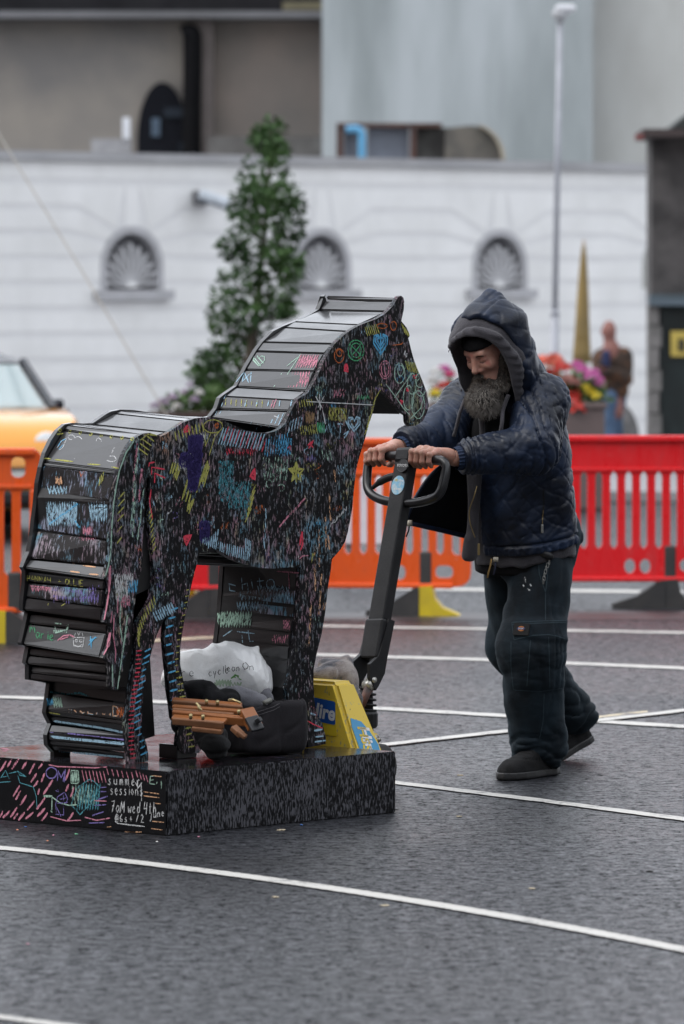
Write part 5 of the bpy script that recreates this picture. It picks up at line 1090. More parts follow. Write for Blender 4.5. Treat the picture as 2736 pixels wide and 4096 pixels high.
# sticker on the face towards the horse
M_BLU = mat('sticker_blue', (.012, .10, .42), .4); M_LBL = mat('sticker_light_blue', (.06, .33, .60), .4); M_STW = mat('sticker_white', (.85, .85, .85), .4); M_STY = mat('sticker_yellow', (.80, .58, .03), .4)
def face_frame(px, py, u):
    v, z = on_u(px, py, u); return TL(Vector((u, v, z)))
sc_ = face_frame(1268, 2842, u0 - .001)
def on_left(x, y, t): return Vector((sc_.x - t, sc_.y - x, sc_.z + y + x * -.10))      # x to the right in the picture = -v
def rect2(x0, x1, y0, y1, r=.008): return rounded([(x0, y0), (x1, y0), (x1, y1), (x0, y1)], r)
s1 = MB().prism([rect2(-.12, .092, -.075, .048)], on_left, .0002, .0012).build('sticker', M_STY, body)
MB().prism([rect2(-.115, .087, -.036, .043)], on_left, .0016, .0022).build('sticker_field', M_BLU, s1)
Mt = Matrix.Translation(on_left(.022, -.001, .0030)) @ Matrix(((0, 0, -1, 0), (-1, 0, 0, 0), (-.10, 1, 0, 0), (0, 0, 0, 1)))
put_text('Hire', .068, Mt, M_STW, s1, .18, .0022)
put_text('HSS', .062, Matrix.Translation(on_left(-.082, -.001, .0030)) @ Matrix(((0, 0, -1, 0), (-1, 0, 0, 0), (-.10, 1, 0, 0), (0, 0, 0, 1))), M_STY, s1, .18, .0022)
# sticker down the narrow face; its plane leans with the side
tp = Vector((0, top_v, zt_)); bp_ = Vector((0, bot_v, .06)); dn = (bp_ - tp).normalized(); nrm = Vector((0, -abs(dn.z), dn.y if dn.y < 0 else -dn.y)); nrm = Vector((0, dn.z, -dn.y)); nrm = nrm if nrm.y < 0 else -nrm
ax = Vector((1, 0, 0))
def on_side(a, b, t):        # a along the face downwards, b across (towards +u)
    return TL(Vector((u0, 0, 0)) + tp + dn * a + ax * b + nrm * t)
Ls = (bp_ - tp).length
a0 = Ls * .34; a1 = Ls * .70
s2 = MB().prism([[(a0, .024), (a0 + .03, .018), (a1 + .02, .028), (a1 + .02, .118), (a1 - .04, .120), (a0 + .05, .096), (a0 + .015, .07)]], on_side, .0008, .0022).build('sticker', M_LBL, body)
Mside = Matrix((( -ax.x, dn.x, nrm.x, 0), (-ax.y, dn.y, nrm.y, 0), (-ax.z, dn.z, nrm.z, 0), (0, 0, 0, 1)))
M_dn = Matrix(((dn.x, -ax.x, nrm.x, 0), (dn.y, -ax.y, nrm.y, 0), (dn.z, -ax.z, nrm.z, 0), (0, 0, 0, 1)))
M_dn = Matrix(((dn.x, ax.x, nrm.x, 0), (dn.y, ax.y, nrm.y, 0), (dn.z, ax.z, nrm.z, 0), (0, 0, 0, 1)))
if M_dn.to_3x3().determinant() < 0: M_dn = M_dn @ Matrix.Diagonal((1, -1, 1, 1))
put_text('HSS', .055, Matrix.Translation(on_side(a0 + .075, .060, .0030)) @ M_dn, M_STY, s2, .15, .0016)
put_text('Hire', .062, Matrix.Translation(on_side(a1 - .052, .072, .0030)) @ M_dn, M_STW, s2, .15, .0022)
# forks run under the plinth edge
for sv in (-.17, .17): MB().box((-.19, sv - .075, .05), (-.131, sv + .075, .12), bev=.006).build('fork', M_YB, truck)
# pump, spring, wheels
pu, pv = PL + .30, .53
pz = [HMI @ P(1467, 2780, 17.35), HMI @ P(1476, 2900, 17.35)]
def rod(name, pts, r, m, seg=14, smooth=True, parent=truck): return MB().tube(pts, r, seg).build(name, m, parent, smooth, True)
dpu = 17.42
rod('pump_cylinder', [P(1464, 2720, dpu), P(1468, 2885, dpu)], .023, M_IRON)
spr = []
for k in range(100):
    f = k / 99; a = f * 2 * PI * 6.5; c = P(1466 + 4 * f, 2735 + 140 * f, dpu); spr.append(c + Vector((math.cos(a) * .030, math.sin(a) * .030, 0)))
rod('spring', spr, .0045, M_IRON, 6)
MB().lathe([(.03, 0), (.036, .01), (.036, .05), (.030, .06)], P(1470, 2912, dpu), 12).build('pump_base', M_IRON, truck, False, True)
MB().tube([P(1462, 2912, dpu) , P(1466, 2990, dpu) ], .028, 12).build('steering_post', M_IRON, truck, True, True)
wy = dpu + .02
for wx in (-.05, .05):
    c = P(1466, 2990, wy); c = Vector((c.x, c.y, .085)) + HV * wx
    w = MB(); w.lathe([(.03, -.022), (.078, -.022), (.085, -.016), (.085, .016), (.078, .022), (.03, .022)], (0, 0, 0), 20, 'y'); ow = w.build('wheel', mat('grey_rubber_wheel', (.06, .06, .06), .6), truck, True)
    ow.matrix_parent_inverse = world_of(truck).inverted(); ow.location = c; ow.rotation_euler = (0, 0, HTH)
# side bolt at the foot of the body
cb = P(1489, 2957, 17.28)
b_ = MB(); b_.tube([cb + HV * .03, cb - HV * .012], .022, 16); b_.build('axle_boss', M_YB, truck, True, True)
b_ = MB(); b_.tube([cb - HV * .0125, cb - HV * .02], .017, 16); b_.tube([cb - HV * .02, cb - HV * .036], .007, 10); b_.build('axle_bolt', mat('bolt_steel', (.35, .33, .30), .35, metal=.8), truck, True, True)
rod('brace', [P(1478, 2742, 17.36), P(1440, 2840, 17.34)], [.016, .012], mat('rusty_brace', (.16, .06, .04), .6, (.05, .045, .045), 22), 10)
# lower fork of the handle
piv = P(1475, 2740, 17.40); htop = P(1632, 1806, 17.62)
ax_h = (htop - piv).normalized(); nu = (HU - ax_h * HU.dot(ax_h)).normalized()
handle = None
def hbeam(a, b, w, t, name, m, parent, bev=.006):
    """beam along the handle: w across (V), t thick"""
    a, b = Vector(a), Vector(b); x = (b - a); L = x.length; x.normalize(); y = HV; z = x.cross(y).normalized(); y = z.cross(x)
    M = Matrix(((x.x, y.x, z.x, a.x), (x.y, y.y, z.y, a.y), (x.z, y.z, z.z, a.z), (0, 0, 0, 1)))
    return MB().box((0, -w / 2, -t / 2), (L, w / 2, t / 2), M, bev).build(name, m, parent, False, True)
def hp(f): return piv + (htop - piv) * f
handle = hbeam(hp(.16), hp(1.0), .070, .046, 'handle_shaft', M_IRON, truck, .005)
hbeam(hp(.105), hp(.275), .084, .060, 'handle_socket', M_IRON, truck, .008)
for sv in (-1, 1):
    q = HV * sv * .040
    pts = [hp(.285) + q + nu * .026, hp(.13) + q + nu * .02, hp(.06) + q + nu * .02, hp(.0) + q + nu * .0, hp(-.02) + q - nu * .01, hp(.02) + q - nu * .05, hp(.075) + q - nu * .06, hp(.12) + q - nu * .024, hp(.285) + q - nu * .005]
    c0 = hp(0)
    loop = [((p - c0).dot(ax_h), (p - c0).dot(nu)) for p in pts]
    base_v = q
    MB().prism([loop], lambda a, b, t: c0 + base_v + ax_h * a + nu * b + HV * t, -.007, .007).build('handle_cheek', M_IRON, truck, False, True)
for px, py, r in ((1476, 2739, .016), (1487, 2720, .010)):
    c = P(px, py, 17.36); MB().tube([c + HV * .02, c - HV * .016], r, 16).build('pivot_pin', mat('pin_steel', (.55, .54, .5), .35, metal=.5), truck, True, True)
# grip loop
pn = HV.cross(ax_h).normalized()
def on_loop(px, py):
    r = ray(px, py); t = (htop - CAMP).dot(pn) / r.dot(pn); return CAMP + r * t
LOOP = [(1484, 1838), (1508, 1829), (1545, 1825), (1581, 1823), (1640, 1827), (1700, 1833), (1743, 1838), (1768, 1843), (1782, 1858), (1784, 1880), (1777, 1920), (1765, 1962), (1740, 1990), (1684, 2008), (1625, 2013), (1567, 2008), (1523, 1998), (1487, 1978), (1470, 1949), (1468, 1905), (1474, 1855)]
lp = [on_loop(*q) for q in LOOP]; lps = smooth_path(lp, 5, True); lps.append(lps[0])
gl = MB().tube(lps, .0165, 10, False).build('grip_loop', mat('gloss_black_grip', (.012, .012, .013), .28, (.02, .02, .022), 20, bmp=.05), truck, True, True)
hbeam(hp(.945), hp(1.012), .076, .056, 'handle_head', M_IRON, truck, .012)
lv = [on_loop(1580, 1905), on_loop(1550, 1912), on_loop(1520, 1928), on_loop(1490, 1952)]
MB().tube(smooth_path(lv, 4), [.014] * 9 + [.010, .009, .008, .007], 8).build('release_lever', M_IRON, truck, True, True)
# emblem and round sticker on the face towards the horse
fn = -nu
def on_shaft(px, py, off=.027):
    o_ = htop + fn * off; r = ray(px, py); t = (o_ - CAMP).dot(fn) / r.dot(fn); return CAMP + r * t
def shaft_poly(pts, name, m, t0=.0, parent=handle, off=.0265):
    q = [on_shaft(x, y, off) for x, y in pts]; o_ = q[0]; vs = q + [p + fn * .0012 for p in q]; n = len(q)
    fs = [tuple(range(n))[::-1], tuple(range(n, 2 * n))] + [(i, (i + 1) % n, n + (i + 1) % n, n + i) for i in range(n)]
    return mesh(name, vs, fs, m, parent, False, True)
def el(cx, cy, rx, ry, n=24, a=.16): return [(cx + rx * math.cos(2 * PI * k / n) - a * ry * math.sin(2 * PI * k / n), cy + ry * math.sin(2 * PI * k / n)) for k in range(n)]
em = shaft_poly(el(1610, 1862, 21, 25), 'emblem', mat('emblem_black', (.022, .022, .024), .3), off=.0298)
tx = (HV * -1).normalized(); ty = ax_h; tz = tx.cross(ty).normalized()
Ms = Matrix(((tx.x, ty.x, tz.x, 0), (tx.y, ty.y, tz.y, 0), (tx.z, ty.z, tz.z, 0), (0, 0, 0, 1)))
def shaft_text(body, px, py, size, m, off, sx=1.0):
    me = txt_mesh(body, size, 0, .0003); me.transform(Matrix.Translation(on_shaft(px, py, off)) @ Ms @ Matrix.Diagonal((sx, 1, 1, 1))); return link('lettering', me, m, handle, False, True)
M_SIL = mat('silver_print', (.55, .55, .55), .4)
shaft_text('TOYOTA', 1610, 1862, .0135, M_SIL, .0318)
ringp = el(1610, 1862, 21, 25)
MB().tube([on_shaft(x, y, .0315) for x, y in ringp + ringp[:1]], .0009, 5).build('emblem_ring', mat('emblem_ring_grey', (.09, .09, .095), .4), em, False, True)
stk = shaft_poly(el(1592, 1941, 25, 38), 'round_sticker', mat('sticker_sky_blue', (.22, .50, .70), .45, (.50, .62, .68), 60, lo=.45, hi=.6), off=.0236)
shaft_text('01 2572042', 1590, 1956, .0095, M_STW, .0252, .8); shaft_text('Hire', 1604, 1922, .013, M_STW, .0252); shaft_text('HSS', 1585, 1921, .011, M_STY, .0252, .8)
HBVH2 = bvh_of([body])

# ================================================================== RAG ON THE TRUCK
wr = Wob(31, 38); wr2 = Wob(32, 95); RC = [P(1335, 2704, 17.15), P(1375, 2702, 17.17), P(1295, 2700, 17.15), P(1400, 2740, 17.14), P(1432, 2800, 17.12), P(1300, 2665, 17.22), P(1390, 2658, 17.2)]
def f_rag(p):
    d = s_ell(p, RC[0], (.055, .05, .036)); d = smin(d, s_ell(p, RC[1], (.05, .05, .045)), .03); d = smin(d, s_ell(p, RC[2], (.05, .045, .024)), .03)
    d = smin(d, s_cap(p, RC[3], RC[4], .026, .016), .03); d = smin(d, s_cap(p, RC[1], P(1388, 2630, 17.22), .022, .006), .02); d = smin(d, s_cap(p, RC[5], RC[6], .02, .02), .03)
    d = smin(d, s_cap(p, RC[4], P(1440, 2812, 17.17), .016, .006), .02)
    return d + .012 * np.exp(-(wr(p) / .3) ** 2) - .004 + .0032 * wr2(p)
V, Q = surf(f_rag, RC[0] - Vector((.16, .12, .16)), RC[0] + Vector((.17, .12, .13)), .0045)
def m_rag():
    m, t, bs = nodes_of('grey_rag'); v = coords(t); n = noise(t, v, 14, 4, .6); n2 = noise(t, v, 320, 2); n3 = noise(t, v, 22, 2)
    c = ramp(t, n.outputs['Fac'], [(.34, (.04, .038, .045)), (.44, (.13, .13, .15)), (.52, (.28, .235, .22)), (.64, (.42, .37, .34))]); t.links.new(c, bs.inputs['Base Color']); bs.inputs['Roughness'].default_value = .95; bs.inputs['Sheen Weight'].default_value = .3
    bump(t, bs, n2.outputs['Fac'], .8, .006); return m
tag(np_mesh('rag', V, Q, m_rag()), 'crumpled grey-brown rag lying on top of the yellow truck body', 'rag')

# ================================================================== THINGS ON THE PLINTH
wb1 = Wob(41, 17); wb2 = Wob(42, 40); wb3 = Wob(43, 80)
BC = HL(.64, .60, .40); dB = 16.75
def bagp(px, py, d=dB): return P(px, py, d)
def f_bag(p):
    d = s_ell(p, bagp(800, 2690), (.10, .085, .085)); d = smin(d, s_ell(p, bagp(930, 2660), (.085, .09, .075)), .05); d = smin(d, s_ell(p, bagp(1015, 2700), (.05, .07, .085)), .04)
    d = smin(d, s_ell(p, bagp(900, 2720), (.13, .075, .05)), .04); d = smin(d, s_cap(p, bagp(1000, 2630), bagp(1030, 2592), .016, .008), .03); d = smin(d, s_ell(p, bagp(735, 2700), (.06, .06, .08)), .04)
    return d + .018 * np.abs(np.sin(1.1 * wb1(p))) - .016 + .011 * np.abs(np.sin(1.0 * wb2(p) + wb1(p))) - .006 + .0045 * np.abs(np.sin(wb3(p)))
V, Q = surf(f_bag, bagp(650, 2860) - Vector((.02, .14, 0)), bagp(1100, 2560) + Vector((.02, .14, .02)), .0045)
def m_bag():
    m, t, bs = nodes_of('white_carrier_plastic'); bs.inputs['Base Color'].default_value = (.93, .94, .93, 1); bs.inputs['Roughness'].default_value = .28
    bs.inputs['Subsurface Weight'].default_value = .6; bs.inputs['Subsurface Radius'].default_value = (.12, .12, .12); bs.inputs['Subsurface Scale'].default_value = 1.0
    vo = N(t, 'ShaderNodeTexVoronoi', feature='DISTANCE_TO_EDGE'); vo.inputs['Scale'].default_value = 24; t.links.new(noise(t, coords(t), 9, 3).outputs['Color'], vo.inputs['Vector']); n = noise(t, coords(t), 40, 4, .6, 1.2); bump(t, bs, math_n(t, 'ADD', n.outputs['Fac'], math_n(t, 'MULTIPLY', vo.outputs['Distance'], .5)), .35, .008); return m
bag = tag(np_mesh('carrier_bag', V, Q, m_bag()), 'crumpled white plastic carrier bag with black handwriting between the horse legs', 'plastic bag')
Z9 = lambda x, y: (700 + x * .3189, 2550 + y * .3189)
z9s = lambda L: [[Z9(*p) for p in s] for s in L]
BB = bvh_of([bag]); M_INK = mat('black_ink', (.02, .02, .022), .5)
for st in (hand('re', *Z9(85, 380), 26, 34), hand('cycle', *Z9(420, 395), 17, 30, (1, -.18)), hand('lean', *Z9(620, 345), 17, 26, (1, -.05)), hand('On', *Z9(850, 310), 24, 28, (1, .1))): draw(st, 'white', 2.6, bag, BB, M_INK, 'printed_word', lift=.0012)
M_GRN = mat('print_green', (.10, .32, .06), .5)
draw(z9s([[(700, 510), (760, 470), (800, 480)], [(750, 460), (770, 480)], [(780, 490), (800, 500)], [(800, 515), (830, 525)], [(740, 490), (760, 500)]]), 'green', 6, bag, BB, M_GRN, 'printed_leaf')
draw(z9s(scrib(500, 560, 830, 610, 16) + scrib(520, 530, 700, 590, 10)), 'mint', 7, bag, BB, mat('print_pale_green', (.45, .58, .42), .5), 'printed_leaf')
# dark canvas bag
dk = 16.55; wk = Wob(51, 14); wk2 = Wob(52, 34)
def kp(px, py, d=dk): return P(px, py, d)
kc = kp(1035, 2900)
Rk = Matrix.Rotation(R(38), 3, 'Z'); Rkn = np.array([[Rk[i][j] for j in range(3)] for i in range(3)], dtype=np.float32)
def f_sack(p):
    q_ = p - v3(kc); d = s_box(p, kc, (.135, .10, .092), .028, Rkn) + .10 * np.clip(-q_[:, 2] - .03, 0, 1); d = smax(d, s_plane(p, kc + Vector((0, 0, .070)), (-.25, 0, 1)), .006)
    inner = s_box(p, kc + Vector((0, 0, .08)), (.124, .089, .12), .03, Rkn)
    return smax(d + .004 * wk(p) + .004 * np.exp(-(wk2(p) / .25) ** 2), -inner, .004)
V, Q = surf(f_sack, kc - Vector((.2, .2, .12)), kc + Vector((.2, .2, .12)), .006)
zmin = V[:, 2].min(); V[:, 2] = np.maximum(V[:, 2], PH + .002)
M_CANV = mat('charcoal_canvas', (.014, .0125, .015), .8, (.022, .020, .023), 7, bmp=.3, bscale=200, sheen=.05, spec=.2)
sack = tag(np_mesh('canvas_bag', V, Q, M_CANV), 'open charcoal canvas bag on the plinth beside the front leg', 'bag')
SB = bvh_of([sack]); M_STI = mat('grey_stitching', (.14, .13, .14), .8)
for off in (0, 14): draw(z9s([[(1010, 940 + off * 3), (1120, 905 + off * 3), (1230, 870 + off * 3), (1310, 825 + off * 3)]]), 'white', 1.6, sack, SB, M_STI, 'stitching', .2)
MB().tube([kp(1055, 2845, 16.45), kp(1060, 2812, 16.45), kp(1082, 2800, 16.47), kp(1086, 2828, 16.47)], .006, 8).build('strap_loop', M_CANV, sack, True, True)
MB().tube([kp(1056, 2812, 16.44), kp(1083, 2799, 16.46)], .008, 10).build('strap_buckle', mat('buckle_grey', (.20, .20, .18), .4), sack, True, True)
# grey jumper and dark cloth
wj = Wob(61, 26); wj2 = Wob(62, 34); wj3 = Wob(63, 60)
def cloth(p): return .006 * wj(p) + .011 * np.exp(-((wj2(p) + .3 * wj(p)) / .28) ** 2) + .004 * np.exp(-(wj3(p) / .3) ** 2) - .003
M_GREYC = mat('grey_fleece', (.17, .17, .19), .95, (.11, .11, .125), 9, bmp=.5, bscale=260, sheen=.3); M_DKC = mat('black_cloth', (.006, .006, .007), .85, (.013, .013, .015), 8, bmp=.4, bscale=200, spec=.2)
def f_jum(p):
    d = s_cap(p, bagp(940, 2790, 16.6), bagp(1040, 2810, 16.58), .045, .03); d = smin(d, s_cap(p, bagp(1060, 2775, 16.7), bagp(1065, 2800, 16.7), .018, .02), .02); d = smin(d, s_ell(p, bagp(900, 2800, 16.68), (.06, .06, .05)), .03); return d + cloth(p) * .8
V, Q = surf(f_jum, bagp(830, 2900, 16.6) - Vector((0, .12, 0)), bagp(1100, 2730, 16.6) + Vector((.02, .18, .02)), .006)
tag(np_mesh('grey_jumper', V, Q, M_GREYC), 'grey fleece jumper bundled under the white carrier bag', 'jumper')
def f_dkc(p):
    d = s_box(p, bagp(775, 2795, 16.55), (.075, .07, .055), .035); d = smin(d, s_box(p, bagp(890, 2805, 16.5), (.06, .06, .04), .03), .012); d = smin(d, s_ell(p, bagp(840, 2880, 16.62), (.13, .09, .085)), .03); return d + cloth(p)
V, Q = surf(f_dkc, bagp(650, 3000, 16.55) - Vector((0, .15, 0)), bagp(1000, 2700, 16.55) + Vector((.02, .2, .02)), .007); V[:, 2] = np.maximum(V[:, 2], PH + .003)
tag(np_mesh('dark_clothes', V, Q, M_DKC), 'pile of black clothes under the wooden easel on the plinth', 'clothes')
def f_ocl(p):
    d = s_ell(p, P(850, 2970, 16.25), (.05, .05, .05)); d = smin(d, s_cap(p, P(800, 2940, 16.25), P(870, 2990, 16.25), .03, .02), .03); return d + cloth(p)
V, Q = surf(f_ocl, P(770, 3060, 16.25) - Vector((0, .1, 0)), P(920, 2890, 16.25) + Vector((.02, .1, .02)), .006); V[:, 2] = np.maximum(V[:, 2], PH + .003)
tag(np_mesh('grey_cloth', V, Q, mat('dark_grey_cloth', (.025, .026, .028), .9, (.014, .014, .015), 12, bmp=.4, bscale=220)), 'dark grey cloth behind the raised rear hoof', 'cloth')
# wooden sketching easel, folded
M_WOOD = mat('varnished_beech', (.27, .095, .026), .42, (.19, .062, .017), 5, 6, stretch=(.5, .5, 6), bmp=.12, bscale=50); M_WOODD = mat('easel_end_grain', (.22, .095, .04), .6, (.15, .065, .03), 9, bmp=.3)
M_BRASS = mat('brass_fitting', (.52, .42, .22), .35, metal=.7)
ez = thing('folded_easel', 'folded varnished wooden sketching easel lying across the black bag', 'easel', P(900, 2870, 16.2))
def eb(x0, y0, x1, y1, d0, d1, w, h, nm, m=M_WOOD, parent=ez, bev=.004): return MB().beam(P(x0, y0, d0), P(x1, y1, d1), w, h, (0, -.35, 1), bev).build(nm, m, parent, False, True)
eb(690, 2800, 966, 2822, 16.30, 16.25, .026, .012, 'upper_leg'); eb(690, 2812, 970, 2836, 16.275, 16.225, .012, .022, 'upper_leg_side', M_WOODD)
eb(690, 2828, 1008, 2850, 16.24, 16.17, .020, .014, 'main_rail'); eb(690, 2848, 1000, 2874, 16.19, 16.125, .014, .014, 'main_rail'); eb(690, 2860, 996, 2890, 16.175, 16.11, .010, .030, 'side_rail'); eb(690, 2838, 935, 2858, 16.215, 16.165, .016, .010, 'centre_slide', M_WOODD)
eb(690, 2870, 905, 2886, 16.15, 16.10, .030, .013, 'lower_leg'); eb(690, 2884, 896, 2902, 16.125, 16.075, .012, .024, 'lower_leg_side', M_WOODD); eb(770, 2912, 890, 2926, 16.11, 16.08, .024, .016, 'clamp_block', M_WOODD)
hd = eb(984, 2842, 1022, 2912, 16.135, 16.09, .048, .030, 'head_block'); eb(932, 2908, 968, 2942, 16.08, 16.06, .026, .018, 'tilt_block', M_WOODD); eb(948, 2924, 984, 2950, 16.06, 16.05, .020, .014, 'tilt_block', M_WOODD)
eb(1003, 2868, 1032, 2922, 16.075, 16.05, .048, .014, 'bracket', mat('black_plastic', (.015, .016, .019), .4)); eb(1028, 2872, 1040, 2890, 16.05, 16.05, .018, .02, 'bracket_tab', mat('black_plastic', (.015,) * 3))
for px, py, d in ((797, 2838, 16.14), (826, 2815, 16.22), (870, 2818, 16.22), (955, 2856, 16.10), (763, 2873, 16.07), (812, 2876, 16.07)):
    c = P(px, py, d); MB().tube([c, c + Vector((0, -.012, .012))], .0058, 10).build('screw', M_BRASS, ez, True, True)
wg = P(797, 2835, 16.12); MB().tube(smooth_path([wg + Vector((-.010, 0, .018)), wg + Vector((-.004, -.004, .012)), wg + Vector((0, -.008, .002)), wg + Vector((.008, -.006, -.004))], 4), .0042, 8).build('wing_nut', M_BRASS, ez, True, True)
MB().tube(smooth_path([P(915, 2802, 16.2), P(930, 2799, 16.19), P(945, 2804, 16.18), P(962, 2812, 16.18)], 4), [.005] * 6 + [.004] * 7, 8).build('clamp_lever', M_BRASS, ez, True, True)

# ================================================================== THE HOODED MAN
MF = -HU; ML = -HV; UP = Vector((0, 0, 1))                       # he faces along -HU, his left is -HV
man = thing('person', 'man in a dark blue hooded jacket pushing the pallet truck handle', 'person', G(2130, 3105))
pel = P(2120, 2125, 18.15); hipL, hipR = pel + ML * .085, pel - ML * .085
kneL, ankL = P(2118, 2600, 17.98), P(2150, 2990, 18.06); kneR, ankR = P(2062, 2580, 18.42), P(2300, 2862, 18.80)
shL, shR = P(2172, 1600, 17.86), P(1885, 1600, 18.13); elL, wrL = P(2128, 1792, 17.74), P(1812, 1836, 17.64); elR, wrR = P(1768, 1742, 17.96), P(1590, 1796, 17.80)
neck = P(2045, 1560, 17.98); HD = P(1955, 1386, 17.82)
pit = R(33); fh = MF * math.cos(pit) - UP * math.sin(pit); uh = UP * math.cos(pit) + MF * math.sin(pit); lh = ML
HMt = np.array([[fh.x, lh.x, uh.x], [fh.y, lh.y, uh.y], [fh.z, lh.z, uh.z]], dtype=np.float32)   # columns
def hp_(f, l, u): return HD + fh * f + lh * l + uh * u
def loc_h(p): return (p - v3(HD)) @ HMt
def wdir(axis, f, seed, n=5, spread=.35):
    w = Wob(seed, 1.0, n); r = np.random.RandomState(seed + 1); a = v3(Vector(axis).normalized())
    w.k = (a[None] * f * r.uniform(.6, 1.5, (n, 1)) + r.normal(size=(n, 3)) * f * spread).astype(np.float32); return w
def groove(x, per, w): 
    d = np.abs((x / per) - np.round(x / per)) * per; return np.exp(-(d / w) ** 2)
# spine of the coat: centre, front-back and side radius at each height
SZ = np.array([.70, .82, 1.00, 1.18, 1.32, 1.40, 1.47], dtype=np.float32)
SX = np.array([P(x, 0, d).x for x, d in ((2092, 18.13), (2090, 18.12), (2082, 18.10), (2070, 18.06), (2056, 18.02), (2048, 17.99), (2042, 17.97))], dtype=np.float32)
SY = np.array([18.13, 18.12, 18.10, 18.06, 18.02, 17.99, 17.97], dtype=np.float32)
RF = np.array([.175, .178, .170, .162, .148, .118, .07], dtype=np.float32); RL = np.array([.225, .226, .222, .218, .200, .155, .09], dtype=np.float32)
def torso(p, grow=0.0, aux=False):
    z = p[:, 2]; cx, cy = np.interp(z, SZ, SX), np.interp(z, SZ, SY); dx, dy = p[:, 0] - cx, p[:, 1] - cy
    f = dx * MF.x + dy * MF.y; l = dx * ML.x + dy * ML.y; rf, rl = np.interp(z, SZ, RF) + grow, np.interp(z, SZ, RL) + grow
    q = np.sqrt((f / rf) ** 2 + (l / rl) ** 2); d = (q - 1) * np.minimum(rf, rl)
    if aux: return d, f, l, np.arctan2(l, f)
    return d
def seg_t(p, a, b):
    a, b = v3(a), v3(b); ab = b - a; return (p - a) @ ab / float(ab @ ab)
def ang_about(p, a, b):
    a, b = v3(a), v3(b); ax = (b - a) / np.linalg.norm(b - a); e1 = np.cross(ax, [0, 0, 1.0]); e1 /= np.linalg.norm(e1); e2 = np.cross(ax, e1)
    q = p - a; return np.arctan2(q @ e2, q @ e1)
wf1 = wdir(elL - shL, 46, 71); wf2 = wdir(wrL - elL, 62, 72, spread=.25); wf3 = wdir(wrR - elR, 60, 73); wt1 = Wob(74, 13, 7, (1, 1, .7)); wt2 = Wob(75, 30, 7, (1, 1, .6)); wt3 = Wob(76, 70)
wt4 = wdir(Vector((.6, .3, -.75)), 34, 77, 5, .3)
def crease(x, s=.3): return np.exp(-(x / s) ** 2)
wc1 = wdir(wrL - elL, 80, 171, 6, .35); wc2 = wdir(Vector((.5, .35, -.8)), 60, 172, 6, .4); wc3 = wdir(wrR - elR, 85, 173, 6, .4); wc4 = wdir(elL - shL, 70, 174, 6, .45)
def sleeves(p, grow=0.0):
    a = s_cap(p, shL, elL, .098 + grow, .092 + grow); b = s_cap(p, elL, wrL + (elL - wrL) * .16, .090 + grow, .060 + grow); c = s_cap(p, shR, elR, .092 + grow, .088 + grow); e = s_cap(p, elR, wrR + (elR - wrR) * .18, .086 + grow, .058 + grow)
    return smin(a, b, .035), smin(c, e, .03)
def f_jacket(p):
    d, f, l, an = torso(p, 0.0, True); z = p[:, 2]
    sL, sR = sleeves(p); yoke = s_cap(p, shL - ML * .02, shR + ML * .02, .088, .085)
    base = smin(d, yoke, .05); arc = an * .20
    hem = .835 - .05 * np.clip((f + .05) / .25, 0, 1) - z                      # lower edge, dips at the front
    foldT = .007 * wt1(p) * np.clip((1.30 - z) / .2, 0, 1) + .0035 * wt2(p) + .006 * ridge(wt4(p), .7) * np.clip((1.28 - z) / .15, 0, 1)
    wz = .018 * wt2(p); q1 = groove(arc * .9 + z + wz, .105, .0045) + groove(arc * .9 - z + wz, .105, .0045)
    tors = base + foldT + .0024 * q1 + .0024 * crease(wc2(p) + .5 * wt2(p), .22) * np.clip((1.36 - z) / .2, 0, 1)
    hemband = np.exp(-((z - .845 + .05 * np.clip((f + .05) / .25, 0, 1)) / .016) ** 2); tors = tors + .006 * groove(arc + .01 * wt2(p), .028, .007) * hemband + .009 * np.exp(-((z - .872 + .05 * np.clip((f + .05) / .25, 0, 1)) / .005) ** 2)
    # zipped pocket slit
    tors = smax(tors, hem, .012)
    # open front on his right side of the zip
    op = np.minimum(f - .015, -(l + .062 + .035 * (z - 1.1))); tors = smax(tors, op, .01)
    tU, tF = seg_t(p, shL, elL), seg_t(p, elL, wrL); aF = ang_about(p, elL, wrL)
    fl = .0085 * ridge(wf1(p), .8) + .007 * ridge(wf2(p), .7) + .0012 * wt3(p)
    bend = .012 * ridge(wf2(p) + .4 * wt2(p), .5) * np.exp(-((tF - .05) / .28) ** 2)
    gathers = .006 * np.sin(tF * 95 + 2 * wt2(p)) * np.clip((tF - .62) / .2, 0, 1) * np.clip((.93 - tF) / .06, 0, 1)
    wz2 = .02 * wt2(p); qa = groove(aF * .075 + tF * .29 + wz2, .10, .0045) + groove(aF * .075 - tF * .29 + wz2, .10, .0045)
    sL = sL + fl * .55 + bend + gathers + .0030 * qa - .008 + .0042 * crease(wc1(p) + .6 * wt2(p), .22) + .0030 * crease(wc4(p) + .5 * wt2(p), .22) * np.clip(1.1 - tU, 0, 1)
    sR = sR + .007 * ridge(wf3(p), .7) + .005 * wt2(p) - .006 + .0055 * crease(wc3(p) + .6 * wt2(p), .22) + .006 * np.sin(seg_t(p, elR, wrR) * 70 + 2 * wt2(p)) * np.clip((seg_t(p, elR, wrR) - .5) / .2, 0, 1)
    out = smin(tors, sL, .022); out = smin(out, sR, .022)
    cutL = s_plane(p, wrL + (elL - wrL) * .10, wrL - elL); cutR = s_plane(p, wrR + (elR - wrR) * .12, wrR - elR)
    nearL = np.linalg.norm(p - v3(wrL), axis=1) < .16; nearR = np.linalg.norm(p - v3(wrR), axis=1) < .15
    out = np.where(nearL, smax(out, cutL, .01), out); out = np.where(nearR, smax(out, cutR, .01), out)
    return out
JLO, JHI = Vector((.16, 17.50, .76)), Vector((.93, 18.42, 1.50))
V, Q = surf(f_jacket, JLO, JHI, .0048)
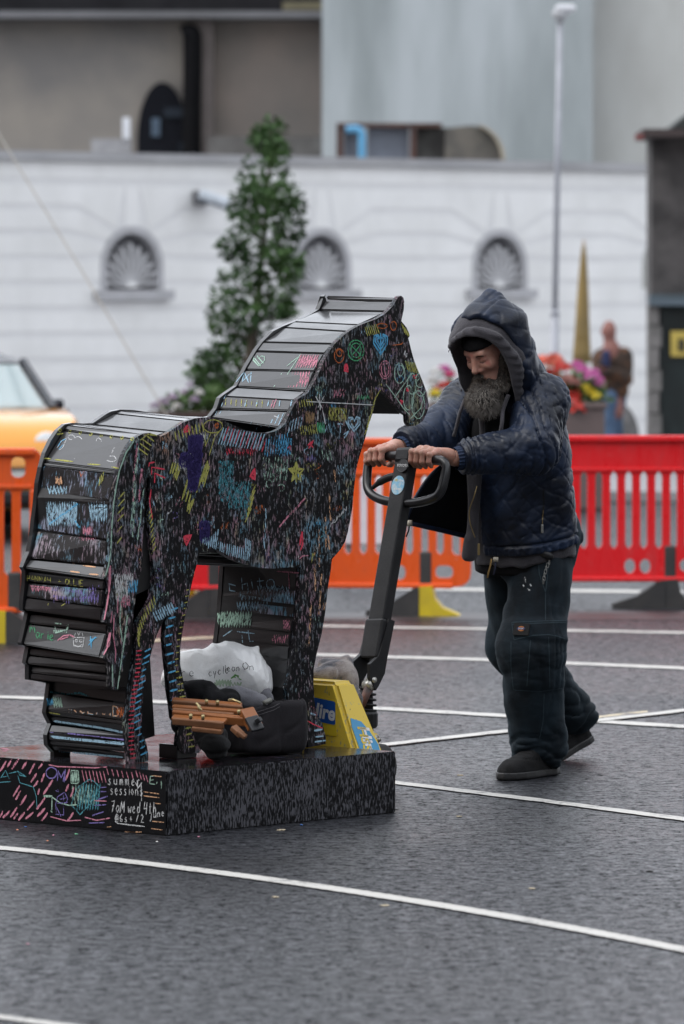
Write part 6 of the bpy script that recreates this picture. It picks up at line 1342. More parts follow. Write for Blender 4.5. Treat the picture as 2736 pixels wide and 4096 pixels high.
def m_jacket():
    m, t, bs = nodes_of('wet_navy_quilt'); v = coords(t); n = noise(t, v, 5, 4, .6); n2 = noise(t, v, 70, 4, .6); n3 = noise(t, v, 240, 2)
    c = ramp(t, n.outputs['Fac'], [(.36, (.0035, .0055, .012)), (.50, (.008, .0145, .033)), (.66, (.015, .029, .066))]); t.links.new(c, bs.inputs['Base Color'])
    t.links.new(ramp(t, n.outputs['Fac'], [(.35, .36), (.65, .58)]), bs.inputs['Roughness']); bs.inputs['Specular IOR Level'].default_value = .36; bs.inputs['Sheen Weight'].default_value = .05; bs.inputs['Sheen Roughness'].default_value = .35; bs.inputs['Sheen Tint'].default_value = (.5, .65, 1, 1)
    wk_ = noise(t, coords(t, (1, 1, 1.8), (.5, .3, 0)), 24, 3, .5, 1.6); h = math_n(t, 'ADD', math_n(t, 'ADD', math_n(t, 'MULTIPLY', n2.outputs['Fac'], .5), math_n(t, 'MULTIPLY', n3.outputs['Fac'], .15)), math_n(t, 'MULTIPLY', wk_.outputs['Fac'], .7)); bump(t, bs, h, .24, .006); return m
M_JAC = m_jacket()
jac = np_mesh('jacket', V, Q, M_JAC, man); jac['label'] = 'wet dark navy quilted jacket with hood up'
# jacket hood
wh1 = wdir(lh, 30, 81, 5, .6); wh2 = Wob(82, 24); wh3 = Wob(83, 60)
def f_hoodo(p, raw=False):
    q = loc_h(p)
    d = s_ell(p, hp_(-.032, .004, .012), (.138, .132, .152), HMt); d = smin(d, s_cap(p, hp_(-.04, 0, .04), hp_(-.108, 0, .138), .088, .028), .05)
    d = smin(d, s_cap(p, hp_(-.045, .0, -.07), neck - MF * .0, .118, .125), .05); d = smin(d, s_cap(p, hp_(.0, .08, -.10), neck + ML * .085 + UP * .0, .068, .08), .05)
    if raw: return d
    fold = .005 * wh2(p) + .006 * ridge(wh1(p) + .5 * wh2(p), .6) + .003 * wh3(p) - .005 + .0045 * crease(wh1(p) * 1.3 + .6 * wh3(p), .22)
    fold = fold + .0018 * (groove(q[:, 0] * .9 + q[:, 2] + .012 * wh2(p), .095, .0045) + groove(q[:, 0] * .9 - q[:, 2] + .012 * wh2(p), .095, .0045)) + .006 * np.exp(-((np.abs(q[:, 1]) - .055) / .005) ** 2) * (q[:, 2] > 0)
    d = d + fold
    cut = (q[:, 0] * .91 + q[:, 1] * .39 - .008 * wh3(p) * .3 + q[:, 2] * .10) - .058
    d = smax(d, cut, .012)
    inner = s_ell(p, hp_(-.02, 0, .005), (.20, .124, .138), HMt); inner = smin(inner, s_cap(p, hp_(.02, 0, -.05), neck + MF * .14 - UP * .1, .105, .105), .04)
    return smax(d, -inner, .008)
V, Q = surf(f_hoodo, HD - Vector((.26, .30, .27)), HD + Vector((.34, .34, .25)), .0048)
np_mesh('jacket_hood', V, Q, M_JAC, man)
# grey hoodie: hood
wg1 = Wob(91, 22); wg2 = Wob(92, 55)
def f_hoodi(p):
    q = loc_h(p)
    d = s_ell(p, hp_(-.005, -.004, .004), (.150, .122, .136), HMt); d = smin(d, s_cap(p, hp_(.0, .02, -.06), neck + MF * .05, .105, .11), .06); d = smin(d, s_cap(p, hp_(.02, 0, -.05), hp_(.05, .0, -.17), .112, .10), .05)
    n = q[:, 0] * .91 + q[:, 1] * .41 + q[:, 2] * .02; kk = .098
    d = d + .005 * wg1(p) + .0025 * wg2(p)
    inner = s_ell(p, hp_(.03, 0, -.010), (.19, .104, .116), HMt); inner = smin(inner, s_cap(p, hp_(.06, 0, -.08), hp_(.12, 0, -.22), .098, .09), .04)
    rim = np.exp(-((n - kk + .014) / .014) ** 2) * .009; seam = np.exp(-((n - kk + .034) / .004) ** 2) * .005
    d = d - rim + seam + rim * .35 * np.sin(q[:, 2] * 190 + q[:, 1] * 150)
    d = smax(d, n - kk, .014); return smax(d, -inner, .010)
V, Q = surf(f_hoodi, HD - Vector((.24, .26, .30)), HD + Vector((.26, .26, .20)), .005)
M_HOOD = mat('grey_wet_jersey', (.072, .068, .078), .9, (.042, .040, .046), 9, 5, bmp=.6, bscale=210, bdist=.004, sheen=.25, spec=.25)
hoodie_hood = np_mesh('hoodie_hood', V, Q, M_HOOD, man)
# grey hoodie: body and hem
def f_hoodb(p):
    d, f, l, an = torso(p, -.020, True); z = p[:, 2]
    flap = s_cap(p, P(1895, 1900, 17.93), P(1886, 2215, 17.97), .020, .032); d = smin(d, flap, .03); d = smin(d, s_cap(p, P(1875, 2160, 17.94), P(1862, 2225, 17.95), .018, .012), .03)
    d = d + .006 * wt2(p) + .004 * wt1(p); hem = (.795 - .055 * np.clip((f + .02) / .22, 0, 1) + .004 * wt3(p)) - z
    op = np.minimum(f - .02, -(l + .115)); d = smax(d, op, .01)
    return smax(smax(d, hem, .008), z - 1.42, .02)
V, Q = surf(f_hoodb, Vector((.36, 17.78, .70)), Vector((.90, 18.40, 1.45)), .0075)
np_mesh('hoodie', V, Q, M_HOOD, man)
M_TEE = mat('black_tshirt', (.006, .006, .007), .85, spec=.2)
def f_tee(p):
    d, f, l, an = torso(p, -.034, True); z = p[:, 2]; d = smin(d, s_cap(p, neck + MF * .05 - UP * .16, neck + MF * .045 + UP * .0, .105, .085), .05); d = d + .005 * wt2(p); return smax(smax(d, (.735 - .02 * np.clip(f / .2, 0, 1)) - z, .01), z - 1.47, .02)
V, Q = surf(f_tee, Vector((.36, 17.74, .68)), Vector((.90, 18.40, 1.50)), .009)
np_mesh('tshirt', V, Q, M_TEE, man)
# open right flap of the jacket
fl_pts = [[(1795, 1845, 18.02), (1745, 1880, 17.98), (1700, 1930, 17.96), (1655, 2005, 17.95), (1622, 2088, 17.95)], [(1830, 1850, 18.06), (1790, 1900, 18.03), (1750, 1960, 18.01), (1710, 2030, 18.0), (1680, 2102, 18.0)], [(1860, 1860, 18.10), (1840, 1920, 18.08), (1815, 1990, 18.07), (1790, 2060, 18.06), (1768, 2122, 18.06)], [(1900, 1870, 18.14), (1895, 1930, 18.13), (1885, 2000, 18.12), (1875, 2080, 18.11), (1868, 2146, 18.11)]]
vs = []; 
fine = [smooth_path([P(*q) for q in row], 5) for row in fl_pts]; cols_ = len(fine[0]); grid_ = []
for j in range(cols_):
    grid_.append(smooth_path([fine[i][j] for i in range(4)], 6))
rows_ = len(grid_[0]); wfl = Wob(95, 26)
flat = [p for g in grid_ for p in g]; ds = wfl(np.array([list(p) for p in flat], dtype=np.float32)); flat = [p + Vector((0, 1, 0)) * .008 * float(s) for p, s in zip(flat, ds)]
nV = len(flat); back = [p + Vector((.004, .014, 0)) for p in flat]; vs = flat + back; fs = []
for j in range(cols_ - 1):
    for i in range(rows_ - 1):
        a = j * rows_ + i; q = (a, a + 1, a + rows_ + 1, a + rows_); fs += [q, tuple(nV + k for k in q[::-1])]
for j in range(cols_ - 1):
    for i in (0, rows_ - 1): a = j * rows_ + i; fs.append((a, a + rows_, nV + a + rows_, nV + a))
for i in range(rows_ - 1):
    for j in (0, cols_ - 1): a = j * rows_ + i; fs.append((a, a + 1, nV + a + 1, nV + a))
M_LIN = mat('black_lining', (.004, .0045, .006), .7, (.008, .009, .012), 14, bmp=.3, bscale=60, spec=.2)
bm = bmesh.new(); bvs = [bm.verts.new(v) for v in vs]
for f in fs:
    try: bm.faces.new([bvs[i] for i in f])
    except ValueError: pass
flp = bm_obj('jacket_flap', bm, M_LIN, man, True, True)
MB().tube([g[-1] for g in grid_][:0] or [fine[i][-1] for i in range(4)], .009, 8).build('flap_hem', M_JAC, man, True, True)
MB().tube(fine[0], .007, 8).build('flap_edge', M_JAC, man, True, True)
tg_ = P(1638, 2094, 17.94); MB().tube([tg_ + Vector((0, 0, .012)), tg_ - Vector((0, 0, .010))], .010, 10).build('cord_toggle', mat('cream_toggle', (.48, .44, .36), .5), man, True, True)
MB().tube([tg_, tg_ + Vector((-.003, 0, -.025)), tg_ + Vector((-.012, 0, -.048))], .0028, 6).build('cord_end', M_TEE, man, True, True)

# ------------------------------------------------------------------ trousers
wl1 = Wob(101, 12); wl2 = Wob(102, 30); wl3 = wdir(UP, 52, 103, 5, .4); wl4 = wdir(Vector((.5, .2, 1)), 30, 104, 5, .35); wl5 = Wob(105, 75)
wlong = wdir(Vector((.95, .3, .12)), 46, 107, 5, .25)
wdl = wdir(Vector((.35, .1, 1)), 64, 106, 6, .4)
def box_mask(x, a, b, s): return 1 / (1 + np.exp(-(x - a) / s)) * 1 / (1 + np.exp((x - b) / s))
def f_trous(p):
    z = p[:, 2]
    seat = s_ell(p, pel - MF * .005 + UP * .00, (.140, .172, .16), np.array([[MF.x, ML.x, 0], [MF.y, ML.y, 0], [0, 0, 1]], dtype=np.float32))
    lt = s_cap(p, hipL - UP * .02, kneL, .118, .108); ls = s_cap(p, kneL, ankL, .110, .104); rt = s_cap(p, hipR - UP * .02, kneR, .118, .104); rs = s_cap(p, kneR, ankR, .106, .088)
    L = smin(lt, ls, .04); Rr = smin(rt, rs, .04)
    bunch = np.clip((.26 - z) / .16, 0, 1); kn = np.exp(-((z - .42) / .10) ** 2)
    xs = p[:, 0] * FPX / p[:, 1] + 1368; ys = HY + (CAMZ - z) * FPX / p[:, 1]          # picture-aligned seams of the near leg only as pattern
    cr = crease(wdl(p) + .7 * wl2(p), .3); L = L + .006 * crease(wlong(p) + .4 * wl1(p), .3) * np.clip((z - .25) / .2, 0, 1) * (z < .85) + .0050 * cr * (.1 + bunch * 1.2 + .6 * kn) + .007 * wl1(p) + .006 * wl2(p) * (.5 + bunch) + .012 * ridge(wl3(p) + .6 * wl2(p), .6) * bunch + .006 * ridge(wl4(p), .6) * kn - .004
    tL = (p - v3(hipL)) @ v3(ML); side = 1 / (1 + np.exp(-(tL - .02) / .02)); fr = (p - v3(kneL)) @ v3(MF)
    pk = box_mask(fr, -.085, .10, .006) * side; L = L - .010 * pk * box_mask(z, .325, .50, .006) - .017 * pk * box_mask(z, .495 + .02 * np.clip(fr * 6, -1, 1), .575, .004)
    L = L + .004 * np.exp(-((fr + .01) / .004) ** 2) * side + .004 * pk * np.exp(-((np.abs(fr - .01) - .045) / .004) ** 2) * box_mask(z, .33, .49, .01)
    Rr = Rr + .008 * wl1(p) + .007 * wl2(p) + .011 * ridge(wl3(p) + .6 * wl2(p), .6) * np.clip((.40 - z) / .2, 0, 1)
    d = smin(smin(L, Rr, .025), seat, .05); d = smin(d, s_ell(p, pel + MF * .10 - UP * .06, (.07, .09, .12)), .05)
    # back pocket flap
    bk = s_box(p, pel - MF * .085 + ML * .115 - UP * .02, (.05, .05, .022), .012); d = smin(d, bk, .012)
    cutL = s_plane(p, ankL - UP * .075 - MF * .01, -UP + MF * .42); cutR = s_plane(p, ankR + (ankR - kneR).normalized() * .05, (ankR - kneR) + Vector((0, 0, -.15)))
    nl = np.linalg.norm(p - v3(ankL), axis=1) < .22; nr_ = np.linalg.norm(p - v3(ankR), axis=1) < .22
    d = np.where(nl & (L < Rr), smax(d, cutL + .006 * wl2(p), .012), d); d = np.where(nr_ & (Rr <= L), smax(d, cutR, .012), d)
    return smax(d, z - .99, .01) + .0012 * wl5(p)
V, Q = surf(f_trous, Vector((.44, 17.70, .02)), Vector((1.08, 19.04, 1.02)), .0065)
def m_trous():
    m, t, bs = nodes_of('dark_teal_cotton'); v = coords(t); n = noise(t, coords(t, (1, 1, .6)), 7, 4, .6); n2 = noise(t, coords(t, (300, 300, 260)), 1, 2); n3 = noise(t, v, 34, 4)
    c = ramp(t, n.outputs['Fac'], [(.36, (.0026, .0042, .0065)), (.50, (.0055, .0105, .0155)), (.66, (.011, .021, .030))]); t.links.new(c, bs.inputs['Base Color']); bs.inputs['Roughness'].default_value = .8; bs.inputs['Specular IOR Level'].default_value = .25; bs.inputs['Sheen Weight'].default_value = .07; bs.inputs['Sheen Tint'].default_value = (.5, .75, .9, 1)
    wk_ = noise(t, coords(t, (1, 1, 2.2)), 16, 3, .5, 1.4); bump(t, bs, math_n(t, 'ADD', math_n(t, 'MULTIPLY', wk_.outputs['Fac'], .7), math_n(t, 'MULTIPLY', n3.outputs['Fac'], .5)), .35, .007); return m
tro = np_mesh('trousers', V, Q, m_trous(), man); tro['label'] = 'baggy dark teal cargo trousers'
TB = bvh_of([tro]); M_SEAM = mat('trouser_seam', (.030, .052, .066), .9)
def Z7(x, y): return (1800 + x * .597, 2100 + y * .597)
z7s = lambda L: [[Z7(*p) for p in s] for s in L]
draw(z7s([[(415, 652), (600, 645), (785, 640)], [(420, 665), (780, 652)], [(430, 770), (490, 755), (560, 740), (660, 735), (720, 745), (775, 765)], [(415, 655), (430, 770)], [(785, 640), (790, 760)]]), 'teal', 3.2, tro, TB, M_SEAM, 'pocket_flap_seam', .4)
draw(z7s([[(410, 780), (410, 940), (425, 1100)], [(540, 770), (530, 900), (515, 1080)], [(660, 750), (665, 900), (668, 1090)], [(775, 780), (785, 900), (770, 1080)], [(425, 1105), (600, 1115), (770, 1090)]]), 'teal', 2.6, tro, TB, M_SEAM, 'pocket_seam', .4)
draw(z7s([[(640, 450), (640, 640)], [(630, 1130), (625, 1300), (600, 1430)], [(590, 220), (600, 330), (640, 450), (660, 280)], [(520, 480), (640, 600)]][:3]), 'teal', 3.2, tro, TB, M_SEAM, 'side_seam', .4)
draw(z7s([[(500, 350), (505, 385)], [(490, 400), (500, 415)], [(535, 395), (545, 410)], [(520, 430), (535, 440)]]), 'white', 7, tro, TB, None, 'chalk_smudge', cover=.52)
lab = MB(); lc = P(1800 + 480 * .597, 2100 + 697 * .597, 17.80)
hit = TB.ray_cast(CAMP, ray(*Z7(480, 697)))
if hit[0]:
    n_ = hit[1]; e1 = Vector((0, 0, 1)).cross(n_).normalized(); e2 = n_.cross(e1)
    def lm(a, b, t): return hit[0] + e1 * a + e2 * b + n_ * (t + .003)
    lb = MB().prism([rect2(-.030, .030, -.024, .020, .002)], lm, -.008, .0015).build('pocket_label', mat('label_black', (.006, .006, .007), .8), man, False, True)
    MB().prism([[(.013 * math.cos(a), .0095 * math.sin(a)) for a in [2 * PI * k / 20 for k in range(20)]]], lm, .0018, .0026).build('label_disc', mat('label_orange', (.55, .18, .03), .7), lb, False, True)
    MB().prism([rounded([(-.017, 0), (-.012, -.004), (.012, -.004), (.017, 0), (.012, .004), (-.012, .004)], .001)], lm, .0029, .0036).build('label_band', mat('label_navy', (.04, .05, .16), .7), lb, False, True)
    me = txt_mesh('Dickies', .0075); Mm = Matrix(((e1.x, e2.x, n_.x, 0), (e1.y, e2.y, n_.y, 0), (e1.z, e2.z, n_.z, 0), (0, 0, 0, 1))); me.transform(Matrix.Translation(lm(0, 0, .0041)) @ Mm @ Matrix.Diagonal((.95, 1, 1, 1))); link('lettering', me, M_STW, lb, False, True)
# chain, belt tab, zips, cords
M_STEEL = mat('steel_bits', (.5, .5, .48), .3, metal=.8)
def on_mesh(bv, px, py, off=.004):
    h = bv.ray_cast(CAMP, ray(px, py)); 
    return (h[0] + ray(px, py) * -off) if h[0] else P(px, py, 17.9)
ch_ = [on_mesh(TB, *Z7(x, y), .006) for x, y in ((665, 250), (655, 270), (645, 290), (640, 312), (632, 335), (630, 358), (625, 380))]
for i, c in enumerate(ch_):
    r_ = [c + Vector((math.cos(a) * (.0042 if i % 2 else .002), 0, math.sin(a) * .009)) for a in [2 * PI * k / 10 for k in range(11)]]; MB().tube(r_, .0013, 5, False).build('chain_link', M_STEEL, man, True, True)
bt = [on_mesh(TB, *Z7(x, y), .010) for x, y in ((580, 190), (640, 195), (690, 225))]; MB().tube(smooth_path(bt, 4), [.008, .012, .014, .016, .017, .017, .015, .011, .004], 8).build('belt_end', mat('black_leather', (.012, .012, .013), .45), man, True, True)
JB = bvh_of([jac]); M_ZIP = mat('brass_zip', (.35, .26, .12), .4, metal=.6)
draw([[Z for Z in [(2172, 1960), (2176, 2010), (2170, 2070)]]], 'white', 5, jac, JB, mat('zip_shadow', (.003, .003, .004), .8), 'pocket_slit', .3)
draw([[(2172, 2040), (2170, 2080), (2169, 2100)]], 'white', 2.5, jac, JB, M_ZIP, 'zip_teeth', .2, lift=.003)
zp = on_mesh(JB, 2169, 2112, .006); MB().box((-.0045, -.003, -.018), (.0045, .003, .012), Matrix.Translation(zp), .002).build('zip_pull', M_STEEL, jac, False, True)
zp = P(1915, 2190, 17.92); MB().box((-.0045, -.003, -.028), (.0045, .003, .014), Matrix.Translation(zp), .002).build('zip_pull', M_ZIP, jac, False, True)
tg_ = P(1983, 2238, 17.93); MB().tube([tg_ + Vector((-.009, 0, 0)), tg_ + Vector((.009, 0, 0))], .009, 10).build('cord_toggle', mat('cream_toggle', (.48, .44, .36), .5), man, True, True)
MB().tube([tg_, tg_ + Vector((-.002, 0, -.03)), tg_ + Vector((-.008, 0, -.055))], .003, 6).build('cord_end', mat('navy_cord', (.03, .035, .07), .8), man, True, True)
MB().tube([P(1966, 2235, 17.92), P(1962, 2262, 17.92), P(1954, 2290, 17.92), P(1950, 2312, 17.92)], .003, 6).build('cord_end', mat('tan_cord', (.28, .17, .05), .8), man, True, True)
# hoodie draw cord and zip
MB().tube(smooth_path([hp_(.075, .075, -.155), P(2012, 1640, 17.78), P(2008, 1690, 17.76), P(2000, 1740, 17.77)], 5), .007, 8).build('draw_cord', M_HOOD, man, True, True)
MB().tube(smooth_path([hp_(.10, -.085, -.13), P(1843, 1640, 17.84), P(1828, 1700, 17.85), P(1815, 1745, 17.86)], 5), .0065, 8).build('draw_cord', M_HOOD, man, True, True)
MB().tube(smooth_path([P(1905, 1640, 17.85), P(1925, 1680, 17.84), P(1930, 1740, 17.85)], 5), .010, 8).build('hoodie_edge', M_HOOD, man, True, True)
MB().tube(smooth_path([P(1908, 1945, 17.90), P(1895, 1990, 17.89), P(1878, 2040, 17.90), P(1880, 2090, 17.90), P(1900, 2150, 17.91)], 5), .0022, 6).build('hoodie_zip', M_ZIP, man, True, True)

# ------------------------------------------------------------------ shoes
def shoe(heel, fwd, up, name, label=None):
    fwd = fwd.normalized(); left = up.cross(fwd).normalized(); up = fwd.cross(left).normalized()
    Mx = np.array([[fwd.x, left.x, up.x], [fwd.y, left.y, up.y], [fwd.z, left.z, up.z]], dtype=np.float32)
    def lp_(a, b, c): return heel + fwd * a + left * b + up * c
    def plan(q):       # foot outline distance
        t = q[:, 0]; w = np.interp(t, [-.01, .03, .10, .18, .24, .29, .32], [.030, .041, .040, .050, .052, .040, .012]); return np.maximum(np.abs(q[:, 1]) - w, np.maximum(-t, t - .318))
    def f_up(p):
        q = (p - v3(heel)) @ Mx; top = np.interp(q[:, 0], [0, .06, .10, .14, .20, .26, .31], [.115, .125, .12, .105, .082, .070, .05])
        d = smax(plan(q) + .12 * np.clip(q[:, 2] - .03, 0, 1) * .8, q[:, 2] - top, .035); return smax(d, .022 - q[:, 2], .004) + .003 * np.exp(-((q[:, 2] - .045 - q[:, 0] * .12) / .003) ** 2) + .0035 * (groove(q[:, 0], .020, .005) * box_mask(q[:, 0], .11, .20, .006) * (q[:, 2] > .06))
    def f_so(p):
        q = (p - v3(heel)) @ Mx; return smax(smax(plan(q) - .005, q[:, 2] - .028, .006), -q[:, 2], .006) + .0015 * np.exp(-((q[:, 2] - .019) / .002) ** 2)
    c = lp_(.16, 0, .06); ext = Vector((.24, .24, .22))
    V, Q = surf(f_up, c - ext, c + ext, .005); o = np_mesh(name, V, Q, mat('black_suede', (.005, .005, .0055), .85, (.012, .012, .013), 20, bmp=.5, bscale=260, spec=.25), man)
    V, Q = surf(f_so, c - ext, c + ext, .005); np_mesh('sole', V, Q, mat('black_rubber_sole', (.018, .018, .019), .5), o)
hl = G(2206, 3098); shoe(hl + Vector((0, 0, .001)), (MF + ML * .12).normalized(), UP, 'shoe')
hr = P(2348, 2966, 18.86); dirR = (MF - UP * .30).normalized(); upR = UP + MF * .30
shoe(hr, dirR, upR, 'shoe')

# ------------------------------------------------------------------ body: head, hands and (hidden) trunk in one mesh
wsk = Wob(111, 60)
def f_head(p):
    q = loc_h(p); P_ = lambda f, l, u: hp_(f, l, u)
    d = s_ell(p, P_(-.012, 0, .030), (.098, .076, .094), HMt); d = smin(d, s_ell(p, P_(.025, 0, -.035), (.070, .062, .085), HMt), .035); d = smin(d, s_cap(p, P_(.062, -.02, -.098), P_(.062, .02, -.098), .026), .03)
    d = smin(d, s_cap(p, P_(.078, -.034, .020), P_(.078, .034, .020), .0125), .014)                       # brow
    d = smin(d, s_ell(p, P_(.066, .040, -.030), (.022, .020, .018), HMt), .018); d = smin(d, s_ell(p, P_(.066, -.040, -.030), (.022, .020, .018), HMt), .018)      # cheeks
    for s in (-1, 1):
        d = smax(d, -s_ell(p, P_(.098, s * .034, .001), (.016, .019, .012), HMt), .012); d = smin(d, s_ell(p, P_(.074, s * .033, -.001), (.0135, .0155, .0135), HMt), .004)      # socket, lid
        d = smin(d, s_cap(p, P_(.094, s * .013, -.041), P_(.088, s * .016, -.040), .0075), .006)               # nostril wing
    d = smin(d, s_cap(p, P_(.086, 0, .014), P_(.108, 0, -.034), .0085, .0125), .009)                          # nose
    d = smin(d, s_cap(p, P_(.086, -.017, -.072), P_(.086, .017, -.072), .0075), .008); d = smin(d, s_cap(p, P_(.084, -.014, -.083), P_(.084, .014, -.083), .0085), .006)   # lips
    d = smax(d, -s_cap(p, P_(.098, -.018, -.0775), P_(.098, .018, -.0775), .0030), .003)
    d = smin(d, s_cap(p, P_(-.03, 0, -.06), neck, .058, .066), .03)
    return d + .0006 * wsk(p)
V1, Q1 = surf(f_head, HD - Vector((.20, .20, .22)), HD + Vector((.20, .22, .16)), .0035)
def hand_sdf(B, W, up, back, side, thumb):
    """B: four bar points from index to little finger"""
    ch = []
    for i, b in enumerate(B):
        L = (1.0, 1.06, 1.0, .84)[i]; k = b + up * (.030 - .003 * abs(i - 1)) + back * .020; p1 = b - back * .026 * L + up * (.021 - .004 * (i == 3)); p2 = b - back * .030 * L - up * .010 * L; p3 = b - back * .012 - up * .027 * L; ch.append((k, p1, p2, p3))
    def f(p):
        d = None
        for i, (k, a, b, c) in enumerate(ch):
            r = (.0112, .0115, .0110, .0098)[i]
            e = smin(smin(s_cap(p, k, a, r * 1.06, r), s_cap(p, a, b, r, r * .95), .004), s_cap(p, b, c, r * .95, r * .82), .004); e = smin(e, s_ell(p, a, (r * 1.12,) * 3), .003); e = smin(e, s_ell(p, k, (r * 1.18,) * 3), .006)
            d = e if d is None else smin(d, e, .0035)
        for k, a, b, c in ch: d = smin(d, s_cap(p, k, W + (k - W) * .25, .0125, .021), .016)
        d = smin(d, s_cap(p, W, W + (W - ch[1][0]).normalized() * .10, .026, .029), .02)
        t0, t1, t2, t3 = thumb; d = smin(d, s_cap(p, t0, t1, .017, .0135), .014); d = smin(d, smin(s_cap(p, t1, t2, .0130, .0118), s_cap(p, t2, t3, .0118, .0095), .004), .004)
        return d
    pts = [q for c in ch for q in c] + [W] + list(thumb); lo = Vector((min(q.x for q in pts), min(q.y for q in pts), min(q.z for q in pts))) - Vector((.04, .04, .04)); hi = Vector((max(q.x for q in pts), max(q.y for q in pts), max(q.z for q in pts))) + Vector((.07, .09, .05))
    return surf(f, lo, hi, .0027)
bu = UP
BL_ = [on_loop(x, y) for x, y in ((1668, 1831), (1690, 1834), (1712, 1836), (1734, 1839))]; WL = P(1806, 1828, 17.65)
thL = (WL + (BL_[0] - WL) * .35 - UP * .012, BL_[0] + HU * .035 - UP * .012, BL_[0] + HU * .012 - UP * .026 + HV * .010, BL_[0] - HU * .012 - UP * .024 + HV * .026)
V2, Q2 = hand_sdf(BL_, WL, UP, HU, ML, thL)
BR_ = [on_loop(x, y) for x, y in ((1548, 1824), (1526, 1825), (1504, 1828), (1484, 1836))]; WR = P(1590, 1788, 17.80)
thR = (WR + (BR_[0] - WR) * .35 - UP * .012, BR_[0] + HU * .035 - UP * .012, BR_[0] + HU * .008 - UP * .028 - HV * .010, BR_[0] - HU * .014 - UP * .030 - HV * .020)
V3, Q3 = hand_sdf(BR_, WR, UP, HU, ML, thR)
def f_trunk(p):
    d = s_cap(p, pel, neck - UP * .10, .12, .12); d = smin(d, s_cap(p, neck - UP * .12, neck + UP * .02, .08, .06), .05)
    for a, b, c in ((shL, elL, wrL), (shR, elR, wrR)): d = smin(d, smin(s_cap(p, a, b, .05, .042), s_cap(p, b, c, .042, .030), .02), .03)
    for a, b, c in ((hipL, kneL, ankL), (hipR, kneR, ankR)): d = smin(d, smin(s_cap(p, a, b, .075, .055), s_cap(p, b, c, .052, .04), .02), .03)
    return d
V4, Q4 = surf(f_trunk, Vector((.10, 17.5, .06)), Vector((1.0, 18.95, 1.50)), .022)
Vb, Qb, off = [], [], 0
for V, Q in ((V1, Q1), (V2, Q2), (V3, Q3), (V4, Q4)): Vb.append(V); Qb.append(Q + off); off += len(V)
def m_skin():
    m, t, bs = nodes_of('weathered_skin'); v = coords(t); n = noise(t, v, 28, 4, .6); n2 = noise(t, v, 160, 3); 
    c = ramp(t, n.outputs['Fac'], [(.36, (.42, .20, .145)), (.52, (.48, .265, .20)), (.66, (.45, .185, .14))]); t.links.new(c, bs.inputs['Base Color']); bs.inputs['Roughness'].default_value = .48
    bs.inputs['Subsurface Weight'].default_value = .15; bs.inputs['Subsurface Radius'].default_value = (.010, .004, .002); bs.inputs['Subsurface Scale'].default_value = .5; bump(t, bs, n2.outputs['Fac'], .25, .002); return m
bod = np_mesh('body', np.concatenate(Vb), np.concatenate(Qb), m_skin(), man)
FB = bvh_of([bod])
# nails, lips, brows and lids are small painted-on features laid on the face
def patch(pts, name, m, w, lift=.0006, bv=FB, parent=man):
    return draw([pts], 'white', w, parent, bv, m, name, .3, lift=lift)
hpx = lambda f, l, u: (lambda q: (1368 + q.x * FPX / q.y, HY - (q.z - CAMZ) * FPX / q.y))(hp_(f, l, u))
for s in (-1, 1):
    patch([hpx(.095, s * .018, .0165), hpx(.094, s * .032, .020), hpx(.086, s * .048, .016)], 'eyebrow', mat('brow_hair', (.07, .045, .03), .9), 5.5)
    patch([hpx(.09, s * .020, -.007), hpx(.092, s * .033, -.010), hpx(.086, s * .046, -.007)], 'eyelash', mat('lash_dark', (.035, .018, .014), .9), 2.4)
patch([hpx(.092, -.016, -.083), hpx(.094, 0, -.084), hpx(.090, .017, -.083)], 'lower_lip', mat('lip_pink', (.40, .12, .11), .4), 8)
# beanie
def f_bean(p):
    q = loc_h(p); d = s_ell(p, hp_(-.010, 0, .030), (.107, .084, .092), HMt); return smax(smax(d, (.036 - .12 * np.clip(-q[:, 0], 0, .2)) - q[:, 2], .008), -s_ell(p, hp_(-.010, 0, .030), (.098, .076, .090), HMt), .004) + .0006 * np.sin(np.arctan2(q[:, 1], q[:, 0]) * 60)
V, Q = surf(f_bean, HD - Vector((.16, .16, .12)), HD + Vector((.16, .18, .16)), .005); np_mesh('beanie', V, Q, mat('black_knit', (.008, .008, .009), .9, spec=.2), man)
# beard
wbe = Wob(121, 60); wbe2 = Wob(122, 110)
def f_beard(p):
    d = s_ell(p, P(1936, 1590, 17.81), (.068, .056, .046)); d = smin(d, s_cap(p, P(1932, 1592, 17.80), P(1920, 1606, 17.785), .048, .030), .03)
    for s in (-1, 1): d = smin(d, s_cap(p, hp_(.055, s * .045, -.11), hp_(.015, s * .068, -.02), .028, .013), .02); d = smin(d, s_cap(p, hp_(.098, s * .006, -.060), hp_(.078, s * .034, -.092), .0085, .012), .008)
    mouth = s_cap(p, hp_(.104, -.016, -.080), hp_(.104, .016, -.080), .0145); d = smax(d, -mouth, .006)
    return d + .0045 * wbe(p) + .003 * wbe2(p)
V, Q = surf(f_beard, HD + Vector((-.2, -.2, -.26)), HD + Vector((.14, .16, .02)), .004)
def m_hair(name, a, b):
    m, t, bs = nodes_of(name); n = noise(t, coords(t), 22, 4); t.links.new(ramp(t, n.outputs['Fac'], [(.38, a), (.62, b)]), bs.inputs['Base Color']); bs.inputs['Roughness'].default_value = .6; bs.inputs['Specular IOR Level'].default_value = .3; bump(t, bs, noise(t, coords(t), 240, 3).outputs['Fac'], .9, .005); return m
beard = np_mesh('beard', V, Q, m_hair('beard_base', (.016, .012, .010), (.040, .035, .031)), man)
rng = np.random.RandomState(5); me = beard.data; vc = np.empty(len(me.vertices) * 3, dtype=np.float32); me.vertices.foreach_get('co', vc); vc = vc.reshape(-1, 3); vn = np.empty_like(vc).ravel(); me.vertices.foreach_get('normal', vn); vn = vn.reshape(-1, 3)
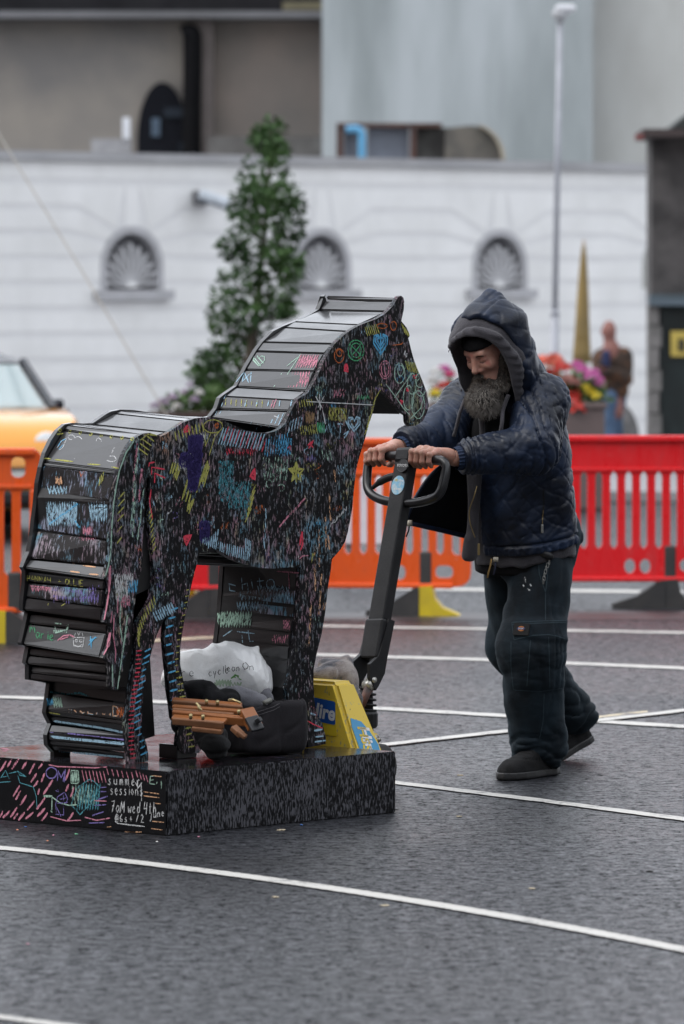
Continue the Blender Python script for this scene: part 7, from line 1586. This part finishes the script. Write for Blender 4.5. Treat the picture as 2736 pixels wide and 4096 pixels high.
def strands(n, name, m, w, L0, L1, low):
    pr = 1 / (1 + np.exp((vc[:, 2] - (HD.z - .135)) / (.014 if low else -.014))); idx = rng.choice(len(vc), n, p=pr / pr.sum()); vs, fs = [], []
    for i in idx:
        p = Vector(vc[i].tolist()); nn = Vector(vn[i].tolist()); dr = (nn * .55 + Vector((0, 0, -.8)) + Vector(rng.normal(0, .45, 3).tolist())).normalized(); L = rng.uniform(L0, L1); lw = (HD.z - .10 - p.z); L *= .6 + min(1, max(0, lw / .12)) * .7
        side = dr.cross(Vector((0, 1, 0))).normalized() * w; cu = Vector(rng.normal(0, 1, 3).tolist()); cu = (cu - dr * cu.dot(dr)).normalized() * L * rng.uniform(.1, .35); b = len(vs)
        for k in range(4):
            t = k / 3; q = p + dr * L * t + cu * math.sin(t * PI * 1.2) + Vector((0, 0, -.25 * L * t * t)); s_ = side * (1 - .7 * t); vs += [q + s_, q - s_]
        fs += [(b + 2 * k, b + 2 * k + 1, b + 2 * k + 3, b + 2 * k + 2) for k in range(3)]
    o = mesh(name, vs, fs, m, beard, False, True); o['kind'] = 'stuff'
strands(2200, 'grey_whiskers', mat('grey_whisker', (.22, .20, .178), .6, (.11, .095, .08), 25), .0008, .008, .020, True); strands(3200, 'brown_whiskers', mat('brown_whisker', (.045, .030, .020), .6, (.085, .062, .045), 25), .0008, .008, .018, False)
# ribbed cuffs
def cuff(w, e, r0, nm='cuff'):
    ax = (e - w).normalized(); a = w + ax * .002; pts = [a + ax * .062 * k / 8 for k in range(9)]; b = MB(); seg = 40
    n1 = ax.orthogonal().normalized(); n2 = ax.cross(n1); vs = []
    for k, c in enumerate(pts):
        for j in range(seg):
            an = 2 * PI * j / seg; r = (r0 + .010 * (k / 8)) * (1 + (.035 if j % 2 else -.035)); vs.append(c + (n1 * math.cos(an) + n2 * math.sin(an)) * r)
    fs = [(k * seg + j, k * seg + (j + 1) % seg, (k + 1) * seg + (j + 1) % seg, (k + 1) * seg + j) for k in range(8) for j in range(seg)]
    mesh(nm, vs, fs, mat('blue_rib_knit', (.010, .028, .075), .8, (.007, .018, .05), 30), man, False, True)
cuff(wrL + (elL - wrL) * .02, elL, .039); cuff(wrR + (elR - wrR) * .04, elR, .038)

# ================================================================== TERRACES ADDED OUT OF VIEW, KEEPING LOW SKY OUT OF DARK REFLECTIONS
def terrace(label, x0, x1, y0, y1, h, face, m, n_win, seed):
    """terrace added out of view to block low sky; face: which side carries the windows"""
    t = thing('added_terrace', label, 'building', ((x0 + x1) / 2, (y0 + y1) / 2, 0)); MB().box((x0, y0, 0), (x1, y1, h)).build('wall', m, t, False, True)
    gl_ = mat('terrace_glass', (.03, .035, .04), .1); fr = mat('terrace_frame', (.55, .55, .52), .5)
    L = (x1 - x0) if face == 'y' else (y1 - y0)
    for st in range(int(h // 3.1)):
        for k in range(n_win):
            c = (k + .5) / n_win * L; z0 = .9 + st * 3.1
            if face == 'y': lo, hi = (x0 + c - .55, y1, z0), (x0 + c + .55, y1 + .06, z0 + 1.6); lo2, hi2 = (lo[0] + .08, y1 + .061, z0 + .08), (hi[0] - .08, y1 + .075, z0 + 1.52)
            else:
                xx = x1 if x0 < 0 else x0; s = 1 if x0 < 0 else -1
                lo, hi = (min(xx, xx + s * .06), y0 + c - .55, z0), (max(xx, xx + s * .06), y0 + c + .55, z0 + 1.6); lo2, hi2 = (min(xx + s * .061, xx + s * .075), lo[1] + .08, z0 + .08), (max(xx + s * .061, xx + s * .075), hi[1] - .08, z0 + 1.52)
            f = MB().box(lo, hi).build('window', fr, t, False, True); MB().box(lo2, hi2).build('pane', gl_, f, False, True)
    MB().box((x0 - .2, y0 - .2, h), (x1 + .2, y1 + .2, h + .35)).build('roof', mat('terrace_slate', (.06, .06, .07), .6), t, False, True)
terrace('dark stone terrace along the street behind the photographer', -30, 32, -16, -7, 13.5, 'y', mat('terrace_stone', (.16, .15, .14), .8, (.11, .105, .10), 1.5), 12, 1)
terrace('brick terrace along the left side of the car park', -30, -22, -6, 40, 10.5, 'x', mat('terrace_brick', (.20, .13, .11), .8, (.15, .10, .085), 2), 9, 2)
terrace('grey terrace along the right side of the car park', 24, 32, -6, 40, 10.5, 'x', mat('terrace_render', (.22, .215, .20), .8, (.17, .165, .16), 2), 9, 3)

# ================================================================== PERSON BY THE WALL
def walker():
    d = 54.0; s = FPX / d; b = P(2440, 0, d); b.z = .12; t = thing('person', 'bald person in a brown patterned jacket and jeans by the stone gatehouse', 'person', b)
    W_ = lambda px, py, dd=0.0: P(px, py, d + dd)
    hd = W_(2436, 1324); hdl = .105
    wq = Wob(131, 20)
    def f_b(p): 
        q = s_ell(p, hd, (.078, .095, .115)); q = smin(q, s_cap(p, hd - Vector((0, 0, .06)), W_(2446, 1405), .055, .065), .03); q = smin(q, s_ell(p, hd + Vector((-.075, -.02, -.01)), (.02, .02, .025)), .02)
        for c in ((2410, 1470), (2430, 1480)): q = np.minimum(q, s_ell(p, W_(*c, -.16), (.055, .04, .035)))
        q = smin(q, s_cap(p, W_(2446, 1400), W_(2450, 1640), .1, .12), .05); q = np.minimum(q, s_cap(p, W_(2440, 1650), W_(2425, 1930), .06, .05)); return q
    V, Q = surf(f_b, W_(2300, 1960) - Vector((.1, .4, 0)), W_(2560, 1260) + Vector((.1, .35, .05)), .018); np_mesh('body', V, Q, mat('ruddy_skin', (.24, .10, .08), .6, (.20, .08, .065), 9), t)
    def f_j(p):
        q = s_box(p, W_(2455, 1510), (.155, .12, .25), .10); q = smin(q, s_cap(p, W_(2412, 1418, .03), W_(2496, 1420, -.03), .075, .08), .06)
        q = smin(q, smin(s_cap(p, W_(2506, 1430, -.04), W_(2510, 1515, -.10), .07, .065), s_cap(p, W_(2510, 1515, -.10), W_(2440, 1485, -.2), .062, .05), .03), .03); q = smin(q, s_cap(p, W_(2395, 1440, .02), W_(2395, 1490, -.1), .08, .06), .05)
        q = q + .010 * wq(p); return smax(q, W_(0, 1596).z - p[:, 2], .03)
    V, Q = surf(f_j, W_(2300, 1660) - Vector((.1, .5, 0)), W_(2590, 1360) + Vector((.1, .4, .05)), .02); np_mesh('jacket', V, Q, mat('brown_camouflage', (.028, .015, .009), .85, (.10, .042, .017), 7, 3, .48, .56), t)
    def f_s(p): return s_box(p, W_(2424, 1448, -.13), (.045, .06, .13), .04)
    V, Q = surf(f_s, W_(2360, 1560) - Vector((0, .35, 0)), W_(2470, 1380) + Vector((.02, .1, .02)), .018); np_mesh('shirt', V, Q, mat('blue_shirt', (.012, .02, .075), .8), t)
    def f_t(p): q = s_cap(p, W_(2440, 1580, -.05), W_(2428, 1925, -.12), .095, .065); q = smin(q, s_cap(p, W_(2470, 1590, .06), W_(2448, 1900, .3), .095, .06), .03); return q + .012 * wq(p)
    V, Q = surf(f_t, W_(2330, 1980) - Vector((.1, .4, 0)), W_(2560, 1500) + Vector((.1, .55, .02)), .02); V[:, 2] = np.maximum(V[:, 2], .16); np_mesh('jeans', V, Q, mat('blue_denim', (.06, .105, .18), .85, (.035, .065, .12), 6), t)
    for px, dd in ((2425, -.2), (2446, .22)):
        c = W_(px, 0, dd); V, Q = surf(lambda p: s_ell(p, Vector((c.x - .05, c.y, .165)), (.14, .06, .06)), Vector((c.x - .3, c.y - .15, .1)), Vector((c.x + .2, c.y + .15, .3)), .018); V[:, 2] = np.maximum(V[:, 2], .121); np_mesh('shoe', V, Q, mat('dark_boot', (.03, .022, .018), .6), t)
    MB().box((-.04, -.01, -.008), (.04, .07, .008), Matrix.Translation(W_(2412, 1462, -.24))).build('phone', mat('phone_black', (.01, .01, .012), .2), t, False, True)
walker()

# ================================================================== YELLOW CAR
def m_carglass():
    m, t, bs = nodes_of('car_glass'); bs.inputs['Base Color'].default_value = (.62, .74, .76, 1); bs.inputs['Roughness'].default_value = .06; bs.inputs['Alpha'].default_value = .45
    n = noise(t, coords(t), 3, 2); bump(t, bs, n.outputs['Fac'], .02, .01); return m
def car():
    base = Vector((-3.22, 40.4, 0)); yaw = R(-74); t = thing('parked_car', 'yellow hatchback with black roof parked behind the orange barrier', 'car', base, yaw)
    M_CY = mat('yellow_car_paint', (.80, .33, .018), .22, (.78, .31, .016), 2, coat=.8, coat_r=.05); M_CB = mat('black_car_roof', (.012, .014, .022), .2, coat=.6); M_GL = m_carglass(); M_TR = mat('car_trim', (.015, .015, .016), .5); M_CH = mat('car_chrome', (.7, .7, .72), .15, metal=1.0)
    prof = [(-1.78, .30), (-1.86, .50), (-1.86, .80), (-1.80, .96), (-1.2, 1.0), (.45, 1.0), (.95, .985), (1.5, .93), (1.75, .84), (1.86, .66), (1.88, .42), (1.82, .26), (1.55, .20)]
    arches = []
    def arch(cx): return [(cx + .34 * math.cos(a), .30 + .34 * math.sin(a)) for a in [PI * k / 10 for k in range(11)]]
    poly = prof + [(1.55, .2)] + arch(1.18) + arch(-1.2)
    poly = prof[:-1] + [(1.6, .22), (1.52, .30)] + arch(1.18)[1:-1] + [(.84, .30), (.80, .20), (-.82, .20), (-.86, .30)] + arch(-1.2)[1:-1] + [(-1.54, .30), (-1.60, .26)]
    bm = bmesh.new(); n = len(poly); rows = []
    for yy, sh in ((-.84, .045), (-.80, 0.0), (.80, 0.0), (.84, .045)):
        rows.append([bm.verts.new((x * (1 - sh * .6), yy * (1 - .22 * (max(0, x - 1.0) / .86) ** 2), .25 + (z - .25) * (1 - sh * .9) if z > .25 else z)) for x, z in poly])
    for a, b in zip(rows[:-1], rows[1:]):
        for i in range(n): bm.faces.new((a[i], a[(i + 1) % n], b[(i + 1) % n], b[i]))
    bm.faces.new(rows[0][::-1]); bm.faces.new(rows[-1]); bmesh.ops.triangulate(bm, faces=[f for f in bm.faces if len(f.verts) > 4])
    body = auto_smooth(bm_obj('body', bm, M_CY, t), 40)
    def cab(z0, z1, xs0, xs1, w0, w1, m, nm, bev=.03):
        b = bmesh.new(); lo = [b.verts.new((x, y, z0)) for x, y in ((xs0[0], -w0), (xs0[1], -w0), (xs0[1], w0), (xs0[0], w0))]; hi = [b.verts.new((x, y, z1)) for x, y in ((xs1[0], -w1), (xs1[1], -w1), (xs1[1], w1), (xs1[0], w1))]
        b.faces.new(lo[::-1]); b.faces.new(hi)
        for i in range(4): b.faces.new((lo[i], lo[(i + 1) % 4], hi[(i + 1) % 4], hi[i]))
        bmesh.ops.bevel(b, geom=b.edges[:], offset=bev, segments=3, affect='EDGES'); return auto_smooth(bm_obj(nm, b, m, t), 50)
    cab(.985, 1.36, (-1.72, .72), (-1.50, .20), .74, .60, M_GL, 'glasshouse', .05); rf = cab(1.345, 1.43, (-1.58, .24), (-1.40, .02), .63, .52, M_CB, 'roof', .035)
    for sy in (-1, 1):
        for (x0, x1) in ((.74, .20), (-.35, -.37), (-1.70, -1.50)): MB().beam((x0, sy * .742, .99), (x1, sy * .605, 1.37), .05, .06).build('pillar', M_CB, t)
        MB().box((-1.75, sy * .845 - .01, .97), (.8, sy * .845 + .01, .99)).build('waist_trim', M_CH, t)
        for cx in (1.18, -1.2):
            w = MB(); w.lathe([(.18, -.09), (.28, -.10), (.30, -.08), (.30, .08), (.28, .10), (.18, .09)], (0, 0, 0), 24, 'y'); wh = w.build('wheel', mat('tyre_rubber', (.02, .02, .02), .7), t, True); wh.location = (cx, sy * .74, .30)
            r = MB(); r.lathe([(.02, -.03), (.18, -.02), (.19, .02), (.02, .03)], (0, 0, 0), 20, 'y'); ri = r.build('rim', mat('alloy_rim', (.5, .5, .52), .3, metal=.7), wh, True); ri.location = (0, sy * .085, 0)
        h = MB(); h.lathe([(.02, .0), (.12, .0), (.13, -.03), (.12, -.06)], (0, 0, 0), 18, 'x'); hl_ = h.build('headlight', mat('headlight_glass', (.75, .78, .8), .1), t, True); hl_.location = (1.80, sy * .46, .70)
        m_ = MB().box((-.05, -.05, -.045), (.05, .05, .045), bev=.025).build('wing_mirror', M_CB, t); m_.location = (.25, sy * .885, 1.02)
        MB().box((.05, sy * .842 - .012, .80), (.22, sy * .842 + .012, .83), bev=.005).build('door_handle', M_CH, t)
    MB().box((1.83, -.5, .40), (1.90, .5, .56), bev=.02).build('grille', M_TR, t); MB().box((1.70, -.62, .26), (1.91, .62, .38), bev=.03).build('bumper', M_TR, t)
    MB().box((1.895, -.26, .42), (1.91, .26, .53)).build('number_plate', mat('plate_white', (.75, .75, .72), .4), t)
    b = bmesh.new(); ws = [b.verts.new(v) for v in ((.745, -.66, 1.005), (.745, .66, 1.005), (.245, .56, 1.345), (.245, -.56, 1.345))]; b.faces.new(ws); bmesh.ops.solidify(b, geom=b.faces[:], thickness=.01); bm_obj('windscreen', b, M_GL, t)
car()
